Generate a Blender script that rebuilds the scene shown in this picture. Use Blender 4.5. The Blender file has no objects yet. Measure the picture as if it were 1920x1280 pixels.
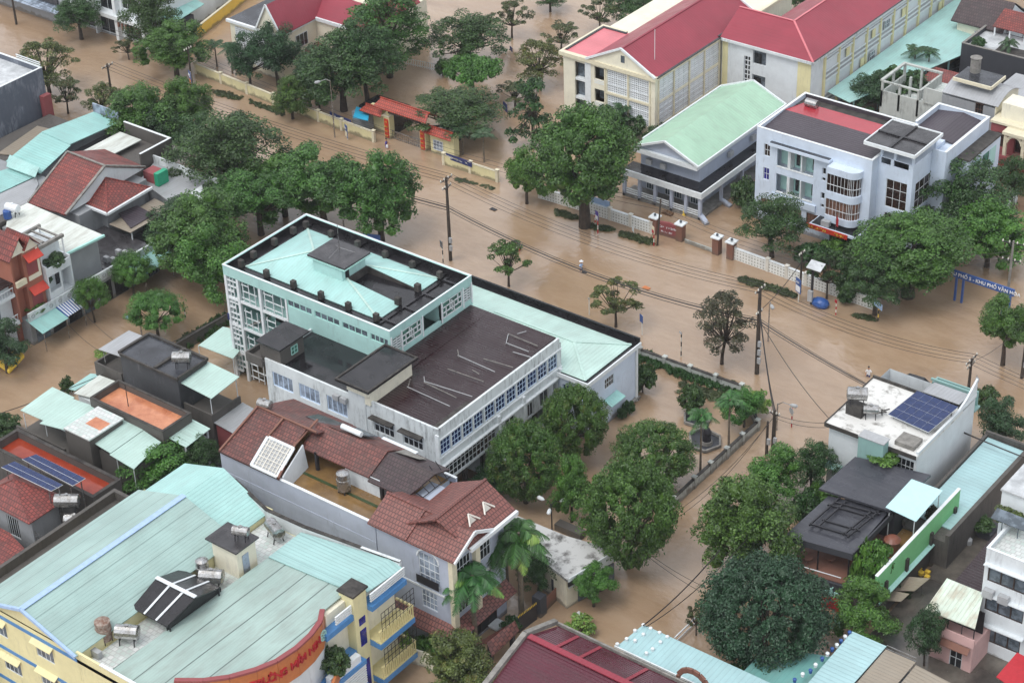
import bpy, bmesh, math, random
import numpy as np
from mathutils import Vector, Matrix
rnd = random.Random(7); R = math.radians
SC = bpy.context.scene; COL = SC.collection
# ---------------------------------------------------------------- camera
FP = 3884.0; HC = 130.0
def _cam():
    P, RO, HD = R(32.78), R(-2.14), R(38.6)
    rt = np.array([1, 0, 0.]); bk = np.array([0, -math.cos(P), math.sin(P)]); up = np.cross(bk, rt)
    r1 = math.cos(RO)*rt + math.sin(RO)*up; u1 = -math.sin(RO)*rt + math.cos(RO)*up
    M = np.array([r1, u1, bk]); c, s = math.cos(HD), math.sin(HD)
    return M @ np.array([[c, s, 0], [-s, c, 0], [0, 0, 1]])
CM = _cam()
def _ray(x, y): return CM.T @ np.array([(x-960)/FP, -(y-640)/FP, -1.])
_d = _ray(960, 640); _c0 = _d*(HC/-_d[2]); CP = np.array([-_c0[0], -_c0[1], HC])
def G(x, y, z=0.):
    d = _ray(x, y); t = (z-HC)/d[2]; return Vector(CP+t*d)
def OX(x, y, X):
    d = _ray(x, y); return Vector(CP+(X-CP[0])/d[0]*d)
def OY(x, y, Y):
    d = _ray(x, y); return Vector(CP+(Y-CP[1])/d[1]*d)
def PX(p):
    q = CM @ (np.array(p, float)-CP); return 960+FP*q[0]/-q[2], 640-FP*q[1]/-q[2]
def htop(g, ty):
    z = 0.
    while z < 40 and PX((g[0], g[1], z))[1] > ty: z += .05
    return z
cam = bpy.data.objects.new('camera', bpy.data.cameras.new('camera')); COL.objects.link(cam)
mw = Matrix.Identity(4)
for i in range(3):
    for j in range(3): mw[j][i] = CM[i][j]
    mw[i][3] = CP[i]
cam.matrix_world = mw; cam.data.sensor_width = 36; cam.data.lens = 36*FP/1920
cam.data.clip_start = 1; cam.data.clip_end = 6000; SC.camera = cam
# ---------------------------------------------------------------- sky, sun, exposure
W = bpy.data.worlds.new('World'); SC.world = W; W.use_nodes = True
nt = W.node_tree; nt.nodes.clear()
SUN_EL, SUN_AZ = 62, 190      # azimuth of the sun measured from +Y clockwise
sk = nt.nodes.new('ShaderNodeTexSky'); sk.sky_type = 'NISHITA'; sk.sun_disc = False
sk.sun_elevation = R(SUN_EL); sk.sun_rotation = R(SUN_AZ); sk.dust_density = 4; sk.air_density = 1; sk.ozone_density = 1
hs = nt.nodes.new('ShaderNodeHueSaturation'); hs.inputs['Saturation'].default_value = .2
bg = nt.nodes.new('ShaderNodeBackground'); bg.inputs[1].default_value = .15
wo = nt.nodes.new('ShaderNodeOutputWorld')
nt.links.new(sk.outputs[0], hs.inputs['Color']); mx = nt.nodes.new('ShaderNodeMix'); mx.data_type = 'RGBA'; mx.inputs[0].default_value = .55; nt.links.new(hs.outputs[0], mx.inputs[6]); mx.inputs[7].default_value = (6.3, 6.6, 7.1, 1); nt.links.new(mx.outputs[2], bg.inputs[0]); nt.links.new(bg.outputs[0], wo.inputs[0])
sl = bpy.data.lights.new('sun', 'SUN'); sl.energy = .8; sl.angle = R(24); sl.color = (1, .97, .93)
so = bpy.data.objects.new('sun', sl); COL.objects.link(so)
_s = Vector((math.sin(R(SUN_AZ))*math.cos(R(SUN_EL)), math.cos(R(SUN_AZ))*math.cos(R(SUN_EL)), math.sin(R(SUN_EL))))
so.rotation_euler = _s.to_track_quat('Z', 'Y').to_euler(); so.location = (0, 0, 200)
SC.view_settings.view_transform = 'Standard'; SC.view_settings.look = 'None'
SC.view_settings.exposure = 0.52; SC.view_settings.gamma = 1
SC.render.engine = 'CYCLES'; SC.cycles.max_bounces = 6; SC.cycles.transparent_max_bounces = 4
# ---------------------------------------------------------------- materials
def lin(h):
    h = h.lstrip('#'); return tuple(((int(h[i:i+2], 16)/255+.055)/1.055)**2.4 if int(h[i:i+2], 16) > 10 else int(h[i:i+2], 16)/255/12.92 for i in (0, 2, 4))
def _m(name):
    m = bpy.data.materials.new(name); m.use_nodes = True; n = m.node_tree; n.nodes.clear()
    o = n.nodes.new('ShaderNodeOutputMaterial'); b = n.nodes.new('ShaderNodeBsdfPrincipled'); n.links.new(b.outputs[0], o.inputs[0])
    return m, n, b
def N(n, t, **k):
    x = n.nodes.new(t)
    for a, v in k.items(): setattr(x, a, v)
    return x
def coords(n, scale=(1, 1, 1)):
    t = N(n, 'ShaderNodeTexCoord'); mp = N(n, 'ShaderNodeMapping'); mp.inputs['Scale'].default_value = scale
    n.links.new(t.outputs['Object'], mp.inputs[0]); return mp.outputs[0]
def noise(n, vec, scale, det=4, rough=.6):
    x = N(n, 'ShaderNodeTexNoise'); x.inputs['Scale'].default_value = scale; x.inputs['Detail'].default_value = det; x.inputs['Roughness'].default_value = rough
    n.links.new(vec, x.inputs['Vector']); return x.outputs['Fac']
def ramp(n, f, a, b, c0=0., c1=1.):
    x = N(n, 'ShaderNodeMapRange'); x.inputs[1].default_value = a; x.inputs[2].default_value = b; x.inputs[3].default_value = c0; x.inputs[4].default_value = c1
    n.links.new(f, x.inputs[0]); return x.outputs[0]
def mix(n, f, a, b):
    x = N(n, 'ShaderNodeMix', data_type='RGBA')
    if isinstance(f, (int, float)): x.inputs[0].default_value = f
    else: n.links.new(f, x.inputs[0])
    for v, s in ((a, x.inputs[6]), (b, x.inputs[7])):
        if isinstance(v, tuple): s.default_value = (*v[:3], 1)
        else: n.links.new(v, s)
    return x.outputs[2]
def bump(n, b, h, st, dist=.05):
    x = N(n, 'ShaderNodeBump'); x.inputs['Strength'].default_value = st; x.inputs['Distance'].default_value = dist
    n.links.new(h, x.inputs['Height']); n.links.new(x.outputs[0], b.inputs['Normal'])
def dk(c, k): return tuple(v*k for v in c[:3])
MT = {}
def wall(name, c, stain=.35, sc=(.14, .14, .16), rough=.75, amt=1.0, thr=(.52, .72)):
    """painted or bare wall with blotches and vertical streaks of grime"""
    m, n, b = _m(name); c = lin(c); sc = sc if isinstance(sc, tuple) and max(sc) < 1 else sc
    v = coords(n, (1.6, 1.6, .3)); f = ramp(n, noise(n, v, 1.6, 8, .75), thr[0], thr[1]+.06, 0, amt)
    pm = ramp(n, noise(n, coords(n, (1, 1, .8)), .28, 4, .6), .47, .6, .08, 1); mm = N(n, 'ShaderNodeMath', operation='MULTIPLY'); n.links.new(f, mm.inputs[0]); n.links.new(pm, mm.inputs[1]); f = mm.outputs[0]
    f2 = ramp(n, noise(n, coords(n), .5, 5, .65), .35, .7)
    k = N(n, 'ShaderNodeMath', operation='MULTIPLY'); n.links.new(f, k.inputs[0]); k.inputs[1].default_value = stain
    base = mix(n, f2, dk(c, .9), dk(c, 1.04))
    gz = N(n, 'ShaderNodeNewGeometry'); sz = N(n, 'ShaderNodeSeparateXYZ'); n.links.new(gz.outputs['Position'], sz.inputs[0]); ad = N(n, 'ShaderNodeMath', operation='ADD'); n.links.new(sz.outputs[2], ad.inputs[0]); n.links.new(ramp(n, noise(n, coords(n), .8, 4), .3, .7, -.35, .35), ad.inputs[1])
    wt = ramp(n, ad.outputs[0], .25, .6, .7, 0)      # silt line left by the flood
    n.links.new(mix(n, wt, mix(n, k.outputs[0], base, sc), (.13, .1, .07)), b.inputs['Base Color']); b.inputs['Roughness'].default_value = rough
    bump(n, b, noise(n, coords(n), 3, 5), .25, .03); MT[name] = m; return m
def sheet(name, c, axis='x', pitch=.4, stain=.25, sc=(.2, .19, .17), rough=.4, seam=0, metal=0., seamc=.55, bst=.6, wet=0):
    """profiled metal roof sheet: ribs repeat along the axis"""
    m, n, b = _m(name); c = lin(c); i = {'x': 0, 'y': 1, 'z': 2}[axis]
    t = N(n, 'ShaderNodeTexCoord'); s = N(n, 'ShaderNodeSeparateXYZ'); n.links.new(t.outputs['Object'], s.inputs[0])
    def tri(p):
        a = N(n, 'ShaderNodeMath', operation='DIVIDE'); n.links.new(s.outputs[i], a.inputs[0]); a.inputs[1].default_value = p
        w = N(n, 'ShaderNodeMath', operation='FRACT'); n.links.new(a.outputs[0], w.inputs[0]); return w.outputs[0]
    sc3 = [1.2, 1.2, 1.2]; sc3[1-i if i < 2 else 0] = .25
    g = ramp(n, noise(n, coords(n, tuple(sc3)), .9, 6, .65), .45, .75, 0, stain)
    g2 = ramp(n, noise(n, coords(n), .22, 3), .35, .65)
    base = mix(n, g2, dk(c, .9), dk(c, 1.06)); col = mix(n, g, base, sc)
    rib = ramp(n, tri(pitch), 0, .18); col = mix(n, rib, mix(n, .28, col, dk(c, .5)), col)
    if seam:
        sm = ramp(n, tri(seam), .0, .05); sm2 = N(n, 'ShaderNodeMath', operation='GREATER_THAN'); n.links.new(tri(seam), sm2.inputs[0]); sm2.inputs[1].default_value = .05
        col = mix(n, sm2.outputs[0], dk(c, seamc), col)
    n.links.new(col, b.inputs['Base Color']); b.inputs['Metallic'].default_value = metal
    rr = ramp(n, noise(n, coords(n), .35, 4), .4, .6, rough-wet, rough+.08); n.links.new(rr, b.inputs['Roughness'])
    h = ramp(n, tri(pitch), 0, .22, 1, 0); bump(n, b, h, bst, .05); MT[name] = m; return m
def tiles(name, c, c2, axis='x', w=.35, h=.42, rough=.6, moss=.4, mc=(.045, .04, .035), mk_=.3):
    """rows of clay tiles, rows run along the axis"""
    m, n, b = _m(name); c, c2 = lin(c), lin(c2)
    t = N(n, 'ShaderNodeTexCoord'); mp = N(n, 'ShaderNodeMapping')
    if axis == 'y': mp.inputs['Rotation'].default_value = (0, 0, R(90))
    n.links.new(t.outputs['Object'], mp.inputs[0])
    br = N(n, 'ShaderNodeTexBrick'); n.links.new(mp.outputs[0], br.inputs['Vector'])
    br.inputs['Color1'].default_value = (*c, 1); br.inputs['Color2'].default_value = (*c2, 1); br.inputs['Mortar'].default_value = (*dk(c, mk_), 1)
    br.inputs['Scale'].default_value = 1; br.inputs['Mortar Size'].default_value = .045; br.inputs['Brick Width'].default_value = w; br.inputs['Row Height'].default_value = h; br.inputs['Bias'].default_value = 0
    g = ramp(n, noise(n, coords(n), .55, 6, .7), .46, .68, 0, moss)
    n.links.new(mix(n, g, br.outputs['Color'], mc), b.inputs['Base Color'])
    rr = ramp(n, noise(n, coords(n), .4, 4), .4, .6, rough-.2, rough); n.links.new(rr, b.inputs['Roughness'])
    bump(n, b, br.outputs['Fac'], -.7, .05); MT[name] = m; return m
def flat(name, c, rough=.6, metal=0., var=.15, sc=2., c2=None, f=.5, bst=.15, thr=(.35, .65), rv=.1):
    """plain surface mottled with a second tone"""
    m, n, b = _m(name); c = lin(c); c2 = lin(c2) if c2 else dk(c, 1-var)
    g = ramp(n, noise(n, coords(n), sc, 6, .65), thr[0], thr[1])
    n.links.new(mix(n, g, c, c2), b.inputs['Base Color']); b.inputs['Metallic'].default_value = metal
    rr = ramp(n, noise(n, coords(n), sc*.5, 4), .4, .6, max(.03, rough-rv), rough); n.links.new(rr, b.inputs['Roughness'])
    if bst: bump(n, b, noise(n, coords(n), sc*3, 4), bst, .03)
    MT[name] = m; return m
def glass(name, c, rough=.12, var=.5, sc=.8):
    m = flat(name, c, rough, 0, var, sc, bst=0, thr=(.45, .55), rv=.05); return m
def leafm(name, c, c2, c3=None, tr=.08, rough=.48):
    m, n, b = _m(name); c, c2 = lin(c), lin(c2); g = N(n, 'ShaderNodeNewGeometry')
    f = ramp(n, noise(n, coords(n), .35, 3), .3, .7)
    a = mix(n, g.outputs['Random Per Island'], c, c2)
    if c3:
        a = mix(n, ramp(n, noise(n, coords(n), .9, 3), .56, .7), a, lin(c3))
    oi = N(n, 'ShaderNodeObjectInfo'); hv = N(n, 'ShaderNodeHueSaturation')
    n.links.new(ramp(n, oi.outputs['Random'], 0, 1, .478, .508), hv.inputs['Hue']); n.links.new(ramp(n, f, 0, 1, .6, 1.35), hv.inputs['Value']); n.links.new(a, hv.inputs['Color'])
    n.links.new(hv.outputs[0], b.inputs['Base Color']); b.inputs['Roughness'].default_value = rough
    t = N(n, 'ShaderNodeBsdfTranslucent'); n.links.new(hv.outputs[0], t.inputs[0]); ms = N(n, 'ShaderNodeMixShader'); ms.inputs[0].default_value = tr
    n.links.new(b.outputs[0], ms.inputs[1]); n.links.new(t.outputs[0], ms.inputs[2])
    o = [x for x in n.nodes if x.type == 'OUTPUT_MATERIAL'][0]; n.links.new(ms.outputs[0], o.inputs[0]); MT[name] = m; return m
# ---------------------------------------------------------------- mesh helpers
ORG = {}
SPLIT = {'roof_beam', 'roof_stub', 'corner_panel', 'pilaster', 'pier', 'post', 'column', 'side_room', 'doorway', 'shutter', 'gable_wall', 'divider', 'hole', 'hanging_goods', 'beam', 'stone_pier', 'emblem_', 'roof_edge', 'window_pier', 'wall_band', 'louvre', 'balcony_rail_', 'blue_slab', 'support_wall', 'stair_', 'floor_slab', 'fascia', 'barge_board', 'gutter', 'moulding', 'balcony', 'ledge', 'terrace_wall', 'railing_bar', 'roof_sheet', 'awning', 'panel_bar', 'spear_tips', 'frame', 'batten', 'upper_wall', 'shadow_gap', 'cross_arm_', 'rack_frame', 'pillar'}
class MB:
    def __init__(s, mats=None): s.v = []; s.f = []; s.m = []; s.i = 0; s.mats = mats
    def mat(s, i): s.i = i; return s
    def face(s, pts):
        k = len(s.v); s.v += [tuple(p) for p in pts]; s.f.append(tuple(range(k, k+len(pts)))); s.m.append(s.i); return s
    def box(s, x0, x1, y0, y1, z0, z1, skip=''):
        if x0 > x1: x0, x1 = x1, x0
        if y0 > y1: y0, y1 = y1, y0
        if z0 > z1: z0, z1 = z1, z0
        a = [(x0, y0, z0), (x1, y0, z0), (x1, y1, z0), (x0, y1, z0), (x0, y0, z1), (x1, y0, z1), (x1, y1, z1), (x0, y1, z1)]
        k = len(s.v); s.v += a
        for nm, q in (('b', (3, 2, 1, 0)), ('t', (4, 5, 6, 7)), ('y-', (0, 1, 5, 4)), ('x+', (1, 2, 6, 5)), ('y+', (2, 3, 7, 6)), ('x-', (3, 0, 4, 7))):
            if nm not in skip.split(): s.f.append(tuple(k+j for j in q)); s.m.append(s.i)
        return s
    def prism(s, poly, z0, z1):
        n = len(poly); a = sum(poly[i][0]*poly[(i+1) % n][1]-poly[(i+1) % n][0]*poly[i][1] for i in range(n))
        if a < 0: poly = poly[::-1]
        k = len(s.v); s.v += [(p[0], p[1], z0) for p in poly]+[(p[0], p[1], z1) for p in poly]
        s.f.append(tuple(k+i for i in reversed(range(n)))); s.f.append(tuple(k+n+i for i in range(n)))
        for i in range(n): j = (i+1) % n; s.f.append((k+i, k+j, k+n+j, k+n+i))
        s.m += [s.i]*(n+2); return s
    def slab(s, pts, t=.08):
        """sloping sheet: 3-D polygon thickened downward"""
        pts = [Vector(p) for p in pts]; n = len(pts); nz = sum((pts[i].x*pts[(i+1) % n].y-pts[(i+1) % n].x*pts[i].y) for i in range(n))
        if nz < 0: pts = pts[::-1]
        k = len(s.v); s.v += [tuple(p) for p in pts]+[(p.x, p.y, p.z-t) for p in pts]
        s.f.append(tuple(k+i for i in range(n))); s.f.append(tuple(k+n+i for i in reversed(range(n))))
        for i in range(n): j = (i+1) % n; s.f.append((k+n+i, k+n+j, k+j, k+i))
        s.m += [s.i]*(n+2); return s
    def vslab(s, pts, d):
        """vertical outline (3-D polygon) given a thickness vector d"""
        pts = [Vector(p) for p in pts]; d = Vector(d); n = len(pts); k = len(s.v); s.v += [tuple(p) for p in pts]+[tuple(p+d) for p in pts]
        s.f.append(tuple(k+i for i in range(n))); s.f.append(tuple(k+n+i for i in reversed(range(n))))
        for i in range(n): j = (i+1) % n; s.f.append((k+n+i, k+n+j, k+j, k+i))
        s.m += [s.i]*(n+2); return s
    def bar(s, a, b, w=.1, h=None):
        a, b = Vector(a), Vector(b); h = h or w; d = (b-a).normalized(); u = Vector((0, 0, 1)) if abs(d.z) < .95 else Vector((0, 1, 0))
        r = d.cross(u).normalized()*w/2; u = r.cross(d).normalized()*h/2
        k = len(s.v); s.v += [tuple(p+q) for p in (a, b) for q in (-r-u, r-u, r+u, -r+u)]
        for q in ((0, 1, 2, 3), (7, 6, 5, 4), (0, 4, 5, 1), (1, 5, 6, 2), (2, 6, 7, 3), (3, 7, 4, 0)): s.f.append(tuple(k+j for j in q)); s.m.append(s.i)
        return s
    def tube(s, pts, r, n=8, cap=True):
        pts = [Vector(p) for p in pts]; rs = r if isinstance(r, (list, tuple)) else [r]*len(pts); k = len(s.v)
        for i, p in enumerate(pts):
            d = (pts[min(i+1, len(pts)-1)]-pts[max(i-1, 0)]).normalized(); u = Vector((0, 0, 1)) if abs(d.z) < .9 else Vector((1, 0, 0))
            a = d.cross(u).normalized(); b = d.cross(a).normalized()
            for j in range(n): t = 2*math.pi*j/n; s.v.append(tuple(p+(a*math.cos(t)+b*math.sin(t))*rs[i]))
        for i in range(len(pts)-1):
            for j in range(n): q = (j+1) % n; s.f.append((k+i*n+j, k+(i+1)*n+j, k+(i+1)*n+q, k+i*n+q)); s.m.append(s.i)
        if cap:
            s.f.append(tuple(k+j for j in range(n))); s.f.append(tuple(k+(len(pts)-1)*n+j for j in reversed(range(n)))); s.m += [s.i]*2
        return s
    def blob(s, c, r, sub=2, jit=.15, seed=0, sq=1.):
        bm = bmesh.new(); bmesh.ops.create_icosphere(bm, subdivisions=sub, radius=1); q = random.Random(seed); k = len(s.v)
        r = r if isinstance(r, (tuple, list)) else (r, r, r*sq)
        for v in bm.verts: j = 1+q.uniform(-jit, jit); s.v.append((c[0]+v.co.x*r[0]*j, c[1]+v.co.y*r[1]*j, c[2]+v.co.z*r[2]*j))
        for f in bm.faces: s.f.append(tuple(k+v.index for v in f.verts)); s.m.append(s.i)
        bm.free(); return s
    def build(s, name, mat=None, parent=None, smooth=False, fix=True, bevel=0):
        if parent and name in SPLIT and len(s.f) > 8:
            r = list(range(len(s.v)))
            def fd(i):
                while r[i] != i: i = r[i]
                return i
            for f in s.f:
                a = fd(f[0])
                for j in f[1:]: r[fd(j)] = a
            gs = {}
            for f, k in zip(s.f, s.m): gs.setdefault(fd(f[0]), []).append((f, k))
            if len(gs) > 1:
                for fs in gs.values():
                    q = MB(s.mats); ix = sorted({j for f, _ in fs for j in f}); mp = {j: n for n, j in enumerate(ix)}; q.v = [s.v[j] for j in ix]; q.f = [tuple(mp[j] for j in f) for f, _ in fs]; q.m = [k for _, k in fs]; o = q._build(name, mat, parent, smooth, fix, bevel)
                return o
        return s._build(name, mat, parent, smooth, fix, bevel)
    def _build(s, name, mat=None, parent=None, smooth=False, fix=True, bevel=0):
        me = bpy.data.meshes.new(name); o = ORG.get(parent.name, Vector((0, 0, 0))) if parent else Vector((0, 0, 0))
        v = s.v
        if not parent and v:      # a thing that is a single mesh gets its origin at its base
            a = np.array(v); o = Vector(((a[:, 0].min()+a[:, 0].max())/2, (a[:, 1].min()+a[:, 1].max())/2, a[:, 2].min()))
        me.from_pydata([(p[0]-o[0], p[1]-o[1], p[2]-o[2]) for p in v], [], s.f)
        for m in (s.mats or [mat]): me.materials.append(MT[m] if isinstance(m, str) else m)
        me.polygons.foreach_set('material_index', s.m)
        if fix:
            bm = bmesh.new(); bm.from_mesh(me); bmesh.ops.recalc_face_normals(bm, faces=bm.faces); bm.to_mesh(me); bm.free()
        if smooth: me.polygons.foreach_set('use_smooth', [True]*len(me.polygons))
        ob = bpy.data.objects.new(name, me); COL.objects.link(ob)
        if parent: ob.parent = parent
        else: ob.location = o
        ORG[ob.name] = o
        if bevel: b = ob.modifiers.new('bevel', 'BEVEL'); b.width = bevel; b.segments = 2; b.limit_method = 'ANGLE'
        return ob
def tag(o, label, cat, group=None):
    o['label'] = label; o['category'] = cat
    if group: o['group'] = group
    return o
def struct(o, label=None, kind='structure'):
    o['kind'] = kind
    if label: o['label'] = label
    return o
def thing(name, label, cat, loc=(0, 0, 0), group=None):
    o = bpy.data.objects.new(name, None); COL.objects.link(o); o.location = (loc[0], loc[1], loc[2] if len(loc) > 2 else 0); o.empty_display_size = .5
    ORG[o.name] = Vector(o.location); return tag(o, label, cat, group)
def dup(o, loc=None, rz=None, sc=None, label=None, parent=None):
    c = o.copy(); COL.objects.link(c)
    if parent: c.parent = parent
    for k in list(o.children): dup(k, parent=c)
    if loc is not None: c.location = loc
    if rz is not None: c.rotation_euler = (0, 0, rz)
    if sc is not None: c.scale = sc
    if label: c['label'] = label
    return c
def facade(mb, pl, c, u0, u1, v0, v1, holes=(), d=.18):
    """wall face with openings on plane y=c facing -Y ('y') or x=c facing +X ('x'), with reveals d deep"""
    def pt(u, v, k=0): return (u, c+k, v) if pl == 'y' else (c-k, u, v)
    hs = [(max(min(a, b), u0), min(max(a, b), u1), max(min(e, f), v0), min(max(e, f), v1)) for a, b, e, f in holes]
    hs = [h for h in hs if h[1] > h[0]+.01 and h[3] > h[2]+.01]
    us = sorted({u0, u1, *[h[0] for h in hs], *[h[1] for h in hs]}); vs = sorted({v0, v1, *[h[2] for h in hs], *[h[3] for h in hs]})
    for i in range(len(us)-1):
        for j in range(len(vs)-1):
            a, b, e, f = us[i], us[i+1], vs[j], vs[j+1]; mu, mv = (a+b)/2, (e+f)/2
            if any(h[0] < mu < h[1] and h[2] < mv < h[3] for h in hs): continue
            mb.face([pt(a, e), pt(b, e), pt(b, f), pt(a, f)])
    for a, b, e, f in hs:
        mb.face([pt(a, e), pt(b, e), pt(b, e, d), pt(a, e, d)]); mb.face([pt(a, f), pt(b, f), pt(b, f, d), pt(a, f, d)])
        mb.face([pt(a, e), pt(a, f), pt(a, f, d), pt(a, e, d)]); mb.face([pt(b, e), pt(b, f), pt(b, f, d), pt(b, e, d)])
def pbox(mb, pl, c, u0, u1, v0, v1, a, b):
    """box on a facade plane from depth a to b (negative = proud of the wall)"""
    if pl == 'y': mb.box(u0, u1, c+a, c+b, v0, v1)
    else: mb.box(c-b, c-a, u0, u1, v0, v1)
def window(par, pl, c, r, nx=2, nz=1, fm='frame_white', gm='glass_dark', d=.14, fw=.07, bw=.05, hood=None, sill=None, name='window'):
    u0, u1, v0, v1 = min(r[0], r[1]), max(r[0], r[1]), min(r[2], r[3]), max(r[2], r[3])
    f = MB(); a, b = d-.07, d
    pbox(f, pl, c, u0, u1, v0, v0+fw, a, b); pbox(f, pl, c, u0, u1, v1-fw, v1, a, b)
    pbox(f, pl, c, u0, u0+fw, v0+fw, v1-fw, a, b); pbox(f, pl, c, u1-fw, u1, v0+fw, v1-fw, a, b)
    for i in range(1, nx): x = u0+(u1-u0)*i/nx; pbox(f, pl, c, x-bw/2, x+bw/2, v0+fw, v1-fw, a+.01, b)
    for i in range(1, nz): z = v0+(v1-v0)*i/nz; pbox(f, pl, c, u0+fw, u1-fw, z-bw/2, z+bw/2, a+.015, b-.002)
    o = f.build(name, fm, par); p = MB(); pbox(p, pl, c, u0+.01, u1-.01, v0+.01, v1-.01, b-.02, b+.02); p.build('pane', gm, o)
    if hood: h = MB(); pbox(h, pl, c, u0-.15, u1+.15, v1+.02, v1+.14, -hood, .0); h.build('hood', 'concrete_old', o)
    if sill: h = MB(); pbox(h, pl, c, u0-.1, u1+.1, v0-.1, v0-.01, -sill, .0); h.build('sill', sm_(fm), o)
    return o
def sm_(m): return 'trim_white'
def rp(pl, c, p, q):
    """facade rectangle from the picture positions of its lower-left and upper-right corners"""
    if pl == 'y': a, b = OY(*p, c), OY(*q, c); return (a.x, b.x, a.z, b.z)
    a, b = OX(*p, c), OX(*q, c); return (a.y, b.y, a.z, b.z)
def parapet(par, x0, x1, y0, y1, z0, z1, t, mat, name='parapet', sides='nsew', cap=None, capm=None):
    m = MB()
    if 's' in sides: m.box(x0, x1, y0, y0+t, z0, z1)
    if 'n' in sides: m.box(x0, x1, y1-t, y1, z0, z1)
    if 'w' in sides: m.box(x0, x0+t, y0+t, y1-t, z0, z1)
    if 'e' in sides: m.box(x1-t, x1, y0+t, y1-t, z0, z1)
    o = m.build(name, mat, par)
    if cap:
        k = MB(); e = .03; a, b = z1, z1+cap
        if 's' in sides: k.box(x0-e, x1+e, y0-e, y0+t+e, a, b)
        if 'n' in sides: k.box(x0-e, x1+e, y1-t-e, y1+e, a, b)
        if 'w' in sides: k.box(x0-e, x0+t+e, y0+t+e, y1-t-e, a, b)
        if 'e' in sides: k.box(x1-t-e, x1+e, y0+t+e, y1-t-e, a, b)
        k.build('coping', capm or 'trim_white', o)
    return o
def body(par, x0, x1, y0, y1, z0, z1, mat, hy=(), hx=(), d=.18, name='wall', topm=None):
    m = MB(); m.box(x0, x1, y0, y1, z0, z1, skip='y- x+')
    facade(m, 'y', y0, x0, x1, z0, z1, hy, d); facade(m, 'x', x1, y0, y1, z0, z1, hx, d)
    return m.build(name, mat, par, fix=False)
def gable(mb, x0, x1, y0, y1, z, h, axis, t=.12):
    """two roof slopes, ridge along the axis"""
    if axis == 'x':
        c = (y0+y1)/2; mb.slab([(x0, y0, z), (x1, y0, z), (x1, c, z+h), (x0, c, z+h)], t); mb.slab([(x0, c, z+h), (x1, c, z+h), (x1, y1, z), (x0, y1, z)], t)
    else:
        c = (x0+x1)/2; mb.slab([(x0, y0, z), (c, y0, z+h), (c, y1, z+h), (x0, y1, z)], t); mb.slab([(c, y0, z+h), (x1, y0, z), (x1, y1, z), (c, y1, z+h)], t)
def hip(mb, x0, x1, y0, y1, z, h, t=.12, ins=None):
    if x1-x0 >= y1-y0:
        i = (y1-y0)/2 if ins is None else ins; c = (y0+y1)/2; a, b = (x0+i, c, z+h), (x1-i, c, z+h)
        P = [(x0, y0, z), (x1, y0, z), (x1, y1, z), (x0, y1, z)]
        mb.slab([P[0], P[1], b, a], t); mb.slab([P[1], P[2], b], t); mb.slab([P[2], P[3], a, b], t); mb.slab([P[3], P[0], a], t)
    else:
        i = (x1-x0)/2 if ins is None else ins; c = (x0+x1)/2; a, b = (c, y0+i, z+h), (c, y1-i, z+h)
        P = [(x0, y0, z), (x1, y0, z), (x1, y1, z), (x0, y1, z)]
        mb.slab([P[0], P[1], a], t); mb.slab([P[1], P[2], b, a], t); mb.slab([P[2], P[3], b], t); mb.slab([P[3], P[0], a, b], t)
def text(par, s, size, pos, ux, uz, mat, name='lettering', ext=.03, align='CENTER', label=None):
    """solid letters laid in the plane of ux (reading direction) and uz (up)"""
    if s[0] == '~':     # writing too small in the photo to be read: rows of letter-like strokes
        n_ = int(s[1:]); a, b = Vector(ux).normalized(), Vector(uz).normalized(); nn = a.cross(b).normalized(); m = MB(); q = random.Random(n_); w_ = size*.62
        for i in range(n_):
            c = Vector(pos)+a*(i-(n_-1)/2)*w_+nn*ext
            if n_ > 4 and q.random() < .18: continue
            for k in range(3): d_ = q.choice((-.2, 0, .2)); e_ = (c+a*w_*d_-b*size*.33, c+a*w_*d_+b*size*.33) if q.random() < .55 else (c-a*w_*.3+b*size*d_*1.5, c+a*w_*.3+b*size*d_*1.5); m.bar(*e_, size*.12)
        return m.build(name, mat, par)
    cu = bpy.data.curves.new(name, 'FONT'); cu.body = s; cu.size = size; cu.extrude = ext; cu.align_x = align; cu.align_y = 'CENTER'; cu.resolution_u = 2; cu.offset = .012*size
    t = bpy.data.objects.new('tmp', cu); COL.objects.link(t); dg = bpy.context.evaluated_depsgraph_get(); me = bpy.data.meshes.new_from_object(t.evaluated_get(dg)); bpy.data.objects.remove(t)
    ux, uz = Vector(ux).normalized(), Vector(uz).normalized(); nn = ux.cross(uz).normalized(); q = Matrix((ux, uz, nn)).transposed().to_4x4(); me.transform(q)
    o = ORG.get(par.name, Vector((0, 0, 0))) if par else Vector((0, 0, 0)); me.transform(Matrix.Translation(Vector(pos)-(o if par else Vector(pos))))
    me.materials.clear(); me.materials.append(MT[mat]); me.name = name
    ob = bpy.data.objects.new(name, me); COL.objects.link(ob)
    if par: ob.parent = par
    else: ob.location = pos
    return ob
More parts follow.
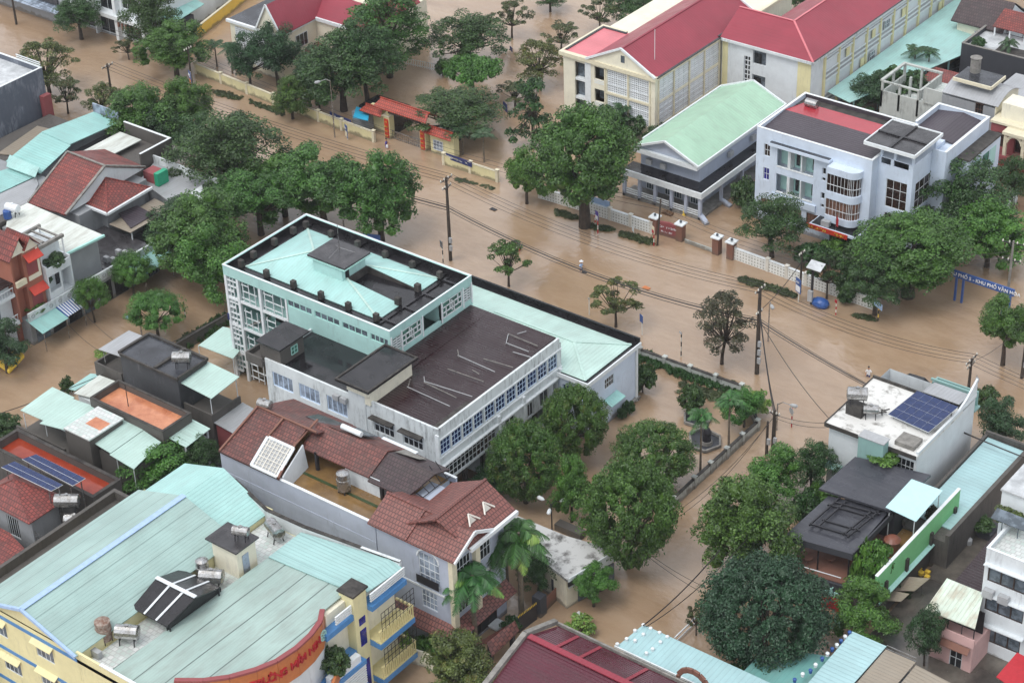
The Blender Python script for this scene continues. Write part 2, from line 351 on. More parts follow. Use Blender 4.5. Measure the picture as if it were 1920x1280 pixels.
# ---------------------------------------------------------------- palette
wall('white_wall', '#d5dbde', .7, thr=(.5, .75)); wall('white_dirty', '#d3d9da', .95, (.06, .06, .06), thr=(.46, .66)); wall('bluewhite', '#cad6e5', .55)
wall('mint_wall', '#a6cdc8', .55); wall('cream_wall', '#e3deca', .45, thr=(.48, .75)); wall('yellow_wall', '#dcd4a6', .4); wall('yellow_strong', '#d9b54a', .3)
wall('grey_wall', '#8f9295', .7, (.05, .05, .05)); wall('lav_wall', '#aeb6c6', .5); wall('dark_wall', '#46474a', .7, (.22, .22, .23), thr=(.48, .62)); wall('black_wall', '#3b3c42', .4, (.15, .14, .13))
wall('soot_shade_wall', '#585450', .85, (.04, .038, .035), thr=(.42, .62)); wall('green_wall', '#86cf8e', .3); wall('pink_wall', '#cfa9a5', .6); wall('blue_wall', '#5b93c8', .25)
wall('orange_wall', '#9c6250', .5); wall('maroon_wall', '#8e4a4c', .4); wall('teal_grey', '#86a8a4', .5); wall('garden_wall', '#b5b9b4', .95, (.05, .05, .045), thr=(.44, .62)); wall('brick_brown', '#7c5648', .4)
flat('trim_white', '#dfe4e6', .6, var=.12); flat('trim_cream', '#ddd5bb', .6); flat('frame_white', '#dadfe2', .5); flat('frame_dark', '#3a2f2b', .5); flat('frame_blue', '#c9dcf2', .5); flat('frame_brown', '#5c4337', .5)
flat('concrete_old', '#4a4642', .8, c2='#292624', sc=1.2); flat('concrete', '#8d8a84', .8, c2='#6a6763', sc=1.5); flat('concrete_wet', '#4a484a', .35, c2='#2b2a2c', sc=.6, rv=.2)
flat('roof_black', '#29272a', .3, c2='#131214', sc=.8, rv=.22); flat('roof_slate', '#414349', .35, c2='#2a2b2f', sc=.5, rv=.25); flat('terrace_white', '#c9ccce', .45, c2='#9da0a2', sc=.7, rv=.2)
flat('terrace_orange', '#cf8e6a', .35, c2='#ad6a4c', sc=.5, rv=.2); flat('terrace_red', '#9c4029', .25, c2='#7e2c1d', sc=.4, rv=.15); flat('yard', '#6d675f', .3, c2='#3d3936', sc=.25, rv=.2); flat('gold_floor', '#8c6e45', .3, c2='#6e5638', sc=.5, rv=.2)
glass('glass_dark', '#23262b'); glass('glass_blue', '#1f3260', .15); glass('glass_brown', '#33221d', .15); glass('glass_green', '#4f7f70', .2); glass('glass_grey', '#6b7680', .2); glass('curtain', '#7d5a4a', .5); glass('glass_pale', '#9aa7b8', .3); glass('glass_vio', '#2b2c8c', .25)
flat('dark_void', '#17171a', .7, bst=0); flat('mint_paint', '#a9d8cf', .6); flat('blue_paint', '#5088c0', .5); flat('navy', '#20306c', .5); flat('red_paint', '#c23b28', .5); flat('orange_paint', '#c07546', .5); flat('yellow_paint', '#ddd09a', .55); flat('gold_text', '#e8c34a', .5)
flat('steel', '#b9babb', .3, .85, sc=3, c2='#8a8783'); flat('steel_rust', '#6d4a38', .7, sc=3, c2='#9a8e84'); flat('plastic_grey', '#a6a8aa', .5); flat('plastic_blue', '#2f5596', .4); flat('iron_dark', '#26252a', .5); flat('purple', '#54479c', .6); flat('cloth_white', '#e3e4e6', .7); flat('cloth_blue', '#a5bfe2', .7); flat('skin', '#a9795c', .6); flat('hair', '#1b1714', .6); flat('cloth_red', '#b0202c', .6)
flat('pole', '#4a4038', .8, c2='#2f2924', sc=1); flat('wire', '#2b2625', .6, bst=0); flat('post_white', '#d6d2c8', .6); flat('wood', '#74573f', .7); flat('soil', '#5b4b3b', .8); flat('pot_brown', '#7c4b3a', .5)
sheet('mint_x', '#a1cac5', 'x'); sheet('mint_y', '#93c2bd', 'y'); sheet('mint_pale_x', '#b5d0c7', 'x'); sheet('mint_pale_y', '#b5d0c7', 'y'); sheet('green_x', '#a1c4ab', 'x', .5); sheet('green_y', '#a1c4ab', 'y', .5)
sheet('kg_big', '#9bb5af', 'x', .32, seam=1.85, seamc=.62, rough=.35, bst=.4); sheet('kg_flat', '#9db2ab', 'x', .3, .5, (.2, .19, .17), .4, seam=2.6, seamc=.35, bst=.35); sheet('kg_teal', '#9bbfbc', 'y', .4, .15, seam=3, seamc=.8)
sheet('red_y', '#8f3140', 'y', .45, .18, (.12, .02, .03), .35, bst=.3); sheet('red_x', '#8f3140', 'x', .45, .18, (.12, .02, .03), .35, bst=.3); sheet('pink_y', '#d0757c', 'y', .45, .2, (.3, .1, .1), .35, bst=.3)
sheet('maroon_y', '#2b171b', 'y', .38, .5, (.05, .035, .035), .3, bst=.6, wet=.12); sheet('dark_y', '#453d44', 'y', .42, .2, (.06, .05, .05), .42, bst=.8); sheet('dark_x', '#453d44', 'x', .42, .2, (.06, .05, .05), .42, bst=.8)
sheet('wet_red', '#a82e3a', 'y', .45, .15, (.2, .04, .04), .12, bst=.15); sheet('arch_red', '#562230', 'y', .3, .5, (.05, .03, .03), .25, bst=.6, wet=.1); sheet('pale_blue', '#a4c6c9', 'y', .5, .15, rough=.4); sheet('pale_blue_x', '#a0c2c5', 'x', .5, .15, rough=.4)
sheet('tin_white', '#cfd4cd', 'x', .5, .7, (.25, .22, .17), .45); sheet('tin_rust', '#cfdccc', 'x', .4, .8, (.3, .14, .07), .45, bst=.8); sheet('tin_grey', '#a7a9ac', 'x', .4, .3, rough=.4, metal=.2); sheet('poly_brown', '#94897a', 'y', .4, .5, (.3, .27, .22), .3); sheet('slate_sheet', '#3c3d44', 'y', .5, .3, (.14, .14, .15), .3, bst=.2, wet=.12)
sheet('stripe_blue', '#3f6fc0', 'x', .45, .05, bst=.2); sheet('blue_sheet', '#2c9fc4', 'x', .4, .1)
tiles('tile_red', '#93473f', '#733733', moss=.45); tiles('tile_brown', '#7d4a42', '#5d3733', moss=.55); tiles('tile_villa', '#8a564e', '#764943', moss=.2); tiles('tile_dark', '#4d3b3d', '#3a2d30', moss=.4); tiles('tile_gate', '#b04a38', '#963e30', moss=.25); tiles('tile_villa_y', '#8a564e', '#764943', 'y', moss=.2); tiles('tile_red_y', '#a1463c', '#7a332d', 'y', moss=.45); tiles('tile_dark_y', '#4d3b3d', '#3a2d30', 'y', moss=.4)
tiles('hex_tiles', '#d3d5d3', '#b9c6c0', w=.5, h=.5, rough=.35, moss=.3, mc=(.3, .3, .28), mk_=.72); tiles('solar', '#26345c', '#2c3b66', w=1.1, h=1.7, rough=.2, moss=0)
leafm('leaf_big', '#4a7129', '#294c1a'); leafm('leaf_dark', '#3b5c28', '#20401c'); leafm('leaf_mango', '#466d28', '#2a4f1c', '#646c30'); leafm('leaf_bright', '#52802f', '#305c22'); leafm('leaf_olive', '#566339', '#3c4a2b', '#5a4a2c'); leafm('leaf_brown', '#4a4b31', '#343824', '#52402c')
leafm('leaf_dome', '#325436', '#1e3a24'); leafm('leaf_palm', '#3c6f2f', '#224a20'); leafm('leaf_palm_dark', '#375832', '#213f24'); leafm('leaf_lime', '#7f9f45', '#4f7a30'); leafm('leaf_yellow', '#5c6a30', '#3d4a25', '#6e6430'); leafm('grass_m', '#47562f', '#2f3d22')
flat('bark', '#4a3e34', .85, c2='#2c251f', sc=2); flat('bark_pale', '#7d7263', .85, c2='#544b40', sc=2)
flat('roof_white', '#d4d3cf', .5, c2='#7d7a74', sc=.9, thr=(.52, .7)); flat('roof_stain', '#b9b9b7', .5, c2='#4a4744', sc=.55, thr=(.5, .64)); flat('green_tarp', '#1f9a74', .5); wall('slate_wall', '#59606c', .9, (.3, .32, .36), thr=(.42, .6)); sheet('teal_sheet', '#6fa5a0', 'x', .5, .4); flat('pale_blue_flat', '#b9dde0', .4, var=.08)
# ================================================================ water and land
def water_mat():
    m, n, b = _m('flood_water')
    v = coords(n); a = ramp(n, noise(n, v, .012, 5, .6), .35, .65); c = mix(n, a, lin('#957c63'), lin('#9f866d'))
    f = ramp(n, noise(n, coords(n, (.5, 1.2, 1)), .09, 7, .7), .42, .68); c = mix(n, f, c, lin('#ab947c')); f = ramp(n, noise(n, coords(n, (.35, 1, 1)), .22, 6, .7), .5, .72, 0, .6); c = mix(n, f, c, lin('#866e57'))  # sediment streaks; the pale ones also paint in ripple and sky glints
    n.links.new(c, b.inputs['Base Color']); b.inputs['IOR'].default_value = 1.85; b.inputs['Specular IOR Level'].default_value = .5
    n.links.new(ramp(n, noise(n, v, .05, 4), .35, .65, .02, .08), b.inputs['Roughness'])
    s = noise(n, coords(n, (1, 1.5, 1)), 1.1, 5, .65); s2 = noise(n, v, .35, 3); w = ramp(n, noise(n, v, .045, 3), .4, .62, .12, 1)
    k = N(n, 'ShaderNodeMath', operation='MULTIPLY'); n.links.new(s, k.inputs[0]); n.links.new(w, k.inputs[1])
    k2 = N(n, 'ShaderNodeMath', operation='ADD'); n.links.new(k.outputs[0], k2.inputs[0]); n.links.new(s2, k2.inputs[1])
    bump(n, b, k2.outputs[0], .42, .26); MT['water'] = m
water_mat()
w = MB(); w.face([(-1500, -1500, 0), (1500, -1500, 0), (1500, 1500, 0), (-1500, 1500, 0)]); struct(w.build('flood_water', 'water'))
b = MB(); b.face([(-1500, -1500, -1.2), (1500, -1500, -1.2), (1500, 1500, -1.2), (-1500, 1500, -1.2)]); struct(b.build('ground', 'soil'))
def land(name, pts, mat, z=.25, t=.3):
    q = [G(*p) for p in pts]; m = MB(); m.prism([(a.x, a.y) for a in q], z-t, z); return struct(m.build(name, mat))
# street block between the side street and the back yards on the right
a, b_ = (58, -45), (80, -4)
m = MB(); m.box(59, 80, -40, 2, -.3, .5); struct(m.build('yard_ground', 'yard'))
m = MB(); m.box(-8.4, 19, -50, -36, -.3, .2); struct(m.build('alley_ground', 'concrete_wet'))
m = MB(); m.box(-60, -22.5, -36, 10, -.3, .4); struct(m.build('block_ground', 'concrete_wet')) if False else None
# ================================================================ mint green four storey hall with the open stair lattice
t = thing('hall_building', 'large mint green flat-topped building with a hipped sheet roof inside its black parapet', 'building', (-9.4, -16.7))
X0, X1, Y0, Y1, ZT = -21.5, 2.6, -23.6, -9.9, 14.7
xs = -12.1
gr = [(-21.7, -18.5, 11.75, 13.7), (-15.0, -11.6, 11.75, 13.7)]
sm = [(-23.2, -21.9, 11.95, 13.5), (-11.3, -10.15, 11.95, 13.5)]
door = (-18.2, -15.3, 11.75, 13.75)
strips = [(-12.0+3.95*i, -12.0+3.95*i+3.55, 12.75, 13.55) for i in range(4)]
strips[3] = (strips[3][0], 2.3, 12.75, 13.55)
m = MB(); m.box(xs, X1, Y0, Y1, 0, 13.9, skip='y- x+ t'); facade(m, 'y', Y0, xs, X1, 0, 13.9, strips, .15)
facade(m, 'x', X1, Y0, Y1, 0, 13.9, gr+sm+[door], .25); m.box(xs+.3, X1-3.2, Y0+.3, Y1-.3, .2, 13.6); m.build('wall', 'mint_wall', t, fix=False)
for s in strips: window(t, 'y', Y0, s, 4, 1, 'mint_paint', 'glass_grey', .12, .08, .1, name='window')
def lattice(par, pl, c, r, pat, mat='trim_white', gm='glass_green', d=.2):
    u0, u1, v0, v1 = r; f = MB(); w = .09; L = lambda a, b, e, g: pbox(f, pl, c, u0+(u1-u0)*a-w/2, u0+(u1-u0)*b+w/2, v0+(v1-v0)*e-w/2, v0+(v1-v0)*g+w/2, 0, .12)
    for q in pat: L(*q)
    o = f.build('window_grid', mat, par, fix=False); p = MB(); pbox(p, pl, c, u0, u1, v0, v1, d, d+.04); p.build('pane', gm, o)
PAT = [(.02, .02, .02, .98), (.98, .98, .02, .98), (.02, .98, .02, .02), (.02, .98, .98, .98), (.02, .98, .33, .33), (.02, .98, .66, .66), (.2, .2, .0, .66), (.4, .4, .33, 1), (.6, .6, 0, .66), (.8, .8, .33, 1), (.5, .5, .2, .8)]
PAT2 = [(0, 0, 0, 1), (1, 1, 0, 1), (0, 1, 0, 0), (0, 1, 1, 1), (0, 1, .2, .2), (0, 1, .4, .4), (0, 1, .6, .6), (0, 1, .8, .8), (.5, .5, 0, 1)]
for g_ in gr: lattice(t, 'x', X1, g_, PAT)
for g_ in sm: lattice(t, 'x', X1, g_, PAT2)
m = MB()
for y in (-21.8, -18.35, -15.15, -11.45, -10.0, -23.45): m.box(X1, X1+.09, y-.08, y+.08, 11.4, 13.9)
m.build('pilaster', 'trim_white', t)
m = MB(); m.box(X1-3, X1-2.9, -18.4, -15.1, 11.3, 13.9); m.box(X1-2.9, X1, -15.3, -15.2, 11.3, 13.9); m.build('passage_wall', 'mint_wall', t)
# lattice end: back wall, slabs, columns, bars
m = MB(); m.box(X0+3.4, xs, Y0+3.2, Y1, 0, 13.9, skip='x+'); m.box(X0, X0+.2, Y0+.2, Y1, 0, 13.9); m.build('inner_wall', 'mint_wall', t)
m = MB()
for z in (3.6, 7.2, 10.7): m.box(X0+.25, xs-.05, Y0+.35, Y0+3.2, z-.2, z)
m.build('floor_slab', 'mint_wall', t)
for z in (3.6, 7.2, 10.7):
    for x in (-17.3, -14.6): w = MB(); w.box(x, x+1.2, Y0+3.1, Y0+3.2, z+.1, z+2.2); w.build('doorway', 'dark_void', t)
m = MB()
for x in (-21.35, -19.55, -16.2, -12.2): m.box(x-.17, x+.17, Y0+.0, Y0+.33, 0, 13.45)
m.build('column', 'trim_white', t)
m = MB()
for z in (3.5, 7.1, 10.6): m.box(X0+.02, xs, Y0+.05, Y0+.28, z-.16, z+.12)
q = random.Random(3)
for k in range(18):
    z = .9+k*.7
    if z > 13.2: break
    m.box(-21.2, -19.7, Y0+.08, Y0+.3, z, z+.1) if k % 3 else m.box(-21.2, -20.3, Y0+.08, Y0+.3, z, z+.22)
for x in (-20.8, -20.3): m.box(x-.04, x+.04, Y0+.1, Y0+.2, 1, 13.3)
for b0, b1 in ((-19.2, -16.5), (-15.9, -12.5)):
    for z0 in (0.6, 4.1, 7.6, 11.0):
        a, bb = b0+.35, b1-.55; h = 2.2
        for x in (a, (a+bb)/2, bb): m.box(x-.035, x+.035, Y0+.1, Y0+.2, z0-.2, z0+h+.1)
        m.box(a-.3, bb, Y0+.11, Y0+.21, z0+.2, z0+.27); m.box(a, bb+.3, Y0+.11, Y0+.21, z0+1.1, z0+1.17); m.box(a-.2, (a+bb)/2, Y0+.11, Y0+.21, z0+1.9, z0+1.97)
m.build('lattice', 'trim_white', t)
m = MB(); m.box(X0-.15, X0+.1, Y0-.05, Y0+.1, 7.6, 8.4); m.build('banner', 'navy', t)
m = MB()
for k in range(3):
    z = .1+3.55*k; m.slab([(-19.3, Y0+2.8, z+3.5), (-19.3, Y0+1.7, z+3.5), (-16.6, Y0+1.7, z+1.8), (-16.6, Y0+2.8, z+1.8)], .2); m.slab([(-19.3, Y0+.6, z), (-19.3, Y0+1.6, z), (-16.6, Y0+1.6, z+1.8), (-16.6, Y0+.6, z+1.8)], .2)
m.build('stair', 'concrete', t)
# fascia ring, parapet, roof deck
m = MB(); m.box(X0, X1+.03, Y0-.03, Y0+.25, 13.9, ZT); m.box(X1-.22, X1+.03, Y0+.25, Y1-.25, 13.9, ZT); m.box(X0, X1+.03, Y1-.25, Y1, 13.9, ZT); m.box(X0, X0+.25, Y0+.25, Y1-.25, 13.9, ZT); m.box(X0+.001, xs, Y0-.028, Y0+.25, 13.45, 13.9); o = m.build('parapet', 'mint_wall', t)
m = MB(); e = .3
m.box(X0-.03, X1+.06, Y0-.06, Y0+.12, ZT, ZT+.08); m.box(X1-.1, X1+.06, Y0+.12, Y1-.12, ZT, ZT+.08); m.box(X0-.03, X1+.06, Y1-.12, Y1+.03, ZT, ZT+.08); m.box(X0-.03, X0+.12, Y0+.12, Y1-.12, ZT, ZT+.08); m.build('coping', 'trim_white', o)
m = MB(); m.box(X0+.25, X1-.22, Y0+.25, Y1-.25, 13.7, 13.93); m.box(X0+.25, X1-.22, Y1-.3, Y1-.252, 13.93, 14.69); m.box(X0+.252, X0+.3, Y0+.25, Y1-.3, 13.93, 14.69); m.box(X0+.3, X1-.22, Y0+.252, Y0+.3, 13.93, 14.69); m.build('roof_deck', 'roof_black', t)
m = MB(); st = MB()
for x in (-20.2, -16.4, -12.4, -8.4, -4.5, -.6):
    m.box(x-.12, x+.12, Y0+.3, Y0+2.2, 13.93, 14.12); m.box(x-.12, x+.12, Y1-1.9, Y1-.3, 13.93, 14.12)
    st.box(x-.27, x+.27, Y0+1.35, Y0+1.85, 14.12, 14.95); st.box(x-.27, x+.27, Y1-1.75, Y1-1.25, 14.12, 14.85)
for y in (-19.8, -16.4, -13.3): m.box(X0+.3, X0+1.5, y-.12, y+.12, 13.93, 14.12); st.box(X0+.8, X0+1.35, y-.27, y+.27, 14.12, 14.9)
for y in (-21.3, -18.2, -14.9, -11.5): m.box(-1.2, X1-.22, y-.12, y+.12, 13.93, 14.1)
for y in (-18.2, -14.9): st.box(-1.1, -.5, y-.27, y+.27, 14.12, 14.95)
m.box(-.1, .14, Y0+.3, Y1-.3, 13.935, 14.09); m.build('roof_beam', 'roof_black', t); st.build('roof_stub', 'concrete_old', t)
xa, xb, ya, yb, ze, zr = -19.9, -.6, -21.7, -11.5, 14.05, 15.45
A, B, C_, D_ = (xa, ya, ze), (xb, ya, ze), (xb, yb, ze), (xa, yb, ze); p1, p2 = (-14.2, -16.6, zr), (-7.2, -16.6, zr); N0, N1 = (xb, -18.0, ze), (xb, -14.6, ze)
pf, pb = (-7.9, -18.3, 14.95), (-7.9, -15.0, 14.95)
m = MB(); m.slab([A, B, pf, p1]); m.slab([C_, D_, p1, pb]); m.slab([D_, A, p1]); m.slab([pf, B, N0]); m.slab([pb, N1, C_]); m.build('roof', 'mint_x', t)
m = MB(); [m.face([a, b_, (b_[0], b_[1], 13.94), (a[0], a[1], 13.94)]) for a, b_ in ((pf, N0), (pb, N1), (pf, pb))]; m.build('roof_notch_wall', 'concrete_old', t)
for a, bb in ((A, p1), (D_, p1), (B, pf), (C_, pb)): m = MB(); m.bar(Vector(a)+Vector((0, 0, .04)), Vector(bb)+Vector((0, 0, .04)), .25, .06); m.build('ridge_cap', 'mint_pale_x', t)
m = MB(); m.box(-12.2, -8.0, -18.9, -15.1, 13.94, 16.35); c = m.build('cupola', 'mint_wall', t)
m = MB(); m.box(-12.9, -7.5, -19.0, -14.7, 16.4, 16.62); m.build('cupola_roof', 'concrete_wet', c); m = MB(); m.box(-13, -7.4, -19.1, -14.6, 16.3, 16.4); m.build('cupola_edge', 'mint_paint', c)
m = MB(); m.box(-8.01, -7.96, -18.4, -17.8, 14.4, 16.0); m.build('cupola_door', 'dark_void', c)
m = MB(); m.tube([(-10.3, -16.6, 16.6), (-10.3, -16.6, 20.0)], .04, 5); [m.tube([(-10.3, -16.6, 17.2), (-10.3+1.8*math.cos(k), -16.6+1.8*math.sin(k), 16.64)], .02, 4) for k in (.5, 2.6, 4.7)]; m.build('lightning_rod', 'steel', t)
# ================================================================ white wing, maroon roof, black terrace
t = thing('office_wing', 'white stained building with wet maroon sheet roof and black terrace below the mint hall', 'building', (3, -22))
FY, FX, ZW = -30.8, 14.7, 11.3
W_ = lambda pl, c, p, q: rp(pl, c, p, q)
z6 = lambda x, y: (380+x/2.371, 380+y/2.371)
fw = [rp('y', FY, z6(320, 835), z6(400, 815)), rp('y', FY, z6(433, 885), z6(514, 865)), rp('y', FY, z6(547, 935), z6(630, 915))]
fw = [(-8.0, -5.1, 7.9, 9.7), (-4.2, -1.3, 7.9, 9.7), (-.3, 2.5, 7.8, 9.7)]
fd = [(6.1, 8.8, 7.75, 9.55), (10.0, 12.6, 7.75, 9.5)]
tw = (2.98, 4.5, 5.9, 9.5)
m = MB(); m.box(-8.9, FX, FY, Y0-.02, 4.2, 10.6, skip='y- x+ t')
facade(m, 'y', FY, -8.9, FX, 4.2, 10.6, fw+fd+[tw], .2)
ny = 11; wy0, wy1 = -30.6, -10.7; ups = []
for i in range(ny): a = wy0+(wy1-wy0)*i/ny; ups.append((a+.12, a+(wy1-wy0)/ny-.12, 7.9, 9.7))
low = [(-30.5, -21.6, 4.4, 6.5)]; mid = [(-20.0, -18.4, 4.3, 6.1), (-16.2, -15.2, 4.3, 6.0), (-14.0, -12.5, 4.4, 6.2), (-11.6, -11, 4.5, 6.1)]
facade(m, 'x', FX, FY, -10.1, 4.2, 10.6, ups+low+mid, .2)
m.box(X1+.02, FX, Y0, -10.1, 1.2, 10.6, skip='y- x+ t'); m.build('wall', 'white_dirty', t, fix=False)
for r in fw: window(t, 'y', FY, r, 4, 1, 'frame_blue', 'glass_pale', .15, .12, .1)
for r in fd: window(t, 'y', FY, r, 4, 2, 'frame_white', 'glass_dark', .15, .09, .1, hood=.7)
window(t, 'y', FY, tw, 2, 4, 'frame_white', 'glass_brown', .15, .08, .07)
for r in ups: window(t, 'x', FX, r, 3, 3, 'frame_blue', 'glass_blue', .16, .07, .06)
window(t, 'x', FX, low[0], 14, 3, 'frame_white', 'glass_dark', .16, .09, .08)
for r in mid: window(t, 'x', FX, r, 2, 1, 'frame_white', 'glass_dark', .16, .08, .07)
m = MB(); m.box(FX-.3, FX+.16, FY-.16, FY+.0-.002, 4.2, 10.6); m.box(FX+.002, FX+.12, FY, -10.1, 9.85, 10.0); m.box(FX+.002, FX+.12, FY, -10.1, 7.6, 7.75); m.box(FX+.002, FX+.35, FY, -10.1, 6.6, 6.75)
for y in (-21.3, -17.0, -10.5): m.box(FX+.002, FX+.3, y-.2, y+.2, 4.2, 7.6)
m.build('wall_band', 'trim_white', t)
m = MB()
for y in (-29.5, -26.5, -23.5, -20.5, -17.5, -14.5): m.box(FX-.8, FX-.35, y, y+.4, -.3, 4.2)
m.build('pier', 'concrete_old', t)
parapet(t, 5.2, FX, FY+.0, -10.1, 10.6, ZW, .25, 'white_dirty', sides='se', cap=.0)
m = MB(); m.box(-8.9, 3.0, FY, FY+.25, 10.6, 11.0); m.box(-8.9, -8.65, FY+.25, Y0-.02, 10.6, 10.95); m.build('terrace_parapet', 'white_dirty', t)
m = MB(); m.box(-8.65, 5.0, FY+.25, Y0-.04, 10.3, 10.62); m.build('terrace_floor', 'roof_black', t)
m = MB(); m.slab([(5.2, -30.55, 10.85), (14.2, -30.55, 10.85), (14.2, -10.3, 11.2), (5.2, -10.3, 11.2)], .1); m.slab([(2.65, -23.5, 11.1), (5.2, -23.5, 11.1), (5.2, -10.3, 11.2), (2.65, -10.3, 11.2)], .1); m.build('roof', 'maroon_y', t)
m = MB(); m.box(13.6, 14.44, -30.5, -10.2, 10.6, 10.95); m.build('roof_gutter', 'concrete_old', t)
m = MB(); m.box(-8.5, FX-3.5, FY+1.5, -10.2, -.3, 4.19); m.build('undercroft_shade', 'soot_shade_wall', t)  # dark block painting the shade of the open space under the wing
# broken battens lying on the roof
def wing_pt(x, y, z=11.2): g = G(*(700+x/2.37, 380+y/2.37), z); return g
for (a, b2) in (((150, 820), (340, 908)), ((225, 795), (440, 865)), ((225, 800), (370, 870)), ((375, 680), (540, 755)), ((330, 740), (490, 798)), ((490, 695), (620, 735)), ((590, 625), (690, 665)), ((600, 585), (730, 640)), ((640, 585), (680, 575)), ((375, 655), (380, 690)), ((600, 585), (590, 630)), ((225, 775), (228, 800)), ((440, 745), (470, 765)), ((165, 785), (155, 820)), ((620, 665), (700, 690))):
    p, q_ = wing_pt(*a), wing_pt(*b2); m = MB(); m.bar((p.x, p.y, 11.28), (q_.x, q_.y, 11.32), .07, .06); m.build('loose_batten', 'plastic_grey' if rnd.random() < .35 else 'concrete', t)
# stair tower
m = MB(); m.box(3.0, 5.3, FY-.12, -24.3, 10.6, 12.9); m.box(3.0, 5.2, FY-.1, FY, 1.2, 10.6); c = m.build('stair_tower', 'white_dirty', t)
m = MB(); m.box(2.2, 6.7, -31.9, -24.0, 13.0, 13.2); m.build('tower_slab', 'roof_black', c); m = MB(); m.box(2.2, 2.4, -31.9, -24, 13.2, 13.32); m.box(6.5, 6.7, -31.9, -24, 13.2, 13.32); m.box(2.4, 6.5, -31.9, -31.7, 13.2, 13.32); m.box(2.4, 6.5, -24.2, -24, 13.2, 13.32); m.build('slab_rim', 'concrete_old', c)
m = MB(); m.box(3.2, 6.0, -31.3, -24.3, 12.0, 13.0); m.box(5.3, 6.0, -31.0, -24.3, 10.8, 12.0); m.build('tower_wall', 'cream_wall', c)
# small sooty block on the terrace
m = MB(); m.box(-9.6, -6.7, -30.6, -27.0, 10.62, 12.7); c = m.build('roof_room', 'soot_shade_wall', t); m = MB(); m.box(-9.9, -6.4, -30.9, -26.2, 12.75, 12.9); m.build('roof_room_slab', 'roof_black', c)
window(c, 'x', -6.7, (-29, -28, 11.2, 12.2), 2, 2, 'mint_paint', 'glass_green', -.02)
m = MB(); m.box(-11.3, -8.95, -31.2, -28.2, 10.0, 10.5); m.box(-11.3, -11.1, -31.2, -28.2, 10.5, 11.1); m.box(-11.1, -8.95, -31.2, -31.0, 10.5, 11.1); m.build('balcony', 'soot_shade_wall', t)
for x in (1.0, 2.0): m = MB(); m.box(x, x+.8, FY-.5, FY-.1, 9.9, 10.5); m.build('air_conditioner', 'plastic_grey', t)
# ================================================================ long low wing behind
t = thing('long_wing', 'long two storey white wing with pale green sheet roof and black back gutter', 'building', (10, -6))

m = MB(); m.box(2.7, 18.6, -10.8, -1.6, 0, 6.9, skip='y- x+ t'); m.box(-13, 2.69, -9.85, -1.6, 0, 6.9, skip='t'); facade(m, 'y', -10.8, 14.75, 18.6, 0, 6.9, [(15.3, 18.2, 4.8, 6.0)], .2); facade(m, 'x', 18.6, -10.8, -1.6, 0, 6.9, [(-7.6, -5.9, 4.6, 5.9), (-6.5, -5.9, 1.6, 3.4)], .2); m.build('wall', 'bluewhite', t, fix=False)
window(t, 'y', -10.8, (15.3, 18.2, 4.8, 6.0), 6, 1, 'frame_blue', 'glass_blue'); window(t, 'x', 18.6, (-7.6, -5.9, 4.6, 5.9), 4, 2, 'frame_white', 'glass_dark'); window(t, 'x', 18.6, (-6.5, -5.9, 1.6, 3.4), 1, 2, 'frame_white', 'glass_blue')
m = MB(); m.slab([(18.65, -8, 3.5), (19.8, -8, 3.1), (19.8, -5.4, 3.1), (18.65, -5.4, 3.5)], .06); m.build('door_awning', 'mint_y', t)
m = MB(); m.box(18.62, 18.8, -1.9, -1.6, 0, 6.9); m.build('corner_column', 'trim_white', t)
m = MB(); x0, x1, y0, y1 = 2.7, 18.9, -11.1, -1.1; m.box(x0, x1, y0, y0+.15, 6.9, 7.4); m.box(x1-.15, x1, y0+.15, y1, 6.9, 7.4); o = m.build('fascia', 'trim_white', t)
m = MB(); m.box(x0, x1-.15, y0+.15, y1-.15, 6.85, 7.2); m.box(-13, x1-.15, y1-.2, y1, 6.85, 7.95); m.box(-13, x0-.01, -9.85, y1-.21, 6.85, 7.2); m.build('gutter', 'roof_black', t)
zr, ze = 8.3, 7.35; xr, ys = 18.2, -6.3
m = MB(); m.slab([(2.7, -10.6, ze), (xr, -10.6, ze), (13.6, ys, zr), (2.7, ys, zr)]); m.slab([(-13, -9.86, ze+.18), (2.69, -9.86, ze+.18), (2.69, ys, zr), (-13, ys, zr)]); m.slab([(xr, -2.0, ze), (-13, -2.0, ze), (-13, ys, zr), (13.6, ys, zr)]); m.slab([(xr, -10.6, ze), (xr, -2, ze), (13.6, ys, zr)]); m.build('roof', 'mint_pale_x', t)
for a, bb in (((xr, -10.6, ze), (13.6, ys, zr)), ((xr, -2, ze), (13.6, ys, zr)), ((2.7, ys, zr), (13.6, ys, zr))): m = MB(); m.bar(Vector(a)+Vector((0, 0, .04)), Vector(bb)+Vector((0, 0, .04)), .28, .06); m.build('ridge_cap', 'mint_pale_y', t)
# lean-to mint canopy left of the lattice
t = thing('carport_canopy', 'pale mint canopy sheet beside the foot of the lattice staircase', 'canopy', (-24, -25))
a = [G(372, 645, 3.6), G(437, 668, 3.2), G(470, 700, 2.8), G(437, 600, 4.0)]
m = MB(); q = [G(372, 647, 3.8), G(437, 672, 3.8), G(475, 625, 3.8), G(418, 612, 3.8)]; m.slab([(p.x, p.y, 3.8) for p in q], .08); m.build('roof_sheet', 'mint_pale_x', t)
m = MB(); [m.tube([(p.x, p.y, 0), (p.x, p.y, 3.75)], .06, 6) for p in q[:2]]; m.build('post', 'trim_white', t)
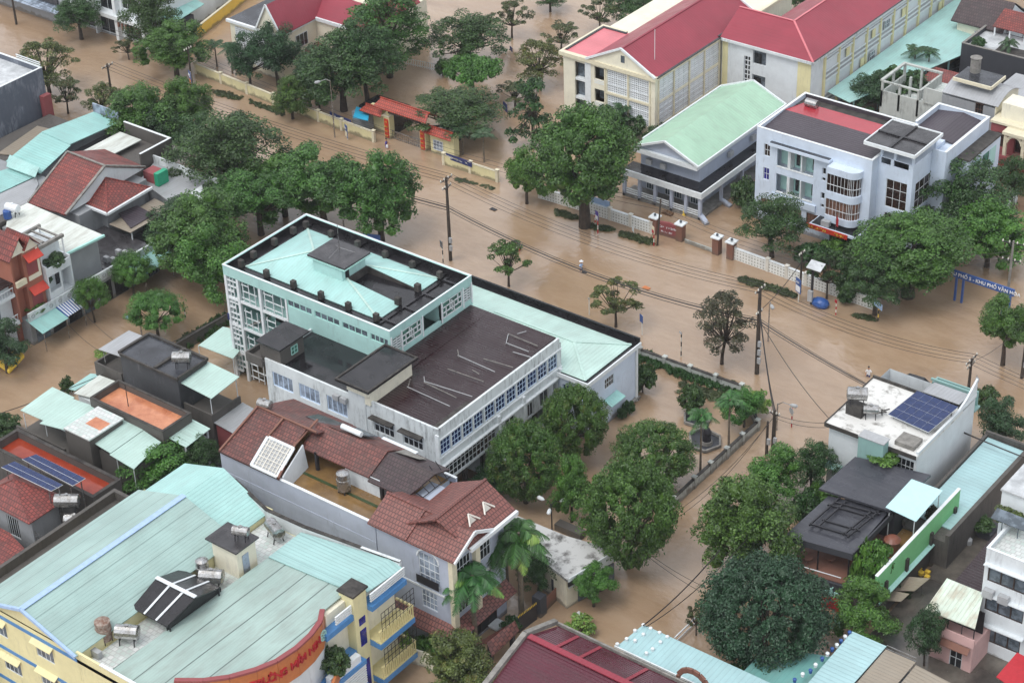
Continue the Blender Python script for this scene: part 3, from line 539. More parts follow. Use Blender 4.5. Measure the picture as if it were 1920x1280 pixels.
# ================================================================ schools beyond the street
def blockmat(name, pl, w, h, cm, ch, ms=.28):
    m, n, b = _m(name); t = N(n, 'ShaderNodeTexCoord'); s = N(n, 'ShaderNodeSeparateXYZ'); c = N(n, 'ShaderNodeCombineXYZ'); n.links.new(t.outputs['Object'], s.inputs[0])
    n.links.new(s.outputs[0 if pl == 'y' else 1], c.inputs[0]); n.links.new(s.outputs[2], c.inputs[1])
    br = N(n, 'ShaderNodeTexBrick'); br.offset = 0; n.links.new(c.outputs[0], br.inputs['Vector'])
    for k, v in (('Color1', ch), ('Color2', ch), ('Mortar', cm)): br.inputs[k].default_value = (*lin(v), 1)
    br.inputs['Scale'].default_value = 1; br.inputs['Mortar Size'].default_value = ms*min(w, h); br.inputs['Brick Width'].default_value = w; br.inputs['Row Height'].default_value = h; br.inputs['Mortar Smooth'].default_value = .1
    g = ramp(n, noise(n, coords(n), .6, 5), .5, .75, 0, .3); n.links.new(mix(n, g, br.outputs['Color'], (.25, .25, .24)), b.inputs['Base Color']); b.inputs['Roughness'].default_value = .7
    bump(n, b, br.outputs['Fac'], .6, .08); MT[name] = m
blockmat('block_y', 'y', .3, .3, '#dde2e6', '#70777e', .26); blockmat('block_x', 'x', .3, .3, '#e2e5e8', '#a3a9ae', .27); blockmat('block_wall_y', 'y', .42, .42, '#dfe0dc', '#a3a198', .28)
blockmat('block_wall_cream', 'y', .8, .5, '#ddd9c6', '#b5ae98', .15)
t = thing('school_block', 'three storey cream school with crimson gabled roof and white breeze block panels', 'building', (-21, 60))
x0, x1, y0, y1, ze = -29.0, -13.9, 49.9, 85, 10
holes = [(-27.1, -25.4, 1.0, 9.0), (-23.8, -22.2, 7.2, 9.1), (-23.8, -22.2, 3.9, 5.8), (-23.8, -22.2, .6, 2.4), (-21.7, -18.35, 5.9, 9.2), (-18.1, -14.8, 5.9, 9.2), (-21.7, -18.35, 2.4, 5.5), (-18.1, -14.8, 2.4, 5.5)]
hx = []
for i in range(4): a = 50.9+i*3.75; hx += [(a, a+3.5, 6.1, 9.3), (a, a+3.5, 2.6, 5.7)]
m = MB(); m.box(x0, x1, y0, y1, -.2, 9.5, skip='y- x+'); facade(m, 'y', y0, x0, x1, -.2, 9.5, holes, .3); facade(m, 'x', x1, y0, y1, -.2, 9.5, hx, .2); m.build('wall', 'cream_wall', t, fix=False)
for h in holes[4:]:
    m = MB(); pbox(m, 'y', y0, h[0], h[1], h[2], h[3], .12, .2); o = m.build('breeze_block_panel', 'block_y', t); m = MB()
    for k in (1, 2): pbox(m, 'y', y0, h[0], h[1], h[2]+(h[3]-h[2])*k/3-.05, h[2]+(h[3]-h[2])*k/3+.05, .05, .119)
    pbox(m, 'y', y0, (h[0]+h[1])/2-.05, (h[0]+h[1])/2+.05, h[2], h[3], .06, .118); m.build('panel_bar', 'trim_white', o)
for h in hx:
    m = MB(); pbox(m, 'x', x1, h[0], h[1], h[2], h[3], .1, .2); o = m.build('breeze_block_panel', 'block_x', t); m = MB()
    for k in (1, 2, 3): pbox(m, 'x', x1, h[0], h[1], h[2]+(h[3]-h[2])*k/4-.05, h[2]+(h[3]-h[2])*k/4+.05, .03, .099)
    for k in (1, 2): pbox(m, 'x', x1, h[0]+(h[1]-h[0])*k/3-.04, h[0]+(h[1]-h[0])*k/3+.04, h[2], h[3], .04, .098)
    m.build('panel_bar', 'trim_white', o)
m = MB(); pbox(m, 'y', y0, -27.1, -25.4, 1, 9, .8, .9)
o = m.build('stair_opening', 'glass_grey', t); m = MB()
for z in (3.4, 6.2): pbox(m, 'y', y0, -27.1, -25.4, z, z+.35, .1, .79)
m.box(-25.35, -24.4, y0-.05, y0-.002, .5, 9.4); m.build('landing', 'trim_white', o)
for h in holes[1:4]: m = MB(); pbox(m, 'y', y0, *h, 1.2, 1.3); o = m.build('balcony_opening', 'glass_grey', t); m = MB(); [pbox(m, 'y', y0, h[0], h[1], h[2]-.55+k*.22, h[2]-.45+k*.22, -.03, .06) for k in range(3)]; m.build('railing', 'trim_white', o)
m = MB(); m.box(x0-.5, x1+.3, y0-.4, y0+.3, 9.5, 10.05); m.box(x1-.1, x1+.3, y0+.3, y1, 9.5, 9.95); m.box(x0-.5, x0-.1, y0+.3, 60, 9.5, 10.05); m.box(x0-.1, -25.3, 59.6, 60, 9.5, 10.05)
for x in (-22.0, -18.22, -14.7): m.box(x-.12, x+.12, y0-.12, y0-.002, 0, 9.45)
m.box(-22, -14.5, y0-.14, y0-.122, 5.6, 5.85); m.build('cornice', 'trim_cream', t)
for y in [50.7+3.75*i for i in range(5)]: m = MB(); m.box(x1+.002, x1+.14, y-.12, y+.08, 0, 9.45); m.build('pilaster', 'trim_cream', t)
m = MB(); m.slab([(x0-.1, y0+.3, 9.98), (-24.6, y0+.3, 9.98), (-24.6, 59.6, 9.98), (x0-.1, 59.6, 9.98)], .1); m.build('annex_roof', 'pink_y', t)
m = MB(); m.box(x0-.1, x0+.25, y0+.6, 59.5, 9.99, 10.1); m.box(x0+.25, -25, 59.1, 59.5, 9.99, 10.1); m.build('roof_gutter', 'roof_black', t)
rx, rh = -19.2, 2.9; xl, xr = -24.8, -13.75
m = MB(); m.slab([(xl, y0-.3, ze), (rx, y0-.3, ze+rh), (rx, 75, ze+rh), (xl, 75, ze)], .12); m.slab([(rx, y0-.3, ze+rh), (xr, y0-.3, ze), (xr, 75, ze), (rx, 75, ze+rh)], .12); m.build('roof', 'red_y', t)
m = MB(); m.vslab([(xl, y0-.15, ze+.02), (rx, y0-.15, ze+rh-.14), (xr, y0-.15, ze+.02)], (0, .3, 0)); m.vslab([(xl, 74.6, ze+.02), (rx, 74.6, ze+rh-.14), (xr, 74.6, ze+.02)], (0, .3, 0)); o = m.build('gable_wall', 'cream_wall', t)
m = MB(); m.box(-19.3, -18.7, y0-.2, y0-.16, 10.9, 11.9); m.build('vent', 'glass_grey', o)
for yy in (y0-.35, 74.95):
    m = MB(); m.bar((xl-.2, yy, ze+.05), (rx, yy, ze+rh+.08), .24, .3); m.bar((rx, yy, ze+rh+.08), (xr+.1, yy, ze+.05), .24, .3); m.build('barge_board', 'trim_white', o)
m = MB(); m.box(xr-.05, xr+.3, y0, 75, 9.9, 10.02); m.build('roof_gutter', 'roof_black', t); m = MB(); m.bar((rx, y0, ze+rh+.03), (rx, 74.9, ze+rh+.03), .3, .08); m.build('ridge_cap', 'red_x', t)
m = MB(); m.tube([(-15.8, 52.6, 11.0), (-15.8, 52.6, 15.5)], .04, 5); m.build('lightning_rod', 'trim_white', t)
# second school block, an L with hipped crimson roof
t = thing('school_block', 'long white school with hipped crimson roof and yellow pilasters behind the pale green hall', 'building', (-4, 85))
yF, xF, yE = 65.9, .5, 128
h2 = [(-8.6, -6.5, 7.2, 9.2), (-8.6, -6.5, 3.8, 5.6), (-10.0, -9.0, 3.8, 8.0)]
m = MB(); m.box(-13.6, xF, yF, 74.5, 0, 9.6, skip='y- x+'); facade(m, 'y', yF, -13.6, xF, 0, 9.6, h2, .4); m.box(-10, xF, 74.5, yE, 0, 9.6, skip='x+ y-'); facade(m, 'x', xF, yF, yE, 0, 9.6, [], .1); m.build('wall', 'white_wall', t, fix=False)
for h in h2[:2]: m = MB(); pbox(m, 'y', yF, *h, .38, .42); o = m.build('window', 'glass_grey', t); m = MB(); pbox(m, 'y', yF, h[0]+.1, h[1]-.9, h[2], h[3]-.5, .3, .379); m.build('pane', 'glass_dark', o)
window(t, 'y', yF, h2[2], 2, 6, 'frame_white', 'glass_dark', .3, .08, .15)
m = MB(); m.box(-1.5, xF+.05, yF-.05, yF-.002, 0, 9.6); m.box(-13.5, -12.6, yF-.05, yF-.002, 0, 9.6); m.build('corner_panel', 'yellow_wall', t)
lv = MB(); pz = 0
for k in range(13): y = 69.4+k*3.85; m = MB(); m.box(xF+.002, xF+.3, y-.16, y+.16, 0, 9.6); m.build('pilaster', 'yellow_wall', t)
for k in range(13):
    a, b_ = 69.56+k*3.85-(3.85 if k == 0 else 0)*0, 69.24+(k+1)*3.85; m = MB(); d = MB()
    for z in (1.9, 2.6, 3.3, 5.3, 6.0, 6.7, 8.3, 8.8, 9.25):
        m.box(xF+.1, xF+.2, a, b_, z, z+.22)
    o = m.build('louvre', 'trim_white', t)
    for z, zz in ((2.12, 2.6), (5.52, 6.0), (6.22, 6.7), (8.52, 8.8)): d.box(xF+.02, xF+.06, a, b_, z, zz)
    d.build('shadow_gap', 'plastic_grey', o)
    if k in (1, 2, 3, 5, 7, 8, 10): yc = a+1.2+(k % 3)*.5; zb = 7 if k % 2 else 3.7; m = MB(); m.box(xF+.21, xF+.3, yc, yc+.9, zb, zb+1.25); m.build('shutter', 'yellow_wall', t)
    if k in (3, 4): window(t, 'x', xF, (a+.9, a+2.4, 3.6 if k == 3 else 7.0, 4.9 if k == 3 else 8.3), 3, 2, 'frame_white', 'glass_grey', -.22)
m = MB(); ze = 10
xr2, yr = -5.0, 70.4; A = (xF+.5, yF-.4, ze); hh = 2.7
m.slab([(-13.7, yF-.4, ze), A, (xr2, yr, ze+hh), (-13.7, yr, ze+hh)]); m.slab([A, (xF+.5, yE, ze), (xr2, yE, ze+hh), (xr2, yr, ze+hh)])
m.slab([(-13.7, yr, ze+hh), (xr2, yr, ze+hh), (-10.3, 74.9, ze), (-13.7, 74.9, ze)]); m.slab([(-10.3, 74.9, ze), (xr2, yr, ze+hh), (xr2, yE, ze+hh), (-10.3, yE, ze)]); m.build('roof', 'red_y', t)
for a, b_ in ((A, (xr2, yr, ze+hh)), ((xr2, yr, ze+hh), (xr2, yE, ze+hh)), ((-13.7, yr, ze+hh), (xr2, yr, ze+hh))): m = MB(); m.bar(Vector(a)+Vector((0, 0, .03)), Vector(b_)+Vector((0, 0, .03)), .28, .06); m.build('ridge_cap', 'pink_y', t)
m = MB(); m.box(-13.6, xF+.6, yF-.55, yF-.2, 9.6, 9.98); m.box(xF+.3, xF+.65, yF-.2, yE, 9.6, 9.98); m.build('fascia', 'white_dirty', t); m = MB(); m.box(-14.1, -13.75, 65.3, 75.2, 9.85, 10.15); m.box(-13.75, -10.3, 74.9, 75.2, 9.85, 10.15); m.box(xF+.5, xF+.67, yF-.2, yE, 9.985, 10.06); m.build('roof_gutter', 'roof_black', t)
m = MB(); m.box(xF-8, xF+2.0, yE, yE+25, 0, 9); m.build('end_block', 'white_wall', t)
m = MB(); m.box(xF+.005, xF+.12, 124, yE, 0, 9.6); m.build('end_wall', 'white_wall', t)
# canopy of the school on its far side
t = thing('walkway_canopy', 'long mint sheet canopy running beside the yellow-pilastered school wall', 'canopy', (6, 80))
m = MB(); m.slab([(1.0, 70.0, 3.9), (4.6, 69.8, 3.3), (10.5, 93, 3.3), (10.5, 111, 3.3), (1.0, 111, 3.9)], .1); m.build('roof_sheet', 'mint_x', t)
m = MB(); m.box(1.2, 10.2, 109, 110.8, -.3, 3.2); [m.box(4.4+i*1.2, 4.6+i*1.2, 71+i*4.6, 71.2+i*4.6, -.2, 3.25) for i in range(5)]; m.build('support_wall', 'teal_grey', t)
# ---------------------------------------------------------------- pale green hall
t = thing('assembly_hall', 'single storey hall with pale green gabled roof above a flat black-topped veranda', 'building', (-3, 46))
x0, x1, y0, y1 = -8.9, 1.0, 37.3, 58.5
m = MB(); m.box(-8.4, .6, 38.6, 58.5, 0, 6.3); m.build('wall', 'lav_wall', t)
m = MB(); m.box(x0+.1, x1, y0+.05, y1, 6.0, 6.6); o = m.build('eave_band', 'trim_white', t)
rx = -3.95
m = MB(); m.slab([(x0, y0, 6.6), (rx, y0, 8.75), (rx, y1, 8.75), (x0, y1, 6.6)], .1); m.slab([(rx, y0, 8.75), (x1+.1, y0, 6.6), (x1+.1, y1, 6.6), (rx, y1, 8.75)], .1); m.build('roof', 'green_y', t)
m = MB(); m.vslab([(x0+.2, y0+.5, 6.6), (rx, y0+.5, 8.6), (x1-.1, y0+.5, 6.6)], (0, .2, 0)); m.build('gable_wall', 'lav_wall', t)
for yy in (y0, y1): m = MB(); m.bar((x0-.1, yy, 6.65), (rx, yy, 8.8), .22, .28); m.bar((rx, yy, 8.8), (x1+.2, yy, 6.65), .22, .28); m.build('barge_board', 'trim_white', t)
m = MB(); m.bar((x1+.15, y0, 6.62), (x1+.15, y1, 6.62), .2, .25); m.bar((x0-.1, y0+2.6, 6.66), (x0-.1, y1, 6.66), .2, .2); m.build('eave_trim', 'trim_white', t)
sx0, sx1, sy0 = -9.6, 2.6, 35.9; zs = 3.8
m = MB(); m.box(sx0, sx1, sy0, 38.58, zs-.35, zs); m.box(.62, sx1, 38.58, 58, zs-.35, zs); m.build('veranda_roof', 'roof_black', t)
m = MB(); m.box(sx0, sx1+.15, sy0-.18, sy0-.002, zs-.6, zs+.25); m.box(sx1+.002, sx1+.18, sy0, 58, zs-.6, zs+.25); m.build('veranda_fascia', 'trim_white', t)
for x in (-9.3, -6.9, -4.5, -2.0, .2, 2.3): m = MB(); m.box(x-.2, x+.2, sy0+.1, sy0+.5, -.2, zs-.36); m.build('column', 'lav_wall', t)
for y in (41, 46, 51, 56): m = MB(); m.box(2.1, 2.45, y, y+.35, -.2, zs-.36); m.slab([(2.45, y, .8), (3.8, y-.2, .25), (3.8, y+.5, .25), (2.45, y+.4, .8)], .5); m.build('column', 'lav_wall', t)
m = MB(); m.slab([(2.1, 36.2, .8), (3.7, 35.2, .3), (4, 35.8, .3), (2.4, 36.6, .8)], .5); m.build('buttress', 'lav_wall', t)
m = MB(); m.box(-9.5, 2.5, 36.0, 38.6, -.2, .35); m.box(.6, 2.5, 38.6, 58, -.2, .35); m.build('veranda_floor', 'concrete', t)
for a in range(5): x = -9.0+a*2.35; m = MB(); [m.box(x, x+1.9, sy0+.2, sy0+.3, z, z+.14) for z in (.5, .8, 1.1)]; m.build('railing', 'trim_white', t)
for x in (-7.5, -4.6, -3.2, -.7): window(t, 'y', 38.6, (x, x+1.2, .5, 2.6), 3, 2, 'frame_white', 'glass_grey', -.02)
for x in (-7.2, -5.0): m = MB(); m.box(x, x+.8, 37.9, 38.3, 4.4, 5.1); m.build('air_conditioner', 'plastic_grey', t)
for y in (45, 50.5): m = MB(); m.box(.7, 1.1, y, y+.9, 4.6, 5.3); m.build('air_conditioner', 'plastic_grey', t)
# ---------------------------------------------------------------- blue-white office
t = thing('office_building', 'three storey blue-white office with rounded glazed bay, half wet red and half dark roof', 'building', (15.7, 47))
x0, x1, y0, y1, zt = 7.7, 23.8, 40.4, 51.9, 12.9
hy = [(8.8, 9.65, 9.2, 10.9), (8.8, 9.65, 5.9, 7.6), (10.7, 15.9, 8.25, 10.85), (10.7, 15.9, 4.7, 7.3), (17.1, 17.6, 9.1, 10.0), (17.1, 17.6, 8.2, 8.7), (17.1, 17.6, 5.7, 6.6), (17.1, 17.6, 4.5, 5.0), (8.6, 10.4, 1.5, 3.3), (11.2, 14.5, 1.5, 3.2), (15.2, 17.4, 1.3, 3.2), (18.6, 22.6, .2, 2.8)]
m = MB(); m.box(x0, x1, y0, y1, -.2, 12.3, skip='y- t'); facade(m, 'y', y0, x0, x1, -.2, 12.3, hy, .25)
m.box(x0+.1, x1-.1, y0+1.3, y0+1.4, 0, 12); m.build('wall', 'bluewhite', t, fix=False)
for h in hy[:2]: window(t, 'y', y0, h, 2, 2, 'frame_white', 'glass_vio' if h[2] < 7 else 'glass_brown', .2)
for h in hy[2:4]:
    m = MB(); pbox(m, 'y', y0, h[0], h[1], h[2], h[3], 1.1, 1.2); o = m.build('balcony_recess', 'mint_wall', t); m = MB()
    for x in (12.25, 12.45, 14.1): pbox(m, 'y', y0, x, x+.16, h[2], h[3], -.02, 1.09)
    pbox(m, 'y', y0, h[0], h[1], h[2], h[2]+.12, -.05, .2); m.build('divider', 'trim_white', o); m = MB()
    for x in (11.7, 12.9, 13.6, 15.2): pbox(m, 'y', y0, x, x+.45, h[2]+.4, h[3]-.3, 1.0, 1.09)
    m.build('doorway', 'glass_dark', o)
for h in hy[4:8]: window(t, 'y', y0, h, 1, 1, 'frame_white', 'glass_dark', .2)
for h in hy[8:11]: window(t, 'y', y0, h, 4, 2, 'frame_brown', 'curtain', .2, .08, .08)
m = MB(); pbox(m, 'y', y0, 18.6, 22.6, .2, 2.8, 1.1, 1.2); o = m.build('entrance', 'glass_dark', t); m = MB(); [pbox(m, 'y', y0, x, x+.1, .2, 2.8, .5, .6) for x in (19.4, 20.4, 21.4)]; pbox(m, 'y', y0, 18.6, 22.6, 2.0, 2.1, .5, .6); m.build('door_frame', 'frame_white', o)
m = MB(); m.box(18.2, 23.2, y0-2.2, y0-.002, -.2, .25); m.box(18.6, 22.8, y0-2.6, y0-2.2, -.2, .1); m.build('entrance_step', 'concrete', t)
# raised frame round the balconies and the rounded bay
m = MB(); m.box(9.8, 18.4, y0-.7, y0-.002, 11.2, 11.6); m.box(10.2, 16.5, y0-.25, y0-.002, 3.6, 4.5); m.build('ledge', 'bluewhite', t); m = MB(); m.box(9.9, 18.3, y0-.6, y0-.1, 11.6, 11.66); m.build('ledge_top', 'roof_slate', t)
def bay(z0, z1, e, mat, name, par):
    a, b_ = 18.5, 22.6; P = [(a, y0), (a, y0-1.3-e)]; cx, cy, r = b_-1.2, y0-.1, 1.2+e
    P += [(cx+r*math.sin(k*math.pi/16), cy-r*math.cos(k*math.pi/16)) for k in range(9)]+[(b_+e, y0)]
    m = MB(); m.prism(P, z0, z1); return m.build(name, mat, par)
bb = bay(3.7, 4.6, .1, 'bluewhite', 'bay', t)
for z0, z1, k in ((4.6, 6.9, 1), (6.9, 7.9, 0), (7.9, 10.3, 1), (10.3, 11.2, 0)): bay(z0, z1, -.1 if k else .1, 'glass_brown' if k and z0 > 7 else 'curtain' if k else 'bluewhite', 'bay_glass' if k else 'bay_band', bb)
for z0, z1 in ((4.6, 6.9), (7.9, 10.3)):
    m = MB()
    for i in range(8): x = 18.5+i*.48; m.box(x-.02, x+.02, y0-1.24, y0-1.19, z0, z1)
    cx, cy = 21.4, y0-.1
    for k in range(1, 9): s_, c_ = math.sin(k*math.pi/16), math.cos(k*math.pi/16); m.box(cx+1.1*s_-.02, cx+1.1*s_+.03, cy-1.1*c_-.03, cy-1.1*c_+.02, z0, z1) if k % 2 else None
    zm = z0+(z1-z0)*.4; P = [(18.5, y0-1.27), (21.4, y0-1.27)]+[(cx+1.17*math.sin(k*math.pi/16), cy-1.17*math.cos(k*math.pi/16)) for k in range(1, 9)]
    for i in range(len(P)-1): m.bar((*P[i], zm), (*P[i+1], zm), .06)
    m.build('mullion', 'frame_white', bb)
m = MB(); m.box(17.0, 23.6, y0-2.4, y0-1.45, 3.0, 3.35); m.box(17.0, 23.6, y0-1.45, y0-.01, 3.0, 3.3); c = m.build('porch_roof', 'bluewhite', t); m = MB(); m.box(17.2, 23.4, y0-2.2, y0-.1, 3.36, 3.4); m.build('porch_deck', 'roof_black', c)
m = MB(); m.box(16.6, 22.4, y0-2.55, y0-2.42, 2.75, 3.35); b_ = m.build('banner', 'red_paint', t); text(b_, '~18', .45, (19.5, y0-2.56, 3.05), (1, 0, 0), (0, 0, 1), 'gold_text')
m = MB(); m.box(18.5, 19.6, y0-2.2, y0-1.6, 3.42, 4.1); m.build('air_conditioner', 'plastic_grey', t)
m = MB(); m.tube([(20.6, y0-2.2, 3.4), (20.6, y0-2.2, 5.6)], .04, 5); o = m.build('flag_pole', 'steel', t); m = MB(); m.vslab([(20.6, y0-2.2, 5.5), (21.0, y0-2.35, 5.1), (20.95, y0-2.3, 4.0), (20.62, y0-2.2, 4.0)], (0, .04, 0)); m.build('flag', 'cloth_red', o)
parapet(t, x0, x1, y0, y1, 12.3, 12.9, .25, 'bluewhite', sides='nwse', cap=.06)
m = MB(); m.box(x0+.25, x1-3, y1-.25-.001, y1-.24, 12.3, 12.9); m.slab([(x0+.25, y0+.25, 12.35), (x1-.2, y0+.25, 12.35), (x1-.2, y0+6.2, 12.75), (x0+.25, y0+6.2, 12.75)], .08); m.build('roof', 'dark_y', t)
m = MB(); m.slab([(x0+.25, y0+6.2, 12.75), (x1-.2, y0+6.2, 12.75), (x1-.2, y1-1.8, 12.5), (x0+1.0, y1-1.8, 12.5)], .08); m.build('roof_sheet', 'wet_red', t)
m = MB(); m.box(x0+.26, x1-.3, y1-2.5, y1-.26, 12.1, 12.36); m.build('roof_gutter', 'concrete_old', t)
m = MB(); [m.tube([(x0+1.6+i*.0, y1-2.4, 13.0), (x0+3.2, y1-2.4, 13.0)], .55, 12) for i in (0,)]; m.build('roof_tank', 'tank_white' if 'tank_white' in MT else 'steel', t, smooth=False)
m = MB(); m.box(x0+13.8, x0+14.9, y1-4.5, y1-3.9, 12.6, 13.3); m.build('air_conditioner', 'plastic_grey', t)
# stair box and right wing
m = MB(); m.box(x1+.002, 28.4, 42.0, 50, 0, 12.9, skip='y- x+'); facade(m, 'y', 42.0, x1+.002, 28.4, 0, 12.9, [(25.0, 27.8, 6.4, 10.2), (25.0, 27.8, 1.8, 5.6), (24.1, 25.4, 12.0, 12.85), (25.8, 27.8, 12.0, 12.85)], .2); facade(m, 'x', 28.4, 42, 50, 0, 12.9, [(43, 49, 6.2, 10), (43, 49, 1.5, 5.6)], .2); c = m.build('stair_block', 'bluewhite', t, fix=False)
window(c, 'y', 42.0, (25.0, 27.8, 6.4, 10.2), 3, 3, 'frame_white', 'glass_brown'); window(c, 'y', 42.0, (25.0, 27.8, 1.8, 5.6), 3, 3, 'frame_white', 'glass_brown'); window(c, 'x', 28.4, (43, 49, 6.2, 10), 5, 3, 'frame_white', 'glass_brown'); window(c, 'x', 28.4, (43, 49, 1.5, 5.6), 5, 3, 'frame_white', 'glass_brown')
for x, y in ((23.9, 42.1), (28.1, 42.1), (28.1, 47.6), (25.7, 42.1), (23.9, 47.6)): m = MB(); m.box(x, x+.28, y, y+.28, 12.9, 14.4); m.build('column', 'bluewhite', c)
m = MB(); m.box(22.2, 28.8, 41.2, 48.0, 14.4, 14.65); s_ = m.build('roof_slab', 'concrete_wet', c); m = MB(); m.box(22.1, 28.9, 41.05, 41.2, 14.35, 14.8); m.box(28.8, 28.95, 41.2, 48, 14.35, 14.8); m.box(22.1, 28.95, 48, 48.15, 14.35, 14.8); m.box(22.05, 22.2, 41.2, 48, 14.35, 14.8); m.build('slab_edge', 'trim_white', s_); m = MB(); m.box(25.3, 25.6, 41.2, 48, 14.65, 14.85); m.box(22.2, 25.3, 44.4, 44.7, 14.65, 14.85); m.box(25.6, 28.8, 44.4, 44.7, 14.65, 14.85); m.build('slab_beam', 'roof_black', s_)
x2, x3, y2, y3 = 28.41, 30.3, 46.6, 58.0
m = MB(); m.box(23.3, x3, 50.0, y3, 0, 12.4); m.box(28.41, x3, y2, 50, 0, 12.4); c = m.build('side_wing', 'bluewhite', t)
m = MB(); m.box(23.3, 23.5, 52, y3, 12.4, 13.2); m.box(23.5, x3, y3-.25, y3, 12.4, 13.2); m.box(x3-.25, x3, y2, y3-.25, 12.4, 13.2); m.box(28.45, x3-.25, y2, y2+.25, 12.4, 13.2); pp = m.build('parapet', 'bluewhite', c); m = MB(); m.box(23.25, 23.6, 52, y3+.05, 13.2, 13.26); m.box(23.6, x3+.05, y3-.3, y3+.05, 13.2, 13.26); m.box(x3-.3, x3+.05, y2-.05, y3-.3, 13.2, 13.26); m.build('coping', 'trim_white', pp)
m = MB(); m.slab([(23.5, 50.2, 12.45), (26.9, 50.2, 13.0), (26.9, y3-.3, 13.0), (23.5, y3-.3, 12.45)], .08); m.slab([(26.9, 50.2, 13.0), (30, 50.2, 12.45), (30, y3-.3, 12.45), (26.9, y3-.3, 13.0)], .08); m.build('roof', 'dark_x', c)
m = MB(); m.box(x3+.01, 32.0, 49.5, 58.0, 0, 11.2); c2 = m.build('side_annex', 'bluewhite', c); m = MB(); m.box(x3+.01, 32.1, 49.4, 58.1, 11.2, 11.4); m.build('annex_roof', 'concrete_old', c2)
for y, mt in ((51, 'mint_wall'), (53.3, 'glass_green'), (55.2, 'mint_wall')): m = MB(); m.box(32.0, 32.06, y, y+1.6, 8, 10.4); m.build('window', mt, c2)
# ================================================================ walls, gate and signs along the street
def gx(x, y, z=0): g = G(x, y, z); return g.x, g.y
def streetwall(name, label, cat, pts, h, mat, post=None, cap=None, t_=.22, capm='trim_cream', pm='trim_cream', z0=-.3, top=True):
    """free-standing wall through ground points (picture positions of its top edge at height h)"""
    P = [gx(x, y, h) for x, y in pts]; cx, cy = sum(p[0] for p in P)/len(P), sum(p[1] for p in P)/len(P); t = thing(name, label, cat, (cx, cy))
    for i in range(len(P)-1):
        a, b = Vector((*P[i], (z0+h)/2)), Vector((*P[i+1], (z0+h)/2)); m = MB(); m.bar(a, b, t_, h-z0); m.build('wall_panel', mat, t)
        if cap: c = MB(); c.bar((a.x, a.y, h+cap/2), (b.x, b.y, h+cap/2), t_+.12, cap); c.build('coping', capm, t)
        if post:
            L = (b-a).length; n = max(1, round(L/post)); d = (b-a)/n
            for k in range(n+(i == len(P)-2)): q = a+d*k; c = MB(); c.box(q.x-.2, q.x+.2, q.y-.2, q.y+.2, z0, h+.25); c.box(q.x-.27, q.x+.27, q.y-.27, q.y+.27, h+.25, h+.33); c.build('post', pm, t)
    return t
streetwall('boundary_wall', 'long pale yellow boundary wall on the far side of the flooded street', 'wall', [(366, 120), (512, 178), (640, 226), (700, 248)], 1.5, 'yellow_wall', 5, .1)
streetwall('boundary_wall', 'short pale yellow wall right of the red roofed school gate', 'wall', [(832, 290), (932, 322)], 1.5, 'yellow_wall', 4, .1)
w2 = streetwall('boundary_wall', 'white openwork block wall behind the big street tree', 'wall', [(1012, 352), (1105, 380), (1222, 418)], 1.5, 'block_wall_y', 3.2, .12, capm='trim_white', pm='post_white')
w3 = streetwall('boundary_wall', 'white honeycomb block wall right of the brick gate pillars', 'wall', [(1376, 465), (1440, 488), (1512, 515), (1640, 560)], 1.5, 'block_wall_y', 3.4, .12, capm='trim_white', pm='post_white')
streetwall('boundary_wall', 'bright yellow wall running away between the shops and the pale school house', 'wall', [(352, 65), (432, 2), (500, -55)], 1.9, 'yellow_strong', None, .1)
gw = streetwall('garden_wall', 'stained grey wall round the flooded garden with black-capped posts', 'wall', [(1200, 655), (1391, 723), (1421, 790), (1302, 897), (1262, 935)], 1.15, 'garden_wall', 3.4, .1, capm='concrete_old', pm='garden_wall')
streetwall('side_wall', 'dark wall between the side street and the mint lattice building', 'wall', [(330, 645), (425, 590)], 1.4, 'soot_shade_wall', None, .12, capm='concrete_old')
# letters on the walls
def banner(name, label, p, q, h, mat, txt=None, tm='cloth_white', size=.5, top=1.4):
    a, b = Vector((*gx(*p, top), 0)), Vector((*gx(*q, top), 0)); t = MB(); d = (b-a).normalized(); nrm = Vector((d.y, -d.x, 0)); t.vslab([(a.x, a.y, top-h), (b.x, b.y, top-h), (b.x, b.y, top), (a.x, a.y, top)], nrm*-.06); o = t.build(name, mat); tag(o, label, 'banner')
    if txt: c = (a+b)/2+nrm*.03; text(o, txt, size, (c.x, c.y, top-h/2), d, (0, 0, 1), tm)
    return o
banner('wall_banner', 'dark blue banner with white lettering on the yellow wall right of the gate', (836, 287), (884, 304), .8, 'navy', '~16', size=.34, top=1.9)
banner('wall_banner', 'dark blue banner on the yellow wall left of the gate', (618, 209), (658, 226), .8, 'navy', '~13', size=.32, top=1.9)
# school gate with tiled roofs
t = thing('school_gate', 'pale yellow school gate with red tiled canopy roofs and red couplet boards', 'gate', gx(760, 280))
gy = gx(735, 262)[1]; 
L1 = OY(728, 262, gy).x; R1 = OY(795, 285, gy).x; L0 = OY(690, 235, gy).x; R2 = OY(838, 290, gy).x
for x in (L1, R1):
    m = MB(); m.box(x-.5, x+.5, gy-.1, gy+.9, -.2, 3.4); p = m.build('gate_pillar', 'yellow_wall', t); m = MB(); m.box(x-.36, x+.36, gy-.2, gy-.102, .2, 3.0); c = m.build('couplet_board', 'red_paint', p)
    for k, s_ in enumerate(('~2', '~3', '~2', '~3')): text(c, s_, .3, (x, gy-.22, 2.6-k*.7), (1, 0, 0), (0, 0, 1), 'gold_text')
    m = MB(); m.box(x-.65, x+.65, gy-.3, gy+1.0, 3.4, 3.5); m.build('pillar_cap', 'trim_cream', p)
    m = MB(); m.box(x-.25, x+.25, gy+.2, gy+.6, 3.5, 4.9); m.build('upper_post', 'yellow_wall', p)
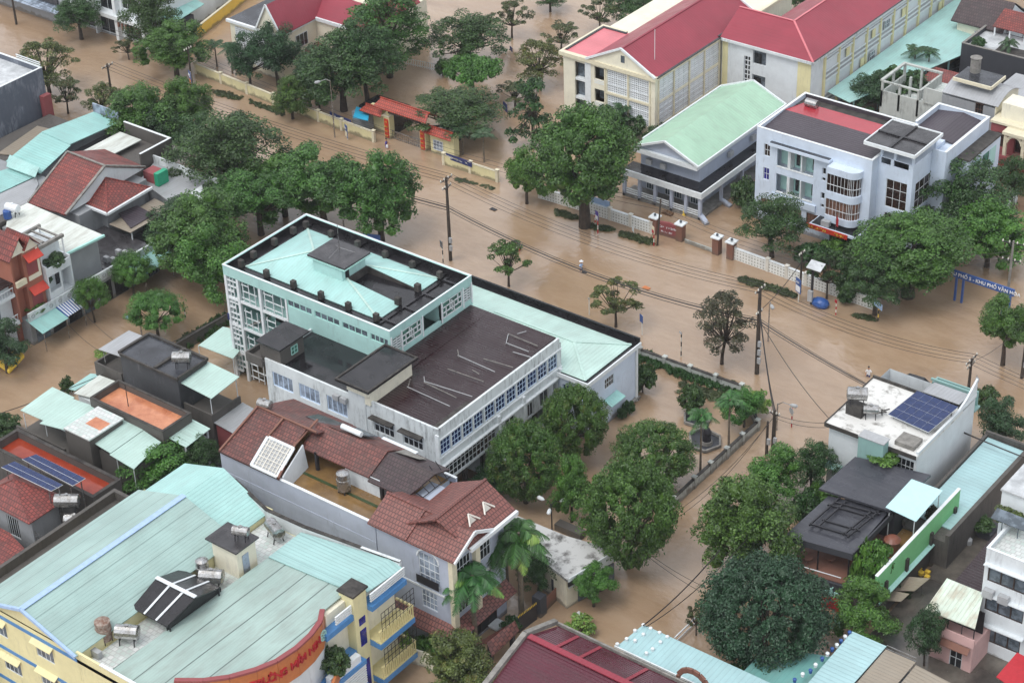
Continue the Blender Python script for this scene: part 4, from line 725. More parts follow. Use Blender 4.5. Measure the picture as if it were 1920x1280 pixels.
m = MB(); m.box(L1-.3, R1+.3, gy+.1, gy+.7, 4.3, 4.9); b = m.build('lintel', 'yellow_wall', t); m = MB(); m.box(L1+.3, R1-.3, gy-.02, gy+.098, 3.9, 4.5); s_ = m.build('name_board', 'glass_dark', b); text(b, '~14', .5, ((L1+R1)/2, gy+.05, 4.72), (1, 0, 0), (0, 0, 1), 'iron_dark')
def gate_roof(xa, xb, z, h, w, name='gate_roof'):
    m = MB(); c = gy+.4; m.slab([(xa, c-w, z), (xb, c-w, z), (xb-.5, c, z+h), (xa+.5, c, z+h)], .12); m.slab([(xa+.5, c, z+h), (xb-.5, c, z+h), (xb, c+w, z), (xa, c+w, z)], .12); o = m.build(name, 'tile_gate', t); m = MB(); m.bar((xa+.3, c, z+h+.05), (xb-.3, c, z+h+.05), .2, .18); m.build('ridge_cap', 'tile_gate', o)
gate_roof(L1-1.6, R1+1.4, 4.9, .8, 1.3); gate_roof(L0-.8, L1-.5, 3.4, .6, 1.1); gate_roof(R1+.5, R2+1.2, 3.2, .6, 1.0)
m = MB(); m.box(L0-.6, L1-.9, gy+.9, gy+2, -.2, 3.5); m.box(R1+1.2, R2+1.2, gy+.1, gy+1.2, -.2, 3.4); o = m.build('side_room', 'yellow_wall', t); window(o, 'y', gy+.1, (R1+1.7, R1+3.4, .7, 2.2), 3, 3, 'frame_white', 'glass_pale', -.02)
g_ = MB(); g_.box(L1+.5, R1-.5, gy+.3, gy+.36, 1.1, 1.2); g_.box(L1+.5, R1-.5, gy+.3, gy+.36, .2, .3)
n_ = int((R1-L1-1)/.35)
for k in range(n_+1): x = L1+.55+k*.35; g_.box(x-.025, x+.025, gy+.31, gy+.35, 0, 1.25)
g_.build('sliding_gate', 'steel', t)
# guard booth left of gate
t = thing('guard_booth', 'small booth with bright blue sheet roof left of the school gate', 'booth', gx(670, 225))
q = [G(662, 220, 2.8), G(690, 226, 2.8), G(693, 207, 2.8), G(668, 200, 2.8)]; m = MB(); m.slab([tuple(p) for p in q], .1); m.build('roof_sheet', 'blue_sheet', t); a, b = G(660, 240), G(694, 248); m = MB(); m.box(a.x, b.x, a.y+.2, a.y+3, -.2, 2.5); m.build('wall', 'grey_wall', t)
t = MB(); a = G(708, 205, 3); t.box(a.x-3, a.x+3, a.y-.5, a.y+3.5, -.2, 3); tag(t.build('flat_shed', 'roof_black'), 'low dark flat-roofed shed behind the school gate', 'shed')
# brick gate of the assembly hall
for i, (bx, by, ty, lab) in enumerate(((1228, 437, 408, 'brick gate pillar with lamp cap at the left end of the red name wall'), (1276, 450, 422, 'brick gate pillar with lamp cap at the right end of the red name wall'), (1344, 475, 447, 'leftmost of the two free brick gate pillars'), (1371, 484, 455, 'brick gate pillar joined to the honeycomb wall'))):
    g = G(bx, by); h = max(2.3, htop(g, ty)); t = thing('gate_pillar', lab, 'pillar', g, 'brick gate pillars of the hall'); m = MB(); m.box(g.x-.45, g.x+.45, g.y-.45, g.y+.45, -.2, h); m.build('shaft', 'brick_brown', t)
    m = MB(); m.box(g.x-.62, g.x+.62, g.y-.62, g.y+.62, h, h+.16); m.build('cap', 'trim_white', t); m = MB(); m.blob((g.x, g.y, h+.36), .2, 1, 0); m.tube([(g.x, g.y, h+.1), (g.x, g.y, h+.25)], .06, 6); m.build('lamp', 'glass_grey', t)
a, b = G(1236, 440), G(1270, 450); h = 1.9; m = MB(); m.vslab([(a.x, a.y, -.2), (b.x, b.y, -.2), (b.x, b.y, h), ((a.x+b.x)/2, (a.y+b.y)/2, h+.15), (a.x, a.y, h)], (0, .3, 0)); o = m.build('name_wall', 'maroon_wall'); tag(o, 'dark red name wall with pale lettering between two brick pillars', 'sign wall'); text(o, '~12', .36, ((a.x+b.x)/2, a.y-.1, 1.45), (b-a), (0, 0, 1), 'cloth_white'); text(o, '~10', .3, ((a.x+b.x)/2, a.y-.1, .8), (b-a), (0, 0, 1), 'cloth_white')
g1, g2 = G(1284, 455), G(1338, 474); t = thing('sliding_gate', 'low pale sliding gate half sunk in water between brick pillars', 'gate', (g1+g2)/2); m = MB(); m.bar((g1.x, g1.y, .3), (g2.x, g2.y, .3), .12, .5); m.build('gate_leaf', 'garden_wall', t)
# notice board on the block wall
a, b = G(1104, 395, 0), G(1146, 408, 0); t = thing('notice_board', 'tall faded blue notice board in front of the white block wall', 'board', (a+b)/2); m = MB(); m.vslab([(a.x, a.y-.3, .5), (b.x, b.y-.3, .5), (b.x, b.y-.3, 2.4), (a.x, a.y-.3, 2.4)], (0, .1, 0)); m.build('board', 'cloth_blue', t)
for p in (a, b): m = MB(); m.tube([(p.x, p.y-.25, -.2), (p.x, p.y-.25, 2.5)], .07, 6); m.build('post', 'steel', t)
# ================================================================ long tube house with a tiled roof terrace
def tank(x, y, z, L, r, label, ang=0, upright=False, group='water tanks on the roofs', mat='steel', sunk=.0):
    L *= 1.0; r *= 1.18; t = thing('water_tank', label, 'water tank', (x, y, z), group); t.rotation_euler = (0, 0, ang); o = Vector((x, y, z))
    m = MB()
    if upright:
        q = [(x, y, z+.35), (x, y, z+.4), (x, y, z+.4+L*.33), (x, y, z+.4+L*.34), (x, y, z+.4+L*.66), (x, y, z+.4+L*.67), (x, y, z+.4+L), (x, y, z+.55+L), (x, y, z+.6+L)]; m.tube(q, [r*.9, r, r, r*1.05, r*1.05, r, r, r*.5, r*.2], 14); m.build('barrel', mat, t, smooth=False)
        m = MB(); [m.box(x+a*r*.6-.05, x+a*r*.6+.05, y+b*r*.6-.05, y+b*r*.6+.05, z, z+.4) for a in (-1, 1) for b in (-1, 1)]; m.build('stand', 'iron_dark', t)
    else:
        h = .55+r; m.tube([(x-L/2-.08, y, z+h), (x-L/2, y, z+h), (x-L*.2, y, z+h), (x-L*.19, y, z+h), (x+L*.19, y, z+h), (x+L*.2, y, z+h), (x+L/2, y, z+h), (x+L/2+.08, y, z+h)], [r*.5, r*.97, r*.97, r, r, r*.97, r*.97, r*.5], 14); m.build('barrel', mat, t)
        m = MB(); m.tube([(x, y, z+h+r*.9), (x, y, z+h+r+.1)], .2, 8); m.build('lid', mat, t)
        m = MB()
        for a in (-1, 1):
            for b in (-1, 1): m.bar((x+a*L*.33, y+b*r*.8, z), (x+a*L*.33, y+b*r*.55, z+.5+r*.3), .08)
            m.bar((x+a*L*.33, y-r*.7, z+.45), (x+a*L*.33, y+r*.7, z+.45), .07)
        m.build('stand', 'iron_dark', t)
    return t
t = thing('tube_house', 'narrow house with brown tiled roofs, a walled golden terrace and a white lattice skylight', 'house', (9, -41))
x0, x1, y0, y1, zf, zw = .2, 20.2, -46.7, -35.8, 10.6, 12.0
m = MB(); m.box(x0, x1, y0, y1, -.2, zf); o = m.build('wall', 'lav_wall', t); m = MB(); m.box(x0, x1, y0, y0+.2, zf, zw); m.box(x0, x0+.2, y0+.2, y1-.2, zf, zw); m.box(x0, x1+1, y1-.2, y1, zf, zf+.6); m.build('terrace_wall', 'lav_wall', t)
m = MB(); m.box(x0-.04, x1, y0-.05, y0+.24, zw, zw+.08); m.box(x0-.04, x1+1, y1-.24, y1+.04, zf+.6, zf+.68); m.build('coping', 'trim_white', t)
m = MB(); m.box(x0, x1, y0-.04, y0-.002, 9.2, 9.9); m.build('plain_band', 'teal_grey' if False else 'lav_wall', t)  # slightly raised band in the same colour as the wall
m = MB(); m.box(x0+.2, x1, y0+.2, y1-.2, zf, zf+.06); m.build('terrace_floor', 'gold_floor', t); m = MB(); m.box(7.5, 17.5, -43.4, -43.05, zf+.062, zf+.09); m.build('green_runner', 'grass_m', t)
m = MB(); m.slab([(.2, -46.9, 12.25), (6.9+1.4, -46.9, 12.25), (6.9, -43.0, 13.5), (6.9, -41.2, 14.3), (.2, -41.2, 14.3)], .15); m.slab([(.2, -41.2, 14.3), (8.2, -41.2, 14.3), (8.2, -36, 12.3), (.2, -36, 12.3)], .15); m.build('roof', 'tile_brown', t)
m = MB(); m.slab([(6.92, -42.2, 12.75), (15.6, -42.2, 12.75), (15.6, -39.2, 14.1), (6.92, -39.6, 14.1)], .15); m.slab([(8.2, -39.4, 14.1), (15.6, -39.2, 14.1), (15.6, -36.4, 12.6), (8.2, -36.4, 12.6)], .15); m.build('roof', 'tile_brown', t)
m = MB(); m.slab([(15.62, -42.4, 12.5), (20.4, -42.4, 12.5), (21.4, -39.2, 13.8), (15.62, -39.2, 13.9)], .15); m.slab([(15.62, -39.2, 13.9), (21.4, -39.2, 13.8), (21.0, -36.6, 12.6), (15.62, -36.4, 12.6)], .15); m.build('roof', 'tile_dark', t)
for a, b in (((.4, -46.9, 12.4), (.4, -41.2, 14.45)), ((.4, -41.2, 14.45), (8.2, -41.2, 14.42)), ((3.9, -43.6, 13.55), (3.9, -41.2, 14.45)), ((6.95, -43.3, 13.4), (6.95, -39.6, 14.5)), ((8.2, -46.9, 12.4), (7, -43, 13.6))): m = MB(); m.bar(a, b, .2, .12); m.build('ridge_cap', 'brick_brown', t)
m = MB(); P = [(4.6, -46.85), (8.0, -46.85), (7.3, -43.6), (3.9, -43.6)]; zz = lambda y: 12.25+(y+46.9)*.355+.05
f = MB(); [f.bar((*P[i], zz(P[i][1])+.06), (*P[(i+1) % 4], zz(P[(i+1) % 4][1])+.06), .3, .14) for i in range(4)]; o = f.build('skylight', 'trim_white', t)
m = MB(); m.slab([(*p, zz(p[1])) for p in P], .04); m.build('pane', 'plastic_grey', o); m = MB()
for i in range(1, 8): k = i/8; a = Vector((*P[0], zz(P[0][1])+.05)).lerp(Vector((*P[1], zz(P[1][1])+.05)), k); b = Vector((*P[3], zz(P[3][1])+.05)).lerp(Vector((*P[2], zz(P[2][1])+.05)), k); m.bar(a, b, .12 if i % 2 else .07, .05)
for i in range(1, 8): k = i/8; a = Vector((*P[0], zz(P[0][1])+.06)).lerp(Vector((*P[3], zz(P[3][1])+.06)), k); b = Vector((*P[1], zz(P[1][1])+.06)).lerp(Vector((*P[2], zz(P[2][1])+.06)), k); m.bar(a, b, .12 if i % 3 == 0 else .07, .05)
m.build('lattice', 'post_white', o)
m = MB(); m.box(12.4, 16.8, -42.0, -36.2, zf, 12.7); m.build('terrace_room', 'white_wall', t); m = MB(); m.vslab([(7.6, -42.3, zf), (8.4, -46.4, zf), (8.2, -46.4, 12.2), (7.2, -42.3, 13.2)], (.15, 0, 0)); m.build('gable_wall', 'white_wall', t); m = MB(); m.box(8.3, 12.4, -38.4, -38.2, zf, 13.3); m.build('back_wall', 'concrete', t)
m = MB(); m.box(16.9, 17.2, -42.2, -41.9, zf, 12.6); m.box(20.0, 20.15, -42.2, -42.05, zf, 12.5); m.box(8.6, 8.9, -42.2, -41.9, zf, 12.8); m.build('post', 'iron_dark', t); m = MB(); m.box(17.6, 18.6, -38.6, -38.5, zf, 12.6); m.build('door', 'glass_grey', t)
m = MB(); 
for i in range(6): m.bar((20.3, -42.3+i*.9, 12.4+(.4*min(i, 4))), (21.4, -42.0+i*.9, 12.2), .06); 
m.bar((21.4, -42, 12.2), (21.4, -37, 12.2), .07); m.build('roof_bracket', 'iron_dark', t)
m = MB(); m.slab([(4.5, -38.8, 13.45), (9.0, -38.4, 13.1), (9.0, -36.6, 12.55), (4.5, -36.8, 12.6)], .05); m.build('roof_mat', 'concrete_wet', t); m = MB(); m.slab([(15.9, -38.5, 13.7), (18.5, -38, 13.6), (18.5, -37, 13.0), (15.9, -37, 13.1)], .06); m.build('roof_patch', 'concrete', t)
h = thing('solar_heater', 'white solar water heater lying on the ridge of the brown tiled house', 'water heater', (11.0, -38.6, 13.7)); m = MB(); m.tube([(9.5, -38.9, 14.35), (12.0, -38.9, 14.35)], .28, 12); m.build('tank', 'trim_white', h); m = MB(); m.slab([(9.7, -38.7, 14.2), (12.2, -38.7, 14.2), (12.6, -37.2, 13.4), (10.1, -37.2, 13.4)], .1); m.build('collector', 'glass_grey', h)
tank(.9, -40.7, 13.55, 1.4, .42, 'small pale tank on the left tip of the brown tiled roof', .2)
tank(13.3, -43.3, zf+.06, 1.9, .55, 'upright steel tank with blue band standing on the golden terrace', upright=True)
m = MB(); m.tube([(11.2, -41.2, zf+.06), (11.2, -41.2, zf+.35)], [.3, .45], 12); tag(m.build('washing_basin', 'red_paint'), 'small bright red basin on the terrace of the brown tiled house', 'basin')
# ================================================================ villa
t = thing('villa', 'grey villa with reddish brown tiled gables, an arched window and a tiled skirt roof', 'villa', (24.5, -42))
x0, x1, y0, y1 = 20.3, 28.9, -46.7, -38.5
A = (23.1, 25.7, 4.9, 8.7); B = (23.5, 25.5, 1.9+2.3, 6.3) ; B = (24.0, 26.0, 4.0-.1, 6.0)
A = rp('y', y0, (787, 1086), (822, 1050)); B = rp('y', y0, (792, 1134), (819, 1116))
m = MB(); m.box(x0, x1, y0, y1, -.2, 12.0, skip='y- x+'); facade(m, 'y', y0, x0, x1, -.2, 12.0, [A, B], .2); facade(m, 'x', x1, y0, y1, -.2, 12, [(-45.5, -43.5, 8.7, 10.8), (-42.5, -40.5, 8.6, 10.8), (-45.5, -43.5, 4.6, 6.8), (-42.5, -40.5, 4.4, 6.8), (-43.5, -40, .2, 2.6)], .2); m.build('wall', 'lav_wall', t, fix=False)
for r in ((-45.5, -43.5, 8.7, 10.8), (-42.5, -40.5, 8.6, 10.8), (-45.5, -43.5, 4.6, 6.8), (-42.5, -40.5, 4.4, 6.8)): window(t, 'x', x1, r, 4, 2, 'frame_white', 'glass_dark')
window(t, 'x', x1, (-43.5, -40, .2, 2.6), 3, 1, 'frame_dark', 'dark_void')
window(t, 'y', y0, B, 4, 3, 'frame_white', 'glass_pale'); o = window(t, 'y', y0, A, 4, 4, 'frame_white', 'glass_pale')
m = MB(); cx, cz, r = (A[0]+A[1])/2, A[3]-.5, (A[1]-A[0])/2; [m.bar((cx-r*1.05*math.cos(k*math.pi/10), y0-.06, cz+.9*r*math.sin(k*math.pi/10)), (cx-r*1.05*math.cos((k+1)*math.pi/10), y0-.06, cz+.9*r*math.sin((k+1)*math.pi/10)), .12, .14) for k in range(10)]; m.build('arch', 'trim_white', o)
m = MB(); m.box(A[0]-.1, A[1]+.1, y0-.35, y0-.3, A[2], A[2]+.9); [m.box(A[0]+k*.3, A[0]+k*.3+.05, y0-.34, y0-.002, A[2]+.2, A[2]+.24) for k in range(8)]; m.build('balcony_rail', 'iron_dark', o)
m = MB(); m.box(x0, x1+.1, y0-.1, y0-.002, 11.9, 12.15); m.box(x0, x1+.1, y0-.08, y0-.002, 7.1, 7.3); m.box(x1+.002, x1+.1, y0-.002, y1, 7.1, 7.3); m.build('moulding', 'trim_white', t)
m = MB(); m.box(x1+.002, x1+.5, y0-.05, y0+.6, 3, 12); m.box(x1+.002, x1+.5, -43.3, -42.7, 3, 12); m.build('stone_pier', 'trim_cream', t)
m = MB(); m.slab([(x0-.8, y0-1.3, 3.3), (x1+1.3, y0-1.3, 3.3), (x1, y0-.003, 4.2), (x0-.8, y0-.003, 4.2)], .12); m.slab([(x1+1.3, y0-1.3, 3.3), (x1+1.3, y1, 3.3), (x1+.003, y1, 4.2), (x1+.003, y0, 4.2)], .12); m.build('skirt_roof', 'tile_villa', t)
m = MB(); m.slab([(19.6, -47.1, 12.2), (30.0, -47.1, 12.2), (30.0, -44.1, 13.8), (19.6, -44.1, 13.8)], .15); m.slab([(19.6, -44.1, 13.8), (30.0, -44.1, 13.8), (30.0, -41.1, 12.2), (19.6, -41.1, 12.2)], .15); m.build('roof', 'tile_villa', t)
m = MB(); m.slab([(22.6, -46.4+.5, 12.6), (26.6, -45.4, 14.6), (26.6, -38.0, 14.6), (22.4, -38.0, 12.5)], .15); m.slab([(26.6, -45.4, 14.6), (30.2, -45.0, 12.5), (30.2, -38.0, 12.5), (26.6, -38.0, 14.6)], .15); m.build('roof', 'tile_villa_y', t)
for a, b in (((26.6, -45.4, 14.7), (26.6, -38, 14.7)), ((19.6, -44.1, 13.9), (26, -44.1, 13.9)), ((24.2, -47.1, 12.3), (24.2, -44.2, 13.85))): m = MB(); m.bar(a, b, .25, .12); m.build('ridge_cap', 'tile_villa_y', t)
m = MB(); m.box(30.05, 30.35, -45, -38.0, 12.2, 12.6); m.bar((30.1, -47.2, 12.2), (30.1, -44.1, 13.9), .15, .3); m.bar((30.1, -44.1, 13.9), (30.1, -41.1, 12.3), .15, .3); m.build('barge_board', 'trim_white', t)
m = MB(); m.vslab([(29.4, -46.8, 12), (29.4, -41.4, 12), (29.4, -44.1, 13.6)], (.2, 0, 0)); m.box(26.7, 29.9, -38.5, -38.2, 11.9, 12.5); m.build('gable_wall', 'white_wall', t)
for y in (-42.6, -40.4):
    m = MB(); m.bar((28.1, y, 14.15), (28.9, y-.75, 13.5), .14, .1); m.bar((28.1, y, 14.15), (28.9, y+.75, 13.5), .14, .1) ; m.vslab([(28.6, y-.6, 13.3), (28.6, y+.6, 13.3), (28.3, y, 14.05)], (.08, 0, 0)); m.build('dormer', 'post_white', t)
# villa yard: gate, small tiled roof, wall
t = thing('yard_shelter', 'small brown tiled gate roof standing beside the villa palms', 'shelter', G(935, 1205)); q = [G(905, 1203, 2.4), G(922, 1230, 2.4), G(974, 1181, 2.4), G(957, 1168, 2.4)]; c1 = (q[0]+q[1])/2; c2 = (q[2]+q[3])/2
m = MB(); m.slab([q[0]-Vector((.4, .6, 0)), q[3], c2+Vector((0, 0, .8)), c1+Vector((0, 0, .8))], .1); m.slab([c1+Vector((0, 0, .8)), c2+Vector((0, 0, .8)), q[2], q[1]], .1); m.build('roof', 'tile_brown', t); m = MB(); [m.box(p.x-.2, p.x+.2, p.y-.2, p.y+.2, -.2, 2.4) for p in ((q[0]*.8+q[2]*.2), (q[2]*.8+q[0]*.2))]; m.build('pillar', 'black_wall', t)
t = thing('yard_gate', 'dark iron gate with gilded spear tips between grey pillars near the villa', 'gate', G(1000, 1160)); a, b = G(973, 1185), G(1006, 1160)
m = MB(); m.bar((a.x, a.y, .9), (b.x, b.y, .9), .12, 1.8); m.build('gate_leaf', 'maroon_wall' if False else 'iron_dark', t); m = MB(); [m.bar((*a.lerp(b, k/12).xy, 1.8), (*a.lerp(b, k/12).xy, 2.05), .06) for k in range(13)]; m.build('spear_tips', 'gold_text', t)
for px_, py_ in ((1012, 1150), (1048, 1118)): g = G(px_, py_); m = MB(); m.box(g.x-.5, g.x+.5, g.y-.5, g.y+.5, -.2, 2.3); m.build('pillar', 'black_wall', t)
m = MB(); g1, g2 = G(1018, 1150), G(1044, 1124); m.bar((g1.x, g1.y, .8), (g2.x, g2.y, .8), .1, 1.6); m.build('gate_leaf', 'brick_brown', t)
t = tag(MB().box(21, 37, -47.8, -36, -.3, -.02).build('driveway', 'concrete_wet'), 'x', 'x'); t.pop('label') if False else None; del t['category']; del t['label']; struct(t)
m = MB(); p = G(930, 1168, .3); m.box(p.x-1.1, p.x+.7, p.y-.7, p.y+.7, .1, .3); o = tag(m.build('patterned_plinth', 'trim_white'), 'white plinth with black flower pattern in the villa yard', 'plinth')
t = thing('pale_yard_wall', 'pale yellow wall below the kindergarten balconies', 'wall', G(790, 1240)); q = [G(735, 1275), G(740, 1232), G(800, 1250), G(850, 1285)]
for a, b in zip(q[1:], q[2:]): m = MB(); m.bar((a.x, a.y, .8), (b.x, b.y, .8), .2, 2.0); m.build('wall_panel', 'cream_wall', t)
# ================================================================ gatehouse with stained flat concrete roof
t = thing('gatehouse', 'low gatehouse with a long stained white concrete roof beside the royal palms', 'gatehouse', (30, -32))
z = 3.9; P = [G(925, 965, z), G(1078, 1092, z), G(1148, 1035, z), G(1052, 1003, z), G(935, 945, z)]
P = [G(925, 968, z), G(1078, 1080, z), G(1150, 1030, z), G(1095, 1005, z), G(1045, 985, z), G(932, 950, z)]
P = [(20.4, -31.4), (33.6, -35.0), (34.8, -28.6), (29.5, -29.6), (20.9, -29.9)]
m = MB(); m.prism([(p[0], p[1]) for p in P], z-.3, z); m.build('roof', 'roof_stain' if 'roof_stain' in MT else 'terrace_white', t); m = MB(); c = Vector((29, -31.5)); m.prism([tuple(c+(Vector(p)-c)*.93) for p in P], -.2, z-.3); m.build('wall', 'cream_wall', t)
a, b = Vector((33.62, -34.9, 0)), Vector((34.82, -28.6, 0)); m = MB(); m.vslab([(a.x, a.y, z-1.1), (b.x, b.y, z-1.1), (b.x, b.y, z+.1), (a.x, a.y, z+.1)], (.1, 0, 0)); o = m.build('fascia', 'white_dirty', t); m = MB(); m.vslab([(a.x+.02, a.y+1.6, .1), (b.x+.02, b.y-.4, .1), (b.x+.02, b.y-.4, 2.6), (a.x+.02, a.y+1.6, 2.6)], (-.1, 0, 0)); m.build('shutter_door', 'glass_grey', t)
m = MB(); m.vslab([(33.66, -35.05, z-.8), (33.9, -33.9, z-.8), (33.9, -33.9, z-.3), (33.66, -35.05, z-.3)], (.12, 0, 0)); m.build('sign', 'iron_dark', t)
# ================================================================ kindergarten
t = thing('kindergarten', 'big yellow and blue kindergarten under seamed teal sheet roofs with a curved orange sign', 'school', (12, -64))
y0 = -75.6; W1 = [(5.4, 7.6, 7.7, 9.9), (-.9, 1.4, 8.6, 10.6), (1.0, 4.1, 4.6, 7.0), (6.6, 9.6, 3.5, 5.6), (-4.6, -1.6, 5.2, 7.2), (-5.5, -3, 9.5, 11)]
W1 = [rp('y', y0, (66, 1234), (102, 1212)), rp('y', y0, (-18, 1183), (11, 1168)), rp('y', y0, (3, 1262), (46, 1233)), rp('y', y0, (72, 1290), (115, 1262))]
def fix(r, w, h): cx, cz = (r[0]+r[1])/2, (r[2]+r[3])/2; return (cx-w/2, cx+w/2, cz-h/2, cz+h/2)
W1 = [fix(OYr, 2.3, 1.7) for OYr in W1]
m = MB(); m.box(-1.2, 11.3, y0, -55.5, -.2, 12.3, skip='y- t'); facade(m, 'y', y0, -1.2, 11.3, -.2, 12.3, W1, .15); m.box(11.31, 24.3, y0+.01, -50.2, -.2, 11.0); m.build('wall', 'yellow_wall', t, fix=False)
for i, r in enumerate(W1):
    o = window(t, 'y', y0, r, 4, 1, 'frame_white', 'glass_grey', .12); m = MB(); m.slab([(r[0]-.2, y0-.5, r[3]+.05), (r[1]+.2, y0-.5, r[3]+.05), (r[1]+.2, y0, r[3]+.35), (r[0]-.2, y0, r[3]+.35)], .08); m.build('hood', 'yellow_wall', o)
m = MB(); m.vslab([(-1.4, y0+.1, 12.3), (11.3, y0+.1, 12.3), (5.0, y0+.1, 14.3)], (0, .25, 0)); g_ = m.build('gable_wall', 'yellow_wall', t)
for a, b, c in (((-1.4, 12.0-.6), (11.3, 12.0), .0),):
    pass
for z in (11.4, 7.6, 3.6): m = MB(); m.box(-1.3, 24.3, y0-.03, y0-.002, z, z+.42); m.build('blue_band', 'blue_paint', t)
rx = 5.0; xl, xr = -1.5, 11.5
m = MB(); m.slab([(xl, y0-.3, 12.4), (rx, y0-.3, 14.5), (rx, -56, 14.5), (xl, -56, 12.4)], .1); m.slab([(rx, y0-.3, 14.5), (xr, y0-.3, 12.4), (xr, -56, 12.4), (rx, -56, 14.5)], .1); m.build('roof', 'kg_big', t)
m = MB(); m.bar((xl, y0-.35, 12.38), (rx, y0-.35, 14.5), .25, .3); m.bar((rx, y0-.35, 14.5), (xr, y0-.35, 12.38), .25, .3); m.build('barge_board', 'glass_pale' if False else 'cloth_blue', t); m = MB(); m.bar((rx, y0-.3, 14.56), (rx, -56, 14.56), .6, .06); m.build('ridge_cap', 'cloth_blue', t)
m = MB(); m.slab([(4.0, -56.02, 13.6), (10.6, -56.02, 11.8), (10.6, -50.8, 11.8), (4.0, -49.9, 13.6)], .1); m.slab([(-1, -56.02, 12.3), (4.0, -56.02, 13.6), (4.0, -49.9, 13.6), (-1, -50.3, 12.3)], .1); m.build('rear_roof', 'mint_x', t)
m = MB(); m.box(-.8, 10.5, -55.5, -50.2, 0, 11.7); m.build('rear_wall', 'yellow_wall', t)
m = MB(); m.box(11.5, 14.6, y0+.2, -56, 11.0, 11.06); m.box(10.6, 15.4, -56, -51.5, 11.0, 11.06); m.build('roof_walk', 'hex_tiles', t)
m = MB(); q = [(5.1, -49.7, 12.6), (10.8, -51.3, 12.5), (15.4, -51.2, 12.5), (26, -49.9, 12.4)]
for a, b in zip(q, q[1:]): m.bar((a[0], a[1], 11.2), (b[0], b[1], 11.2), .3, 2.6)
m.build('parapet', 'white_dirty', t)
m = MB(); [m.bar(a, b, .35, .12) for a, b in zip(q, q[1:])]; m.build('coping', 'concrete_old', t)
m = MB(); m.box(11.2, 24.6, y0-.03, y0+.2, 11.0, 12.6); pp = m.build('front_parapet', 'yellow_wall', t); m = MB(); m.box(14.2, 24.6, y0-.06, y0+.24, 12.6, 12.7); m.build('coping', 'trim_white', pp)
CV = [(24.6, -58.9), (25.5, -60.2), (26.0, -62), (26.15, -64), (25.9, -66.2), (25.2, -68), (24.0, -70), (22.5, -71.6), (20.5, -73)]
m = MB(); m.slab([(14.6, y0+.3, 11.75), (19.5, y0+.3, 12.0)]+[(x, y, 12.1) for x, y in CV[::-1]]+[(24.6, -55.6, 12.15), (15.2, -55.6, 11.8)], .1); m.build('flat_roof', 'kg_flat', t)
m = MB(); m.slab([(15.3, -55.9, 11.95), (24.4, -55.6, 12.3), (25.0, -50.2, 12.4), (15.4, -51.6, 12.1)], .1); m.slab([(24.4, -54.6, 12.35), (25.9, -54.4, 11.9), (26.3, -50.0, 11.9), (25.0, -50.2, 12.4)], .1); m.build('corner_roof', 'kg_teal', t)
# orange curved sign wall
s = MB(); e = MB()
for (a, b) in zip(CV, CV[1:]):
    a3, b3 = Vector((*a, 0)), Vector((*b, 0)); d = (b3-a3).normalized(); nn = Vector((-d.y, d.x, 0)); s.vslab([(a[0], a[1], 9.3), (b[0], b[1], 9.3), (b[0], b[1], 12.2), (a[0], a[1], 12.2)], nn*.15); e.bar((*a, 12.3), (*b, 12.3), .45, .22)
sg = s.build('curved_sign', 'orange_paint', t); e.build('sign_edge', 'maroon_wall', sg)
L = [0]; 
for a, b in zip(CV, CV[1:]): L.append(L[-1]+math.dist(a, b))
def oncurve(s_):
    for i in range(len(CV)-1):
        if s_ <= L[i+1]: k = (s_-L[i])/(L[i+1]-L[i]); a, b = Vector(CV[i]), Vector(CV[i+1]); return a.lerp(b, k), (a-b).normalized()
word = 'TRƯỜNG MẦM NON'; st, en = 10.0, 2.6
for i, ch in enumerate(word):
    if ch == ' ': continue
    p, d = oncurve(st+(en-st)*i/(len(word)-1)); nn = Vector((d.y, -d.x)); p = p+nn*.2 if (d.y*1 > 0) else p-nn*.2
    q_ = Vector(p); text(sg, ch, 1.05, (q_.x, q_.y, 10.85), (d.x, d.y, 0), (0, 0, 1), 'cloth_red', ext=.1)
for s_, r_, mt in ((1.6, .5, 'mint_paint'), (11.6, .75, 'brick_brown')):
    p, d = oncurve(s_); nn = Vector((d.y, -d.x)); c = Vector((p.x+nn.x*.2, p.y+nn.y*.2, 10.8)); m = MB(); k0 = None
    for k in range(13): a_ = k*math.tau/12; w_ = c+Vector((d.x, d.y, 0))*math.cos(a_)*r_+Vector((0, 0, 1))*math.sin(a_)*r_; (m.bar(k0, w_, .09) if k0 else None); k0 = w_
    for k in range(3): a_ = k*math.pi/3; u_ = (Vector((d.x, d.y, 0))*math.cos(a_)+Vector((0, 0, 1))*math.sin(a_))*r_; m.bar(c-u_, c+u_, .07)
    m.build('emblem', mt, sg)
m = MB()
for (a, b) in zip(CV, CV[1:]): a3, b3 = Vector((*a, 0)), Vector((*b, 0)); d = (b3-a3).normalized(); nn = Vector((-d.y, d.x, 0)); m.vslab([(a[0], a[1], -.2), (b[0], b[1], -.2), (b[0], b[1], 9.3), (a[0], a[1], 9.3)], nn*-.6)
m.build('curved_wall', 'white_wall', t)
m = MB()
for (a, b) in zip(CV[2:], CV[3:]): m.bar((a[0]+1.6, a[1]+.2, 6.4), (b[0]+1.6, b[1]+.2, 6.4), .25, 1.1)
m.bar((27.7, -62, 6.4), (26.6, -59.4, 6.8), .25, 1.1); m.build('curved_parapet', 'orange_paint', t)
